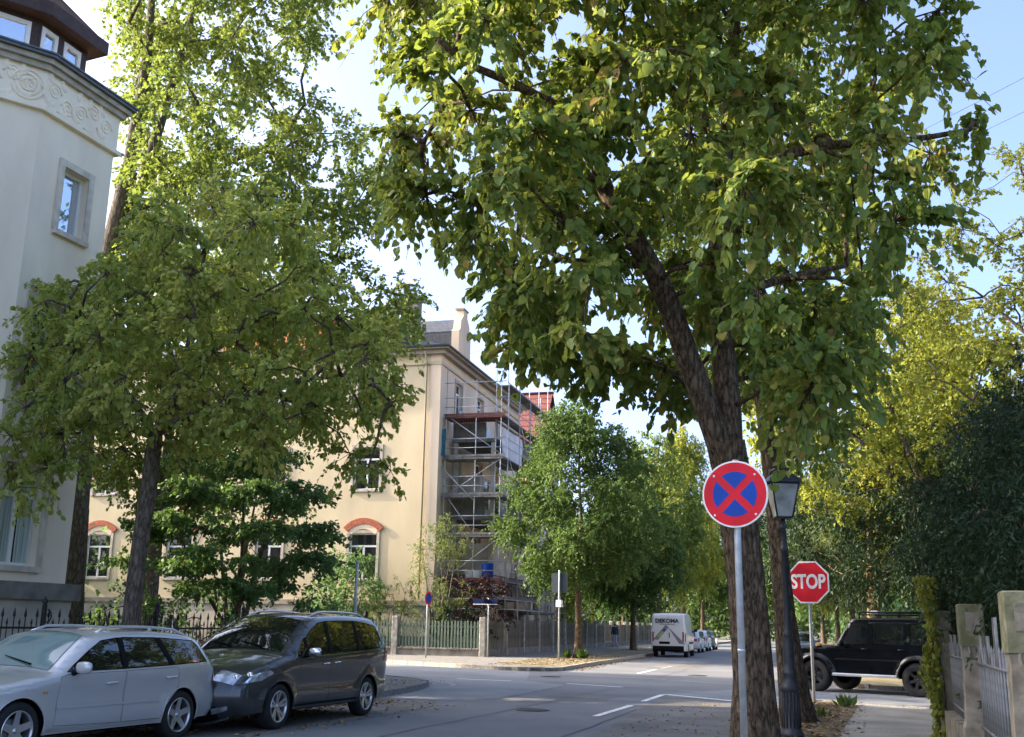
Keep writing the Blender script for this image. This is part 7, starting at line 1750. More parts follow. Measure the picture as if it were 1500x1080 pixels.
TALL_BLOBS = [(-17.58, 21.23, 13.40, 0.81), (-15.49, 24.85, 19.74, 0.92), (-16.77, 21.30, 11.15, 0.81), (-21.06, 22.70, 23.70, 1.11), (-17.18, 22.39, 25.84, 1.15), (-19.80, 22.87, 16.09, 1.00), (-17.94, 24.39, 15.12, 0.99), (-17.75, 28.04, 15.91, 0.83), (-15.57, 21.81, 10.40, 1.04), (-20.97, 24.89, 15.80, 1.13), (-20.30, 23.82, 27.09, 0.93), (-15.10, 22.75, 13.81, 0.81), (-20.35, 22.06, 21.40, 0.89), (-19.53, 27.56, 13.63, 0.78), (-19.23, 25.50, 27.80, 1.14), (-17.90, 22.70, 12.95, 0.71), (-13.49, 23.29, 20.75, 0.90), (-19.04, 23.55, 20.68, 0.89), (-14.39, 21.90, 21.04, 0.74), (-19.49, 22.78, 17.99, 1.06), (-19.00, 28.60, 16.79, 0.73), (-19.07, 26.32, 18.73, 0.86), (-18.63, 25.17, 29.41, 0.92), (-15.57, 21.64, 23.87, 0.96), (-17.53, 23.98, 27.01, 1.03), (-16.48, 22.32, 20.36, 0.79), (-19.21, 26.11, 29.77, 1.02), (-15.88, 21.30, 18.16, 1.14), (-14.30, 23.36, 23.95, 0.94), (-14.30, 28.36, 15.28, 1.14), (-19.88, 24.14, 23.80, 1.14), (-19.20, 27.28, 11.25, 0.93), (-16.55, 27.50, 10.78, 0.83), (-20.37, 26.70, 18.25, 1.01), (-18.12, 24.25, 20.57, 0.94), (-19.03, 22.35, 13.57, 0.89), (-18.42, 22.46, 11.77, 0.83), (-17.68, 23.70, 11.04, 0.86), (-16.31, 27.60, 26.62, 0.97), (-13.76, 25.00, 12.86, 0.99), (-15.52, 28.64, 10.28, 1.05), (-20.74, 24.92, 17.48, 0.74), (-18.78, 27.98, 12.97, 1.12), (-21.98, 25.76, 18.17, 0.99), (-21.68, 26.99, 33.15, 1.09), (-17.23, 27.62, 23.99, 1.07), (-17.96, 23.08, 22.58, 0.85), (-18.45, 26.33, 29.60, 0.86), (-19.66, 22.88, 23.75, 0.89), (-17.82, 21.61, 21.55, 1.04), (-19.04, 26.23, 12.13, 0.92), (-18.19, 28.99, 11.79, 1.12), (-19.87, 22.99, 22.29, 0.78), (-18.10, 28.37, 23.48, 0.96), (-13.64, 27.17, 11.12, 1.14), (-18.99, 27.32, 24.16, 0.94), (-20.71, 25.77, 19.78, 1.07), (-15.60, 24.28, 26.78, 0.72), (-16.50, 23.48, 9.85, 1.01), (-17.22, 26.39, 28.56, 0.74), (-17.43, 21.42, 15.74, 1.13), (-19.82, 28.18, 18.51, 0.75), (-18.12, 28.84, 17.98, 0.86), (-16.14, 22.53, 24.44, 0.86), (-20.14, 26.53, 23.75, 0.87), (-21.59, 26.30, 16.09, 0.84), (-17.37, 26.00, 24.43, 1.05), (-14.51, 26.30, 14.49, 0.82), (-16.49, 26.33, 19.94, 0.85), (-15.23, 24.08, 13.74, 0.97), (-16.67, 23.75, 19.08, 0.95), (-21.11, 25.25, 13.82, 0.80), (-17.83, 27.92, 27.15, 0.79), (-14.55, 24.02, 24.30, 1.14), (-20.22, 23.46, 18.72, 1.14), (-21.75, 24.78, 28.39, 1.13), (-16.09, 25.94, 23.06, 1.00), (-17.02, 22.03, 13.88, 0.71), (-21.58, 24.54, 20.09, 0.80), (-16.19, 22.78, 14.12, 0.94), (-14.70, 22.86, 19.43, 1.01), (-16.88, 27.46, 28.19, 0.99), (-13.46, 25.96, 13.45, 1.02), (-15.92, 21.25, 14.09, 0.86), (-17.24, 26.41, 11.94, 1.11), (-13.65, 26.74, 10.07, 0.98), (-19.18, 26.80, 27.45, 0.97), (-18.75, 21.80, 23.03, 1.03), (-17.37, 26.35, 27.13, 0.95), (-21.73, 27.54, 22.95, 0.76), (-15.29, 21.72, 12.19, 0.87), (-17.12, 24.58, 16.97, 0.95), (-12.32, 24.41, 9.23, 1.04), (-16.97, 24.60, 21.76, 0.96), (-18.90, 28.67, 31.74, 0.82), (-17.58, 25.78, 26.80, 0.73), (-17.43, 22.84, 20.43, 0.92), (-21.40, 25.64, 20.64, 0.98), (-12.46, 26.24, 10.22, 0.91), (-14.39, 26.00, 11.64, 1.00), (-16.68, 24.37, 20.92, 0.91), (-16.34, 26.14, 10.47, 0.90), (-19.04, 25.70, 19.39, 0.97), (-18.42, 24.72, 11.01, 1.02), (-16.21, 26.79, 21.54, 0.79), (-16.91, 26.00, 16.54, 0.83), (-18.27, 21.10, 25.30, 0.78), (-17.98, 26.36, 18.69, 0.90), (-18.92, 24.22, 27.78, 0.96), (-15.59, 24.02, 19.58, 0.85), (-20.80, 23.29, 25.77, 0.96), (-17.34, 20.99, 10.85, 0.76), (-17.68, 24.69, 22.86, 1.01), (-15.57, 24.97, 13.22, 1.00), (-18.04, 24.96, 24.43, 1.00), (-12.75, 25.36, 9.36, 1.06), (-18.59, 27.58, 19.59, 1.12), (-21.46, 27.00, 28.23, 0.97), (-22.63, 26.25, 26.19, 0.87), (-15.38, 21.26, 20.80, 0.90), (-18.37, 26.46, 24.21, 0.84), (-17.06, 25.28, 28.60, 0.98), (-15.83, 25.57, 16.76, 1.12), (-13.89, 22.75, 25.50, 1.07), (-21.54, 27.62, 32.46, 1.09), (-18.09, 23.62, 16.05, 0.79), (-18.55, 21.44, 19.27, 0.82), (-13.19, 27.89, 11.08, 0.93), (-15.48, 26.27, 27.47, 1.14), (-14.37, 26.69, 9.81, 0.84), (-22.98, 24.79, 25.63, 0.94), (-14.51, 23.75, 12.30, 0.76), (-13.19, 22.94, 12.56, 0.82), (-14.14, 24.45, 15.04, 1.14), (-16.62, 28.93, 10.70, 0.98), (-17.50, 20.96, 14.68, 0.85), (-16.15, 22.43, 9.93, 0.87), (-16.49, 24.48, 25.32, 0.83), (-14.99, 26.16, 13.45, 1.09), (-14.52, 21.76, 12.49, 0.87), (-17.78, 24.45, 11.32, 0.87), (-18.09, 24.19, 24.21, 0.73), (-17.28, 28.42, 13.19, 0.86), (-20.64, 25.60, 15.21, 0.79), (-18.23, 24.92, 18.95, 1.10), (-18.08, 20.65, 21.58, 1.01), (-14.81, 23.38, 17.66, 1.09), (-16.35, 21.65, 12.96, 1.13), (-17.40, 20.65, 18.59, 0.90), (-16.60, 21.03, 18.19, 0.85), (-20.72, 24.14, 16.97, 0.78), (-19.46, 28.62, 13.39, 0.73), (-19.29, 20.90, 22.06, 1.12), (-22.53, 25.45, 23.65, 0.91), (-21.52, 26.21, 25.35, 0.90), (-16.28, 24.13, 23.69, 1.12), (-18.86, 22.62, 14.27, 0.89), (-15.11, 25.32, 22.35, 0.92), (-17.07, 23.69, 27.86, 0.87), (-17.62, 24.04, 23.41, 1.03), (-17.98, 27.23, 18.94, 0.71), (-18.19, 22.52, 18.15, 0.74), (-16.54, 24.78, 23.06, 1.09), (-15.74, 23.21, 11.52, 0.78), (-19.30, 26.09, 25.05, 0.75), (-14.90, 24.71, 24.75, 0.80), (-23.31, 26.48, 30.43, 0.74), (-14.99, 23.65, 14.55, 0.98), (-15.20, 21.51, 18.16, 0.73), (-13.81, 23.00, 10.43, 1.11), (-16.40, 26.23, 11.82, 0.76), (-15.82, 24.89, 27.23, 1.04), (-17.13, 22.99, 21.86, 0.83), (-17.25, 22.86, 24.62, 0.72), (-17.65, 25.67, 17.94, 0.90), (-18.89, 23.32, 17.36, 0.84), (-15.68, 24.48, 14.84, 0.93), (-18.40, 26.76, 17.99, 0.74), (-21.52, 24.46, 25.10, 0.79), (-19.42, 21.53, 19.28, 1.01), (-14.05, 21.35, 18.30, 0.90), (-23.16, 25.95, 21.73, 0.94), (-19.81, 25.53, 23.94, 0.76), (-21.24, 23.03, 22.77, 0.94), (-19.62, 22.80, 26.59, 0.77), (-13.62, 22.72, 20.17, 0.87), (-20.37, 23.49, 17.18, 0.93), (-15.96, 26.76, 28.50, 1.05), (-21.57, 27.50, 16.62, 1.14), (-18.38, 28.17, 25.76, 0.77), (-15.50, 25.83, 12.14, 1.03), (-18.56, 21.11, 23.84, 0.85), (-19.09, 21.46, 17.71, 0.96), (-17.30, 23.82, 25.70, 0.84), (-19.62, 28.28, 23.79, 0.84), (-20.39, 27.17, 30.23, 1.06), (-19.26, 24.18, 18.70, 1.03), (-14.90, 23.02, 12.14, 1.13), (-18.16, 28.65, 21.27, 0.86), (-14.64, 24.27, 20.94, 0.94), (-17.98, 23.57, 28.49, 0.73), (-15.74, 28.77, 17.08, 1.03), (-16.13, 21.86, 15.05, 0.90), (-15.93, 25.46, 24.80, 0.88), (-21.57, 26.00, 19.07, 0.87), (-19.67, 27.28, 30.88, 0.81), (-18.06, 24.60, 27.17, 0.96), (-19.45, 22.28, 25.54, 1.06), (-13.84, 26.29, 14.46, 0.71), (-19.99, 25.85, 20.06, 0.87), (-17.97, 25.42, 10.96, 1.00), (-12.84, 24.51, 13.53, 1.04), (-20.17, 27.23, 14.70, 0.82), (-18.34, 22.24, 11.09, 0.81), (-20.82, 26.17, 24.41, 0.72), (-15.72, 26.49, 24.91, 1.14), (-16.15, 20.52, 24.42, 0.97), (-21.04, 25.72, 30.12, 0.80), (-16.68, 27.36, 22.21, 0.89), (-19.52, 23.89, 14.43, 0.76), (-18.00, 28.00, 21.69, 0.97), (-15.60, 24.03, 12.94, 1.03), (-16.59, 22.73, 21.02, 1.01), (-20.02, 24.19, 19.22, 1.01), (-19.60, 27.03, 20.55, 1.11), (-16.18, 23.25, 27.51, 1.02), (-17.94, 24.07, 14.31, 0.96), (-18.53, 24.67, 14.69, 0.74), (-21.53, 25.81, 30.75, 1.09), (-18.42, 27.10, 14.86, 1.09), (-14.68, 22.93, 9.62, 1.07), (-19.53, 22.10, 19.90, 0.88), (-17.03, 21.30, 12.54, 0.97), (-19.23, 24.94, 23.31, 0.71), (-16.13, 28.56, 13.90, 0.70), (-19.44, 24.28, 22.70, 0.83), (-18.87, 26.64, 20.48, 0.74), (-16.99, 28.30, 28.25, 0.99), (-14.44, 27.51, 10.64, 1.13), (-17.58, 20.52, 22.50, 0.70)]
BIG_TRUNK = [(-1.61, 13.22, 0.05), (-1.61, 13.22, 0.99), (-1.65, 13.21, 2.17), (-1.75, 13.17, 3.24), (-1.83, 13.14, 3.83)]
BIG_L = [(-1.88, 13.13, 3.74), (-2.08, 13.05, 4.38), (-2.26, 12.89, 4.92), (-2.42, 12.61, 5.57), (-2.59, 12.35, 5.99), (-2.85, 12.14, 6.44), (-3.12, 12.05, 6.98), (-3.27, 12.1, 7.77), (-3.27, 12.31, 8.85), (-3.24, 12.64, 10.16), (-3.14, 12.89, 12.29)]
BIG_R = [(-1.81, 13.2, 3.75), (-1.8, 13.26, 4.28), (-1.86, 13.35, 5.01), (-1.93, 13.43, 5.86), (-1.9, 13.54, 6.85), (-1.75, 13.59, 8.15), (-1.63, 13.74, 9.77), (-1.45, 13.81, 12.57)]
BIG_B1 = [(-1.88, 13.55, 6.85), (-1.44, 13.49, 7.56), (-0.73, 13.53, 7.82), (-0.04, 13.67, 7.84), (0.64, 13.8, 7.85), (1.31, 13.94, 7.96)]
BIG_B2 = [(-3.25, 12.11, 7.86), (-3.72, 11.62, 7.98), (-4.14, 11.26, 8.19), (-4.47, 10.93, 8.21), (-4.79, 10.61, 8.46)]
BIG_B3 = [(-2.64, 12.33, 5.99), (-3.24, 12.43, 6.04), (-3.84, 12.64, 6.26), (-4.45, 12.75, 6.74)]
BIG_B4 = [(-1.93, 13.43, 5.86), (-1.48, 14.12, 6.13), (-0.88, 14.75, 6.48), (-0.34, 15.16, 6.66)]
BIG_B5 = [(-4.47, 10.93, 8.21), (-4.81, 10.92, 7.8), (-5.07, 10.93, 7.3)]
BIG_B6 = [(-1.79, 13.58, 7.84), (-2.45, 14.2, 9.4), (-2.97, 14.86, 11.01), (-3.34, 15.15, 13.03)]
LEFT_TRUNK = [(-13.16, 16.56, 0.93), (-13.16, 16.56, 1.68), (-13.13, 16.57, 2.91), (-13.07, 16.59, 3.93), (-13.04, 16.6, 4.97)]
LEFT_1 = [(-13.04, 16.6, 4.97), (-12.82, 16.68, 5.63), (-12.6, 16.76, 6.58), (-12.5, 16.79, 7.69), (-12.45, 16.81, 8.68)]
LEFT_2 = [(-13.0, 16.61, 5.1), (-11.95, 16.56, 5.43), (-11.25, 16.6, 5.6), (-10.33, 16.71, 5.89), (-9.29, 16.87, 5.99)]
LEFT_3 = [(-13.04, 16.6, 4.97), (-13.37, 16.16, 5.69), (-13.83, 15.68, 6.27), (-14.36, 15.28, 6.86)]
LEFT_4 = [(-13.04, 16.6, 4.97), (-14.11, 16.75, 5.31), (-15.23, 16.89, 5.38), (-15.84, 16.67, 5.09)]
LEFT_5 = [(-12.71, 16.72, 6.04), (-12.41, 17.67, 7.08), (-11.88, 18.5, 7.99), (-11.05, 19.0, 8.22)]
TALL_TRUNK = [(-19.99, 22.63, 0.92), (-20.01, 22.62, 2.36), (-20.08, 22.59, 4.82), (-20.09, 22.59, 7.02), (-20.03, 22.61, 9.29), (-19.86, 22.67, 11.66), (-19.68, 22.74, 13.5)]
TALL_1 = [(-19.68, 22.74, 13.5), (-19.58, 22.77, 15.38), (-19.48, 22.8, 17.33), (-19.53, 22.79, 19.33), (-19.6, 22.76, 22.8)]
TALL_2 = [(-19.86, 22.67, 11.66), (-19.52, 23.22, 13.88), (-19.35, 23.7, 16.45), (-19.15, 23.98, 18.37), (-19.01, 24.35, 21.61)]
TALL_3 = [(-19.83, 22.68, 12.26), (-19.14, 23.99, 13.73), (-18.01, 24.92, 14.84), (-16.62, 25.94, 16.0)]
TALL_4 = [(-19.98, 22.63, 10.27), (-18.96, 23.52, 11.05), (-17.48, 24.57, 11.66), (-15.73, 25.72, 12.09)]
TREE2 = [(-1.56, 19.18, -0.18), (-1.63, 19.15, 0.2), (-1.76, 19.11, 1.86), (-1.82, 19.09, 3.01), (-1.92, 19.05, 4.68), (-2.02, 19.02, 5.91), (-2.07, 19.11, 7.48)]


# ================================================================== vegetation
LEAF_HEART = (np.array([(0, 0, 0), (-0.1, 0.26, 0.03), (0.24, 0.47, 0.07), (0.66, 0.32, 0.02), (1.06, 0, -0.14), (0.66, -0.32, 0.02), (0.24, -0.47, 0.07), (-0.1, -0.26, 0.03), (0.45, 0, -0.05)]),
              [(0, 8, 1), (1, 8, 2), (2, 8, 3), (3, 8, 4), (4, 8, 5), (5, 8, 6), (6, 8, 7), (7, 8, 0)])
LEAF_OVAL = (np.array([(0, 0, 0), (0.3, 0.36, 0.06), (0.72, 0.26, 0.02), (1, 0, -0.1), (0.72, -0.26, 0.02), (0.3, -0.36, 0.06)]), [(0, 3, 2), (0, 2, 1), (0, 4, 3), (0, 5, 4)])
LEAF_QUAD = (np.array([(0, 0, 0), (0.45, 0.38, 0.07), (1, 0, -0.08), (0.45, -0.38, 0.07)]), [(0, 2, 1), (0, 3, 2)])
LEAF_NARROW = (np.array([(0, 0, 0), (0.45, 0.17, 0.03), (1, 0, -0.08), (0.45, -0.17, 0.03)]), [(0, 2, 1), (0, 3, 2)])


def leaves_mesh(name, pos, ax, nr, size, tint, tpl, mt):
    tv, tf = tpl
    N, K = len(pos), len(tv)
    ax = ax / (np.linalg.norm(ax, axis=1, keepdims=True) + 1e-9)
    nr = nr - ax * np.sum(nr * ax, axis=1, keepdims=True)
    nr = nr / (np.linalg.norm(nr, axis=1, keepdims=True) + 1e-9)
    sd_ = np.cross(nr, ax)
    V = pos[:, None, :] + size[:, None, None] * (tv[None, :, 0, None] * ax[:, None, :] + tv[None, :, 1, None] * sd_[:, None, :] + tv[None, :, 2, None] * nr[:, None, :])
    V = V.reshape(-1, 3)
    F = (np.arange(N)[:, None, None] * K + np.array(tf)[None]).reshape(-1, 3)
    me = bpy.data.meshes.new(name)
    me.vertices.add(len(V)); me.vertices.foreach_set('co', V.ravel().astype(np.float32))
    me.loops.add(F.size); me.loops.foreach_set('vertex_index', F.ravel().astype(np.int32))
    me.polygons.add(len(F)); me.polygons.foreach_set('loop_start', np.arange(0, F.size, 3, dtype=np.int32))
    me.polygons.foreach_set('loop_total', np.full(len(F), 3, dtype=np.int32))
    me.update(calc_edges=True)
    at = me.attributes.new('tint', 'FLOAT', 'FACE')
    at.data.foreach_set('value', np.repeat(tint, len(tf)).astype(np.float32))
    if K > 6: me.polygons.foreach_set('use_smooth', np.ones(len(F), bool))
    me.materials.append(M[mt])
    return me


def spread(rng, blobs, twigs, per, size, droop=0.4, zs=1.0, sizevar=0.3, hang=0.6, inner=0.3, outward=None):
    """leaf positions along twigs that radiate from each crown mass"""
    P, A, N_, T_, tw = [], [], [], [], []
    for (x, y, z, r_) in blobs:
        c = np.array((x, y, z))
        n = max(3, int(twigs * (r_ / 0.6) ** 2))
        d = rng.normal(size=(n, 3)); d /= np.linalg.norm(d, axis=1, keepdims=True)
        d[:, 2] *= zs
        if outward is not None:
            o = c - np.array(outward); o = o / (np.linalg.norm(o) + 1e-6)
            d = d + 0.35 * o
        L_ = r_ * rng.uniform(0.65, 1.25, size=(n, 1))
        bt_ = rng.uniform(0, 1)
        for i in range(n):
            t = np.sort(rng.uniform(inner, 1, per))[:, None]
            pt = c + d[i] * L_[i] * t; pt[:, 2:] -= droop * L_[i] * t * t
            pt = pt + rng.normal(size=pt.shape) * 0.25 * size
            P.append(pt)
            a = d[i] * 0.45 + rng.normal(size=pt.shape) * 0.42; a[:, 2] -= hang
            A.append(a)
            nn = rng.normal(size=pt.shape) * 0.6; nn[:, 2] += 0.7; nn += d[i] * 0.3
            N_.append(nn)
            T_.append(np.clip(0.45 * bt_ + 0.55 * rng.uniform(0, 1, per) - 0.02, 0, 0.999))
            tw.append((c, d[i] * L_[i], droop * L_[i][0]))
    P, A, N_, T_ = np.concatenate(P), np.concatenate(A), np.concatenate(N_), np.concatenate(T_)
    S_ = size * rng.uniform(1 - sizevar, 1 + sizevar, len(P))
    return P, A, N_, S_, T_, tw


def wobble_tube(pts, rad, n=22, rough=0.07, seed=0, step=0.12, flare=0.0):
    """a trunk: rings with lobes, ridges and a root flare"""
    rng = np.random.default_rng(seed)
    P = np.array(pts, float)
    seg = np.linalg.norm(np.diff(P, axis=0), axis=1); acc = np.concatenate([[0], np.cumsum(seg)])
    m_ = max(4, int(acc[-1] / step))
    s_ = np.linspace(0, acc[-1], m_)
    # smooth interpolation
    C = np.stack([np.interp(s_, acc, P[:, k]) for k in range(3)], 1)
    for _ in range(3): C[1:-1] = 0.25 * C[:-2] + 0.5 * C[1:-1] + 0.25 * C[2:]
    rr = np.interp(s_, acc, rad)
    ph = rng.uniform(0, 6.28, 8)
    ring = []
    ref = np.array([1.0, 0.2, 0.0])
    ridge = rng.normal(size=n)
    vs = []
    for i in range(m_):
        d = C[min(i + 1, m_ - 1)] - C[max(i - 1, 0)]; d /= np.linalg.norm(d)
        r1 = ref - d * (ref @ d); r1 /= np.linalg.norm(r1); ref = r1
        r2 = np.cross(d, r1)
        ridge = 0.82 * ridge + 0.55 * rng.normal(size=n)
        for k in range(n):
            a = 2 * PI * k / n
            f_ = 1 + rough * (0.8 * math.sin(2 * a + ph[0] + s_[i] * 0.7) + 0.6 * math.sin(3 * a + ph[1] - s_[i] * 0.5) + 0.45 * math.sin(5 * a + ph[2] + 0.3 * s_[i]) + 0.32 * ridge[k])
            fl = 1 + flare * math.exp(-s_[i] / 0.35) * (0.7 + 0.5 * math.cos(5 * a + ph[3]))
            vs.append(tuple(C[i] + (r1 * math.cos(a) + r2 * math.sin(a)) * rr[i] * f_ * fl))
    fs = [(i * n + k, i * n + (k + 1) % n, (i + 1) * n + (k + 1) % n, (i + 1) * n + k) for i in range(m_ - 1) for k in range(n)]
    fs.append(tuple((m_ - 1) * n + k for k in range(n)))
    return vs, fs


def branch_net(blobs, nodes, r_lo, r_hi, rng):
    """connect every crown mass to the nearest limb point or an already connected mass"""
    mb_ = MB()
    nodes = [(np.array(p), 0) for p in nodes]
    todo = [np.array(b[:3]) for b in blobs]
    order = sorted(range(len(todo)), key=lambda i: min(np.linalg.norm(todo[i] - p) for p, _ in nodes))
    for i in order:
        c = todo[i]
        best = min(nodes, key=lambda q: np.linalg.norm(q[0] - c) * (1 + 0.1 * q[1]) + (0.8 if q[0][2] > c[2] + 0.6 else 0))
        a = best[0]; L_ = np.linalg.norm(c - a)
        mid1 = a + (c - a) * 0.35 + np.array((0, 0, 0.1 * L_)) + rng.normal(size=3) * 0.05 * L_
        mid2 = a + (c - a) * 0.7 + np.array((0, 0, 0.09 * L_)) + rng.normal(size=3) * 0.05 * L_
        lv = best[1] + 1
        r0_ = max(r_lo, r_hi * 0.72 ** lv)
        mb_.tube([a, mid1, mid2, c], [r0_, r0_ * 0.85, r0_ * 0.7, r0_ * 0.5], 6)
        nodes.append((mid2, lv)); nodes.append((c, lv))
    return mb_


def grow(name, label, cat, base, trunk, trad, limbs, blobs, leaf, bark_m, rng_seed, group=None, net=(0.012, 0.06), twig=True, tn=22, rough=0.07, flare=0.25, extra_leaves=0, rz=0.0, **sp):
    """trunk and limb points and crown masses are relative to base"""
    rng = np.random.default_rng(rng_seed)
    root = empty(name, base, rz, label, cat, group)
    vs, fs = wobble_tube(trunk, trad, tn, rough, rng_seed, flare=flare)
    mb_ = MB(); mb_.add(vs, fs, True); mb_.build('trunk', bark_m, root)
    nodes = list(trunk[-2:])
    for j, (pts, r0_, r1_) in enumerate(limbs):
        vs, fs = wobble_tube(pts, np.linspace(r0_, r1_, len(pts)), 12, 0.06, rng_seed + 3 + j, 0.15)
        mb_ = MB(); mb_.add(vs, fs, True); mb_.build('limb', bark_m, root)
        P = np.array(pts)
        for k in range(len(P) - 1):
            for t in (0.0, 0.5): nodes.append(P[k] * (1 - t) + P[k + 1] * t)
        nodes.append(P[-1])
    nb = branch_net(blobs, nodes, net[0], net[1], rng)
    tpl, lm = sp.pop('tpl'), leaf
    P, A, N_, S_, T_, tw = spread(rng, blobs, **sp)
    if twig:
        for (c, d, dr) in tw[::1]:
            nb.tube([c, c + d * 0.5 - np.array((0, 0, dr * 0.25)), c + d - np.array((0, 0, dr))], [0.008, 0.006, 0.003], 3, True, False)
    o = nb.build('branches', bark_m, root); o['kind'] = 'stuff'
    keep = np.ones(len(P), bool)
    if extra_leaves:
        # the leaves that show largest are objects of their own
        d = np.linalg.norm(P + np.array(base) - np.array((0, 0, 1.6)), axis=1)
        vis = (P[:, 2] + base[2] - 1.6) / d < 0.5
        cand = np.where(vis)[0]
        cand = cand[np.argsort((d / S_)[cand])][: extra_leaves]
        keep[cand] = False
    cr = link('crown', leaves_mesh('crown', P[keep], A[keep], N_[keep], S_[keep], T_[keep], tpl, lm), root)
    cr['kind'] = 'stuff'
    if extra_leaves:
        vars_ = [leaves_mesh('leaf', np.zeros((1, 3)), np.array([[1.0, 0, 0]]), np.array([[0, 0, 1.0]]), np.ones(1), np.array([tv_]), tpl, lm) for tv_ in (0.1, 0.35, 0.6, 0.82)]
        for q, i in enumerate(np.where(~keep)[0]):
            a = Vector(A[i]).normalized(); nn = Vector(N_[i]); nn = (nn - a * nn.dot(a)).normalized()
            m3 = Matrix((a, nn.cross(a), nn)).transposed()
            lf = link('leaf', vars_[q % 4], cr)
            lf.matrix_local = Matrix.Translation(P[i]) @ m3.to_4x4() @ Matrix.Scale(S_[i], 4)
    return root


def rel(pts, b): return [(p[0] - b[0], p[1] - b[1], p[2] - b[2]) for p in pts]
def relb(bl, b): return [(p[0] - b[0], p[1] - b[1], p[2] - b[2], p[3]) for p in bl]


def crown_blobs(seed, c, rx, ry, rz_, n, r_, low=-1.0, shell=0.45, gap=0.9, egg=0.25):
    rng = random.Random(seed); out = []; tries = 0
    while len(out) < n and tries < 20000:
        tries += 1
        x, y, z = (rng.uniform(-1, 1) for _ in range(3))
        q = math.sqrt(x * x + y * y + z * z)
        if q > 1 or q < shell * rng.random() * 1.6 or z < low: continue
        # egg shape: narrower at the top
        f_ = 1 - egg * max(0, z)
        rr = rng.uniform(*r_)
        p = (c[0] + x * rx * f_, c[1] + y * ry * f_, c[2] + z * rz_, rr)
        if any((p[0] - o[0]) ** 2 + (p[1] - o[1]) ** 2 + (p[2] - o[2]) ** 2 < (gap * 0.5 * (rr + o[3])) ** 2 for o in out): continue
        out.append(p)
    return out


# ---- the large linden on the right pavement
b = (-1.62, 13.22, 0.1)
t0 = [(-1.62, 13.22, 0.06)] + BIG_TRUNK[1:]
grow('linden_tree', 'large forked linden with big leaves beside the gas lamp', 'tree', b, rel(t0, b), [0.27, 0.215, 0.205, 0.22, 0.235],
     [(rel(BIG_L, b), 0.175, 0.05), (rel(BIG_R, b), 0.19, 0.06), (rel(BIG_B1, b), 0.085, 0.03), (rel(BIG_B2, b), 0.075, 0.03), (rel(BIG_B3, b), 0.07, 0.025), (rel(BIG_B4, b), 0.08, 0.03), (rel(BIG_B5, b), 0.04, 0.02), (rel(BIG_B6, b), 0.07, 0.03)],
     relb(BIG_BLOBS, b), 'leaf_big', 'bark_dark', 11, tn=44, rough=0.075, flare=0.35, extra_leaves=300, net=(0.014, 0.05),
     twigs=20, per=20, size=0.092, droop=0.5, sizevar=0.45, tpl=LEAF_HEART, hang=0.75, inner=0.25)
# ---- its neighbour behind the lamp
b = (TREE2[1][0], TREE2[1][1], 0.1)
bl = crown_blobs(21, (-1.7, 19.4, 9.4), 2.3, 2.6, 4.6, 70, (0.55, 0.85))
grow('linden_tree', 'slimmer linden with dark trunk behind the gas lamp', 'tree', b, rel([(b[0], b[1], 0.05)] + TREE2[2:], b), [0.25, 0.17, 0.155, 0.145, 0.13, 0.12],
     [([(-0.44, -0.05, 7.3), (-0.2, 0.3, 9), (0.1, 0.6, 11), (0.2, 0.7, 13)], 0.15, 0.05), ([(-0.38, -0.1, 5.9), (0.3, 0.3, 7.2), (1.1, 0.6, 8.3)], 0.1, 0.04), ([(-0.4, -0.1, 6.4), (-1.0, 0.4, 7.6), (-1.6, 0.6, 8.8)], 0.1, 0.04)],
     relb(bl, b), 'leaf_big', 'bark_dark', 12, tn=26, rough=0.07, flare=0.5, twigs=15, per=16, size=0.11, droop=0.4, tpl=LEAF_OVAL, hang=0.7)
# ---- linden behind the silver car
b = (LEFT_TRUNK[0][0], LEFT_TRUNK[0][1], 0.1)
grow('linden_tree', 'broad linden with light grey trunk behind the silver estate', 'tree', b, rel([(b[0], b[1], 0.05)] + LEFT_TRUNK[1:], b), [0.2, 0.155, 0.145, 0.15, 0.14],
     [(rel(LEFT_1, b), 0.12, 0.03), (rel(LEFT_2, b), 0.1, 0.03), (rel(LEFT_3, b), 0.09, 0.025), (rel(LEFT_4, b), 0.08, 0.025), (rel(LEFT_5, b), 0.07, 0.025)],
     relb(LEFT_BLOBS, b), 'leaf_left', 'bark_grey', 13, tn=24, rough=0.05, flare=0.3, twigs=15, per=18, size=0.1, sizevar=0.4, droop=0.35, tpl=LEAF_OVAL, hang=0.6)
# ---- tall tree behind the villa corner
b = (TALL_TRUNK[0][0], TALL_TRUNK[0][1], 0.1)
grow('tall_tree', 'tall sunlit tree with open crown rising behind the villa corner', 'tree', b, rel([(b[0], b[1], 0.05)] + TALL_TRUNK[1:], b), [0.5, 0.36, 0.33, 0.31, 0.3, 0.27, 0.24],
     [(rel(TALL_1, b), 0.2, 0.07), (rel(TALL_2, b), 0.2, 0.06), (rel(TALL_3, b), 0.14, 0.05), (rel(TALL_4, b), 0.13, 0.04)],
     relb(TALL_BLOBS, b), 'leaf_tall', 'bark_grey', 14, tn=24, rough=0.05, flare=0.3, net=(0.02, 0.09), twigs=11, per=19, size=0.125, sizevar=0.45, droop=0.35, tpl=LEAF_QUAD, hang=0.5, twig=False)
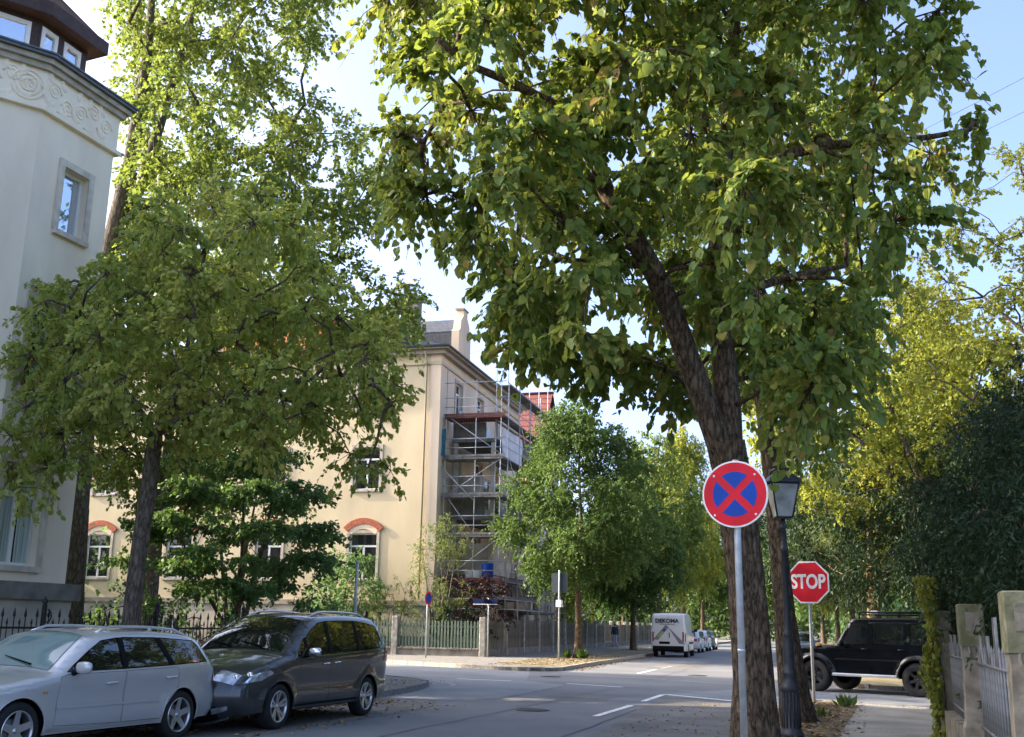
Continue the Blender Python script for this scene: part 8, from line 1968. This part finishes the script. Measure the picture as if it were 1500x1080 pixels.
# ---- small layered tree in the villa garden
b = (-16.1, 24.0, 0.1)
bl = []
rg = random.Random(4)
for (z, rr, n) in ((2.3, 1.9, 13), (3.0, 2.8, 24), (3.8, 2.8, 24), (4.7, 2.4, 18), (5.6, 1.7, 12), (6.3, 1.0, 6)):
    for k in range(n):
        a = 2 * PI * k / n + rg.random(); q = rr * math.sqrt(rg.uniform(0.12, 1))
        bl.append((q * math.cos(a), q * math.sin(a), z + rg.uniform(-0.15, 0.15), rg.uniform(0.5, 0.75)))
grow('layered_tree', 'small dark tree with layered branches in the villa garden', 'tree', b, [(0, 0, 0), (0.02, 0, 0.9), (0.06, 0.02, 1.6)], [0.13, 0.1, 0.09],
     [([(0.05, 0, 1.2), (-0.4, -0.2, 2.0), (-0.9, -0.5, 2.9), (-1.2, -0.8, 3.9)], 0.06, 0.025), ([(0.06, 0.02, 1.5), (0.5, 0.2, 2.4), (0.8, 0.3, 3.6), (0.9, 0.3, 4.8)], 0.06, 0.025), ([(0.03, 0, 0.8), (-0.55, 0.3, 1.8), (-0.9, 0.5, 3.0)], 0.05, 0.02), ([(0.06, 0.02, 1.6), (0.1, 0.3, 3), (0, 0.3, 4.8)], 0.06, 0.02)],
     bl, 'leaf_layer', 'bark_dark', 15, tn=14, twigs=20, per=15, size=0.1, droop=0.18, zs=0.4, tpl=LEAF_OVAL, hang=0.3, net=(0.01, 0.03))

# ---- street trees beyond the crossing
bA = far(-1.45, 13.3, 0.1)
blA = crown_blobs(31, (0, 0, 7.9), 4.1, 4.1, 4.9, 120, (0.7, 1.1), low=-0.85, gap=0.75, egg=0.6)
tA = grow('street_tree', 'dense green street tree at the far pavement corner', 'tree', bA, [(0, 0, -0.05), (0.02, 0, 1.5), (-0.02, 0.03, 3.2), (0.03, 0, 4.6)], [0.24, 0.17, 0.15, 0.14],
          [([(0.03, 0, 4.2), (0.1, 0.2, 6.5), (0, 0.1, 9), (0.1, 0, 11.5)], 0.13, 0.03), ([(0.02, 0, 3.7), (1.0, 0.4, 5.2), (1.9, 0.8, 6.8)], 0.08, 0.03), ([(0.02, 0, 3.8), (-1.0, 0.3, 5.0), (-2.0, 0.5, 6.4)], 0.08, 0.03), ([(0, 0, 4.0), (0.1, -1.0, 5.4), (0.2, -1.9, 6.9)], 0.08, 0.03)],
          blA, 'leaf_mid', 'bark_dark', 16, tn=14, net=(0.02, 0.05), twigs=16, per=20, size=0.12, droop=0.3, tpl=LEAF_QUAD, hang=0.5, twig=False, group='street trees')
bB = far(-2.0, 34.8, 0.1)
blB = crown_blobs(32, (0, 0, 7.2), 3.6, 3.6, 4.6, 90, (0.8, 1.2), low=-0.9, gap=0.75)
tB = grow('street_tree', 'street tree beside the round sign post before the van', 'tree', bB, [(0, 0, -0.05), (0.03, 0, 1.5), (0.0, 0.03, 3.4)], [0.22, 0.17, 0.14],
          [([(0, 0.03, 3.2), (0.1, 0.2, 6.5), (0, 0.1, 10)], 0.12, 0.03), ([(0, 0, 3.0), (1.2, 0.4, 5)], 0.08, 0.03), ([(0, 0, 3.1), (-1.1, -0.3, 5)], 0.08, 0.03)],
          blB, 'leaf_mid', 'bark_dark', 17, tn=12, net=(0.02, 0.05), twigs=9, per=18, size=0.17, droop=0.3, tpl=LEAF_QUAD, hang=0.5, twig=False, group='street trees')


def again(src, loc, s_, rz_, label, leaf=None, group='street trees'):
    c = copy_tree(src)
    c.location = loc; c.rotation_euler = (0, 0, rz_); c.scale = (s_[0], s_[0], s_[1])
    c['label'] = label; c['group'] = group
    if leaf:
        for ch in c.children:
            if ch.name.startswith('crown'):
                ch.data = ch.data.copy(); ch.data.materials[0] = M[leaf]
    return c


for i, (src, u, v, s_, rz_, lf, lb) in enumerate([
        (tB, -2.2, 50.0, (1.15, 1.5), 1.2, 'leaf_tall', 'street tree on the left pavement behind the parked white cars'),
        (tA, -1.6, 64.0, (1.15, 1.6), 2.2, 'leaf_yellow', 'tall yellow-green street tree coloured as sunlit far down the street'),
        (tB, -1.5, 84.0, (1.3, 1.3), 3.3, 'leaf_mid', 'distant street tree closing the left side of the street'),
        (tA, 4.5, 108.0, (1.5, 1.2), 0.5, 'leaf_mid', 'broad distant tree closing the end of the street'),
        (tB, 11.5, 96.0, (1.4, 1.3), 4.1, 'leaf_layer', 'distant street tree closing the right side of the street'),
        (tB, 11.8, 52.0, (1.1, 1.1), 0.9, 'leaf_yellow', 'street tree coloured sunlit yellow on the right pavement behind the linden trunk'),
        (tA, 12.0, 30.0, (0.9, 1.0), 5.0, 'leaf_light', 'pale green street tree on the right pavement behind the stop sign'),
        (tB, 13.5, 72.0, (1.2, 1.2), 2.7, 'leaf_mid', 'street tree far along the right pavement'),
        (tA, -11.0, 88.0, (1.3, 1.1), 1.0, 'leaf_mid', 'garden tree behind the board fence far along the street'),
        (tB, -10.5, 66.0, (1.2, 1.1), 2.0, 'leaf_layer', 'garden tree behind the board fence beside the gabled house')]):
    again(src, far(u, v, 0.1), s_, rz_, lb, lf)

# ---- shrubs and small trees: stems from the ground and a leafy crown
def shrub(name, label, loc, rx, h, leaf, seed, n=22, r_=(0.3, 0.5), size=0.09, tpl=LEAF_QUAD, twigs=10, per=12, low=0.15, stems=4, bark_m='bark_dark', cat='shrub', group=None, droop=0.25, **kw):
    zc = h * (0.5 + low * 0.5)
    bl_ = crown_blobs(seed, (0, 0, zc), rx, rx, h * (0.5 - low * 0.5), n, r_, gap=0.75)
    rg_ = random.Random(seed)
    lb_ = []
    for k in range(stems):
        a = 2 * PI * k / stems + rg_.random()
        lb_.append(([(0.05 * math.cos(a), 0.05 * math.sin(a), 0.05), (0.3 * rx * math.cos(a), 0.3 * rx * math.sin(a), h * 0.35), (0.5 * rx * math.cos(a + .3), 0.5 * rx * math.sin(a + .3), h * 0.7)], 0.02 + 0.008 * h, 0.01))
    return grow(name, label, cat, loc, [(0, 0, -0.03), (0, 0, h * 0.12), (0.02, 0, h * 0.25)], [0.04 + 0.012 * h, 0.03 + 0.01 * h, 0.02 + 0.008 * h], lb_, bl_, leaf, bark_m, seed, tn=10, group=group,
                net=(0.006, 0.02), twigs=twigs, per=per, size=size, tpl=tpl, droop=droop, twig=False, **kw)


shrub('willow_tree', 'airy pale green small tree before the yellow house corner', far(-8.6, 13.0, 0.1), 1.9, 7.2, 'leaf_light', 41, 34, (0.45, 0.75), 0.11, LEAF_NARROW, 16, 14, 0.12, 5, 'bark_grey', 'tree', droop=0.55, zs=1.2)
shrub('willow_tree', 'low pale green bush hanging over the picket fence', far(-11.0, 12.9, 0.1), 1.6, 4.2, 'leaf_light', 42, 20, (0.4, 0.65), 0.11, LEAF_NARROW, 14, 14, 0.15, 4, 'bark_grey', 'shrub', droop=0.5)
shrub('copper_bush', 'dark purple leaved bush below the scaffolding', far(-6.3, 13.4, 0.1), 1.5, 4.4, 'leaf_purple', 43, 26, (0.4, 0.65), 0.12, LEAF_QUAD, 14, 12, 0.1)
shrub('copper_bush', 'low dark bush behind the picket fence beside the purple one', far(-7.6, 12.9, 0.1), 1.3, 2.6, 'leaf_dark', 44, 18, (0.4, 0.6), 0.12, LEAF_QUAD, 14, 12, 0.1)
shrub('garden_shrub', 'brownish green shrub at the villa corner beside the dark trunk', (-18.2, 22.8, 0.1), 1.3, 2.6, 'leaf_layer', 45, 24, (0.4, 0.6), 0.09, twigs=14)
shrub('garden_shrub', 'dark low shrub behind the iron fence under the layered tree', (-15.2, 21.6, 0.1), 1.3, 2.2, 'leaf_layer', 46, 22, (0.35, 0.55), 0.09, twigs=14)
shrub('garden_shrub', 'dark shrub behind the iron fence near the minivan bonnet', (-14.9, 23.6, 0.1), 1.0, 1.8, 'leaf_layer', 53, 18, (0.3, 0.5), 0.09, twigs=14)
shrub('garden_shrub', 'olive shrub behind the grey post', (-15.0, 26.6, 0.1), 1.4, 2.3, 'leaf_layer', 47, 24, (0.35, 0.6), 0.09, twigs=14)
shrub('garden_shrub', 'shrub with sunlit yellow leaf colour behind the board fence', far(-8.2, 40.5, 0.1), 2.6, 6.6, 'leaf_yellow', 48, 34, (0.7, 1.0), 0.16, twigs=9)
bl = crown_blobs(76, (0, 0, 9.5), 3.6, 3.6, 5.0, 80, (0.75, 1.1), gap=0.85)
grow('garden_tree', 'tall green tree in the villa garden behind the layered tree', 'tree', (-21.5, 27.8, 0.1), [(0, 0, -0.03), (0, 0.05, 3), (0.05, 0, 6)], [0.3, 0.22, 0.18],
     [([(0.05, 0, 5.6), (0.2, 0.1, 8.5), (0, 0, 12.5)], 0.14, 0.03), ([(0.05, 0, 5), (1.5, 0.3, 7.5), (2.2, 0.5, 9.5)], 0.09, 0.03), ([(0.05, 0, 5.2), (-1.4, -0.2, 7.5), (-2.4, -0.3, 9.5)], 0.09, 0.03)],
     bl, 'leaf_tall', 'bark_grey', 77, tn=12, net=(0.02, 0.06), twigs=13, per=20, size=0.125, droop=0.3, tpl=LEAF_QUAD, hang=0.5, twig=False)
shrub('garden_shrub', 'yellow green garden tree between villa and yellow house', (-19.8, 30.0, 0.1), 2.2, 9.6, 'leaf_yellow', 49, 40, (0.5, 0.8), 0.11, twigs=9, low=0.4, cat='tree')
shrub('garden_shrub', 'green garden tree in the yellow house front garden', far(-13.5, 12.9, 0.1), 2.0, 5.2, 'leaf_layer', 50, 34, (0.6, 0.9), 0.13, twigs=10, low=0.25, cat='tree')

# ---- dark yews and the sunlit trees on the right
def yew(label, loc, rx, h, seed, n, low=0.0, trunk=True, bark_m='bark_tan', size=0.15, tw=16, leaf='leaf_dark', per=16):
    bl_ = crown_blobs(seed, (0, 0, h * (0.5 + low * 0.5)), rx, rx, h * (0.5 - low * 0.5), n, (0.7, 1.05), shell=0.75, gap=0.8)
    return grow('yew_tree', label, 'tree', loc, [(0, 0, -0.03), (0.02, 0.02, h * 0.2), (0, 0, h * 0.45)], [0.3, 0.24, 0.16],
                [([(0, 0, h * 0.4), (0.1, 0, h * 0.65), (0, 0, h * 0.9)], 0.14, 0.03)], bl_, leaf, bark_m, seed, tn=12, net=(0.012, 0.05), twigs=tw, per=per, size=size, droop=0.45, tpl=LEAF_NARROW, hang=0.5, twig=False, flare=0.2)


yew('dark yew with bare tan trunk behind the black off-roader', (-0.7, 40.6, 0.1), 4.6, 9.0, 61, 90, 0.3)
yew('very dark yew mass behind the railing fence', (3.5, 17.2, 0.1), 2.6, 6.0, 62, 72, 0.02, size=0.085, tw=24, per=30)
yew('dark conifer behind the railing next to the stone piers', (3.3, 12.6, 0.1), 2.2, 4.6, 63, 56, 0.02, size=0.07, tw=26, per=34)
yew('dark yew beside the ivy covered post', (2.7, 21.6, 0.1), 2.2, 6.0, 64, 64, 0.08, size=0.095, tw=22, per=26)
yew('dark yew beyond the side street on the right', (4.2, 36.5, 0.1), 4.0, 8.5, 65, 80, 0.2)
b = (5.9, 29.4, 0.1)
bl = crown_blobs(71, (-1.6, 0, 10.0), 4.0, 3.2, 4.4, 84, (0.5, 0.85), shell=0.5, gap=1.05)
grow('robinia_tree', 'airy yellow leaved tree with grey branches by the right house', 'tree', b, [(0, 0, -0.03), (-0.1, 0, 3), (-0.3, 0, 6.2)], [0.28, 0.22, 0.18],
     [([(-0.3, 0, 6), (-0.6, 0.1, 8.5), (-1.4, 0.2, 11), (-1.9, 0.2, 13.5)], 0.14, 0.03), ([(-0.3, 0, 6), (-1.6, -0.3, 8.2), (-3.2, -0.4, 10)], 0.1, 0.03), ([(-0.4, 0, 7.2), (0.6, 0.3, 9.5), (1.2, 0.4, 12)], 0.1, 0.03), ([(-0.2, 0, 5), (-1.8, 0.2, 6.4), (-3.6, 0.3, 7.4)], 0.07, 0.02)],
     bl, 'leaf_yellow', 'bark_grey', 72, tn=12, net=(0.012, 0.04), twigs=13, per=16, size=0.1, droop=0.2, tpl=LEAF_OVAL, hang=0.35, zs=0.7)
b = (1.2, 37.4, 0.1)
bl = crown_blobs(73, (-1.4, -0.6, 9.4), 4.8, 3.2, 4.0, 90, (0.65, 1.0), shell=0.5, gap=0.9)
grow('maple_tree', 'sunlit yellow-green tree above the dark yew', 'tree', b, [(0, 0, -0.03), (0, 0, 3), (0, 0, 6.5)], [0.26, 0.2, 0.15],
     [([(0, 0, 6), (-0.8, 0, 8.5), (-1.5, 0, 11)], 0.12, 0.03), ([(0, 0, 5.5), (-2, -0.3, 7.8), (-3.4, -0.4, 9)], 0.09, 0.03), ([(0, 0, 6), (1.2, 0.2, 8.4), (2, 0.2, 10.5)], 0.09, 0.03)],
     bl, 'leaf_yellow', 'bark_grey', 74, tn=12, twigs=11, per=16, size=0.13, droop=0.3, tpl=LEAF_QUAD, hang=0.5, twig=False)
again(tA, (9.5, 38.5, 0.1), (1.15, 1.1), 0.4, 'green garden tree before the orange roofed house', 'leaf_light', 'garden trees on the right')
again(tB, (16.0, 34.0, 0.1), (1.2, 1.1), 1.4, 'green garden tree at the right edge of the gardens', 'leaf_mid', 'garden trees on the right')

# ---- ivy on a railing pier, sunlight on its road side put into yellow leaf colour
def ivy(label, loc, pts_n, seed, leaf, rx, h, side):
    rng = np.random.default_rng(seed)
    root = empty('ivy', loc, 0, label, 'ivy')
    a = rng.uniform(side[0], side[1], pts_n); z = rng.uniform(0.05, h, pts_n) ** 1.0
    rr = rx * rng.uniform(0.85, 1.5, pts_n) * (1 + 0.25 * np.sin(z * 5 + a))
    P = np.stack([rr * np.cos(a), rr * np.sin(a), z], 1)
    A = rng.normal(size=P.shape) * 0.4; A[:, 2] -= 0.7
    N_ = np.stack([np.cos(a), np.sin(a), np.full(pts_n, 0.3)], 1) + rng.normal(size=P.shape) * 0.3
    mb_ = MB()
    for k in range(5):
        t = side[0] + (side[1] - side[0]) * (k + 0.5) / 5
        mb_.tube([(rx * 0.95 * math.cos(t + 0.3 * math.sin(q)), rx * 0.95 * math.sin(t + 0.3 * math.sin(q)), 0.0 + q * h / 6) for q in range(7)], 0.009, 5)
    mb_.build('stem', 'bark_dark', root)
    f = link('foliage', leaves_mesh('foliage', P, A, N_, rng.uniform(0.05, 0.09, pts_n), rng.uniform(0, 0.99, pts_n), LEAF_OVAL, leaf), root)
    f['kind'] = 'stuff'
    return root


ivy('yellow green ivy coloured as sunlit, climbing the road side of the far stone pier', (0.68, 17.1, 0.12), 1500, 81, 'leaf_yellow', 0.21, 2.3, (2.2, 4.3))
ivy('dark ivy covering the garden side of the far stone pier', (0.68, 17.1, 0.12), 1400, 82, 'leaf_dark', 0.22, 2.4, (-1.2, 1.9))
shrub('garden_shrub', 'low green shrub at the foot of the stone piers', (PX + 0.5, 14.7, 0.12), 0.5, 1.1, 'leaf_mid', 83, 14, (0.2, 0.3), 0.07, twigs=10)
shrub('garden_shrub', 'bright green twigs reaching over the nearest stone pier', (PX + 0.75, 8.3, 0.12), 0.5, 2.1, 'leaf_mid', 84, 12, (0.2, 0.3), 0.07, twigs=8, low=0.5)


# weeds on the dirt strip and along the far kerb, fallen leaves
def weeds(label, loc, n, h, seed, leaf='leaf_mid'):
    rng = np.random.default_rng(seed)
    root = empty('weed', loc, 0, label, 'weed')
    P = np.stack([rng.normal(size=n) * 0.08, rng.normal(size=n) * 0.08, np.full(n, 0.0)], 1)
    A = np.stack([rng.normal(size=n) * 0.5, rng.normal(size=n) * 0.5, np.full(n, 1.0)], 1)
    f = link('foliage', leaves_mesh('foliage', P, A, rng.normal(size=P.shape), rng.uniform(0.5, 1.1, n) * h, rng.uniform(0, 0.99, n), LEAF_NARROW, leaf), root); f['kind'] = 'stuff'
    return root


weeds('small weed tuft beside the stop sign pole', (-1.05, 23.2, 0.125), 26, 0.3, 91)
weeds('small weed tuft at the foot of the slim linden', (-1.3, 20.3, 0.125), 22, 0.22, 92)
weeds('grass tuft at the foot of the far street tree', far(-1.1, 12.6, 0.125), 60, 0.5, 93)
weeds('weed tuft at the kerb before the far street tree', far(-1.9, 12.9, 0.125), 50, 0.45, 94)


def litter(label, pts, seed, size=0.07):
    rng = np.random.default_rng(seed)
    P = np.array(pts); n = len(P)
    A = rng.normal(size=(n, 3)); A[:, 2] *= 0.12
    N_ = np.stack([rng.normal(size=n) * 0.25, rng.normal(size=n) * 0.25, np.ones(n)], 1)
    o = link('fallen_leaves', leaves_mesh('fallen_leaves', P, A, N_, rng.uniform(0.6, 1.3, n) * size, rng.uniform(0, 0.99, n), LEAF_OVAL, 'leaf_litter'))
    return tag(o, label, 'leaves', kind='stuff')


rg = random.Random(9)
pts = [(-10.75 + abs(rg.gauss(0, 0.55)), rg.uniform(8, 21.5), 0.014) for _ in range(1700)] + [(-8.75 + rg.gauss(0, 0.3), rg.uniform(9, 21), 0.014) for _ in range(220)]
pts = [p for p in pts if p[0] < -7.8]
litter('brown fallen leaves along the left kerb under the parked cars', pts, 1)
pts = [(*far(rg.uniform(-2.8, 0.2), rg.uniform(2.0, 18))[:2], 0.14) for _ in range(1500)] + [(*far(0.55 + abs(rg.gauss(0, 0.3)), rg.uniform(1.5, 30))[:2], 0.014) for _ in range(700)]
litter('tan fallen leaves round the far street tree and kerb', pts, 2, 0.08)
pts = [(rg.gauss(-1.35, 0.32), rg.uniform(14, 24.3), 0.14) for _ in range(1300)]
pts = [p for p in pts if -2.0 < p[0] < -0.5]
litter('brown fallen leaves on the dirt strip under the lindens', pts, 3, 0.07)
pts = [(rg.uniform(-14, -11.2), rg.uniform(20, 28), 0.135) for _ in range(700)] + [(rg.uniform(-4.4, -2.3), rg.uniform(10, 25), 0.014) for _ in range(300)]
pts = [p for p in pts if not (p[0] < -11 and p[1] > 28 + 0.5 * (p[0] + 11))]
litter('scattered leaves on the cobbled pavement corner and parking lane', pts, 4, 0.06)


# ---- hedges and distant woods that close the view
def hedge(label, a, b_, h, th, seed, leaf, n, size):
    rng = np.random.default_rng(seed)
    a, b_ = np.array(a, float), np.array(b_, float)
    L_ = np.linalg.norm(b_ - a); d = (b_ - a) / L_; nn = np.array((-d[1], d[0]))
    t = rng.uniform(0, L_, n); s_ = rng.normal(size=n) * th * 0.35
    top = h * (0.75 + 0.16 * np.sin(t * 0.55 + seed) + 0.1 * np.sin(t * 1.37 + 2 * seed) + 0.05 * np.sin(t * 3.1))
    z = 0.1 + top * rng.uniform(0, 1, n) ** 0.8
    P = np.stack([a[0] + d[0] * t + nn[0] * s_, a[1] + d[1] * t + nn[1] * s_, z], 1)
    A = rng.normal(size=P.shape) * 0.5; A[:, 2] -= 0.3
    N_ = rng.normal(size=P.shape) * 0.6; N_[:, 2] += 0.5
    tint = np.clip(0.5 + 0.3 * np.sin(t * 0.9 + z) + rng.normal(size=n) * 0.2, 0, 0.99)
    o = link('hedge', leaves_mesh('hedge', P, A, N_, size * rng.uniform(0.7, 1.3, n), tint, LEAF_QUAD, leaf))
    return tag(o, label, 'hedge', kind='stuff')


hedge('distant wood closing the end of the street', far(-45, 125)[:2], far(60, 118)[:2], 13, 5, 1, 'leaf_mid', 42000, 0.55)
hedge('dark garden hedge behind the off-roader', (0.8, 46), (30, 36), 4.5, 2.5, 2, 'leaf_dark', 22000, 0.22)
hedge('green hedge along the right pavement of the far street', far(14.5, 22)[:2], far(14.5, 110)[:2], 4.0, 2.0, 3, 'leaf_layer', 26000, 0.26)
hedge('garden greenery behind the yellow house and the villa', (-80, 62), (-40, 41), 10, 5, 4, 'leaf_layer', 20000, 0.4)

again(tB, (2.6, 45.0, 0.1), (1.15, 1.25), 2.4, 'yellow-green tree rising behind the dark yew', 'leaf_yellow', 'garden trees on the right')
again(tB, (8.2, 33.0, 0.1), (0.95, 1.0), 3.9, 'yellow-green tree at the right edge before the orange roofed house', 'leaf_yellow', 'garden trees on the right')


# ================================================================== the person walking away on the far pavement
def person(loc, rz, label):
    me = bpy.data.meshes.new('person')
    J = dict(pelvis=(0, 0, 0.95), belly=(0, 0.01, 1.1), chest=(0, 0.0, 1.32), neck=(0, 0.01, 1.5), head=(0, 0.03, 1.6), crown=(0, 0.02, 1.73),
             ls=(-0.19, 0, 1.43), le=(-0.25, -0.06, 1.16), lw=(-0.24, 0.06, 0.93), lh=(-0.235, 0.09, 0.84), rs=(0.19, 0, 1.43), re=(0.25, -0.02, 1.15), rw=(0.25, 0.04, 0.92), rh=(0.245, 0.06, 0.83),
             lk=(-0.1, 0.12, 0.52), la=(-0.1, 0.22, 0.1), lt=(-0.1, 0.38, 0.05), lp=(-0.09, 0, 0.9), rp=(0.09, 0, 0.9), rk=(0.1, -0.02, 0.5), ra=(0.1, -0.28, 0.13), rtoe=(0.1, -0.16, 0.05))
    E_ = [('pelvis', 'belly'), ('belly', 'chest'), ('chest', 'neck'), ('neck', 'head'), ('head', 'crown'), ('chest', 'ls'), ('ls', 'le'), ('le', 'lw'), ('lw', 'lh'), ('chest', 'rs'), ('rs', 're'), ('re', 'rw'), ('rw', 'rh'),
          ('pelvis', 'lp'), ('lp', 'lk'), ('lk', 'la'), ('la', 'lt'), ('pelvis', 'rp'), ('rp', 'rk'), ('rk', 'ra'), ('ra', 'rtoe')]
    Rd = dict(pelvis=(0.15, 0.12), belly=(0.155, 0.125), chest=(0.18, 0.13), neck=(0.065, 0.065), head=(0.09, 0.105), crown=(0.07, 0.08), ls=(0.075, 0.075), le=(0.058, 0.058), lw=(0.042, 0.042), lh=(0.04, 0.03), rs=(0.075, 0.075), re=(0.058, 0.058), rw=(0.042, 0.042), rh=(0.04, 0.03),
              lp=(0.1, 0.1), rp=(0.1, 0.1), lk=(0.07, 0.07), rk=(0.07, 0.07), la=(0.055, 0.055), ra=(0.055, 0.055), lt=(0.045, 0.04), rtoe=(0.045, 0.04))
    names = list(J)
    me.from_pydata([J[k] for k in names], [(names.index(a), names.index(b)) for a, b in E_], [])
    ob = bpy.data.objects.new('person', me); COL.objects.link(ob)
    ob.modifiers.new('skin', 'SKIN')
    for i, k in enumerate(names):
        me.skin_vertices[0].data[i].radius = Rd[k]
        me.skin_vertices[0].data[i].use_root = (k == 'pelvis')
    sb = ob.modifiers.new('sub', 'SUBSURF'); sb.levels = 2; sb.render_levels = 2
    dg = bpy.context.evaluated_depsgraph_get()
    m2 = bpy.data.meshes.new_from_object(ob.evaluated_get(dg))
    bpy.data.objects.remove(ob)
    m2.materials.clear()
    for k in ('jacket', 'jeans', 'skin', 'shoe'): m2.materials.append(M[k])
    for p in m2.polygons:
        c = p.center; p.use_smooth = True
        if c.z > 1.5: p.material_index = 2
        elif c.z < 0.11: p.material_index = 3
        elif c.z < 0.92 and abs(c.x) < 0.19: p.material_index = 1
        elif c.z < 0.93 and abs(c.x) >= 0.19: p.material_index = 2
        else: p.material_index = 0
    o = link('person', m2, None, loc, (0, 0, rz))
    tag(o, label, 'person')
    # hair cap, ears and simple hands with fingers
    mb_ = MB(); vs, fs = [], []
    for i in range(7):
        th = PI * 0.58 * i / 6
        for j in range(14):
            ph = 2 * PI * j / 14
            vs.append((0.1 * math.sin(th) * math.cos(ph), -0.005 + 0.115 * math.sin(th) * math.sin(ph) - (0.02 if math.sin(ph) > 0 else 0), 1.655 + 0.125 * math.cos(th) - (0.04 if math.sin(ph) < 0 else 0) * i / 6))
    for i in range(6):
        for j in range(14): fs.append((i * 14 + j, i * 14 + (j + 1) % 14, (i + 1) * 14 + (j + 1) % 14, (i + 1) * 14 + j))
    mb_.add(vs, fs, True); mb_.build('hair', 'hair', o)
    for sx, h in ((-1, J['lh']), (1, J['rh'])):
        mb_ = MB()
        for k in range(4):
            mb_.tube([(h[0], h[1] + 0.025 - 0.017 * k, h[2]), (h[0] + sx * -0.005, h[1] + 0.028 - 0.017 * k, h[2] - 0.05), (h[0] + sx * -0.02, h[1] + 0.028 - 0.017 * k, h[2] - 0.085 + 0.006 * abs(k - 1))], [0.009, 0.008, 0.006], 6)
        mb_.tube([(h[0], h[1] + 0.03, h[2] + 0.03), (h[0] - sx * 0.01, h[1] + 0.055, h[2] - 0.01), (h[0] - sx * 0.015, h[1] + 0.06, h[2] - 0.035)], [0.011, 0.009, 0.007], 6)
        mb_.build('fingers', 'skin', o)
    return o


person(far(-4.5, 42.5, 0.12), FAR_A + R(35), 'person in dark jacket and pale jeans walking along the board fence')
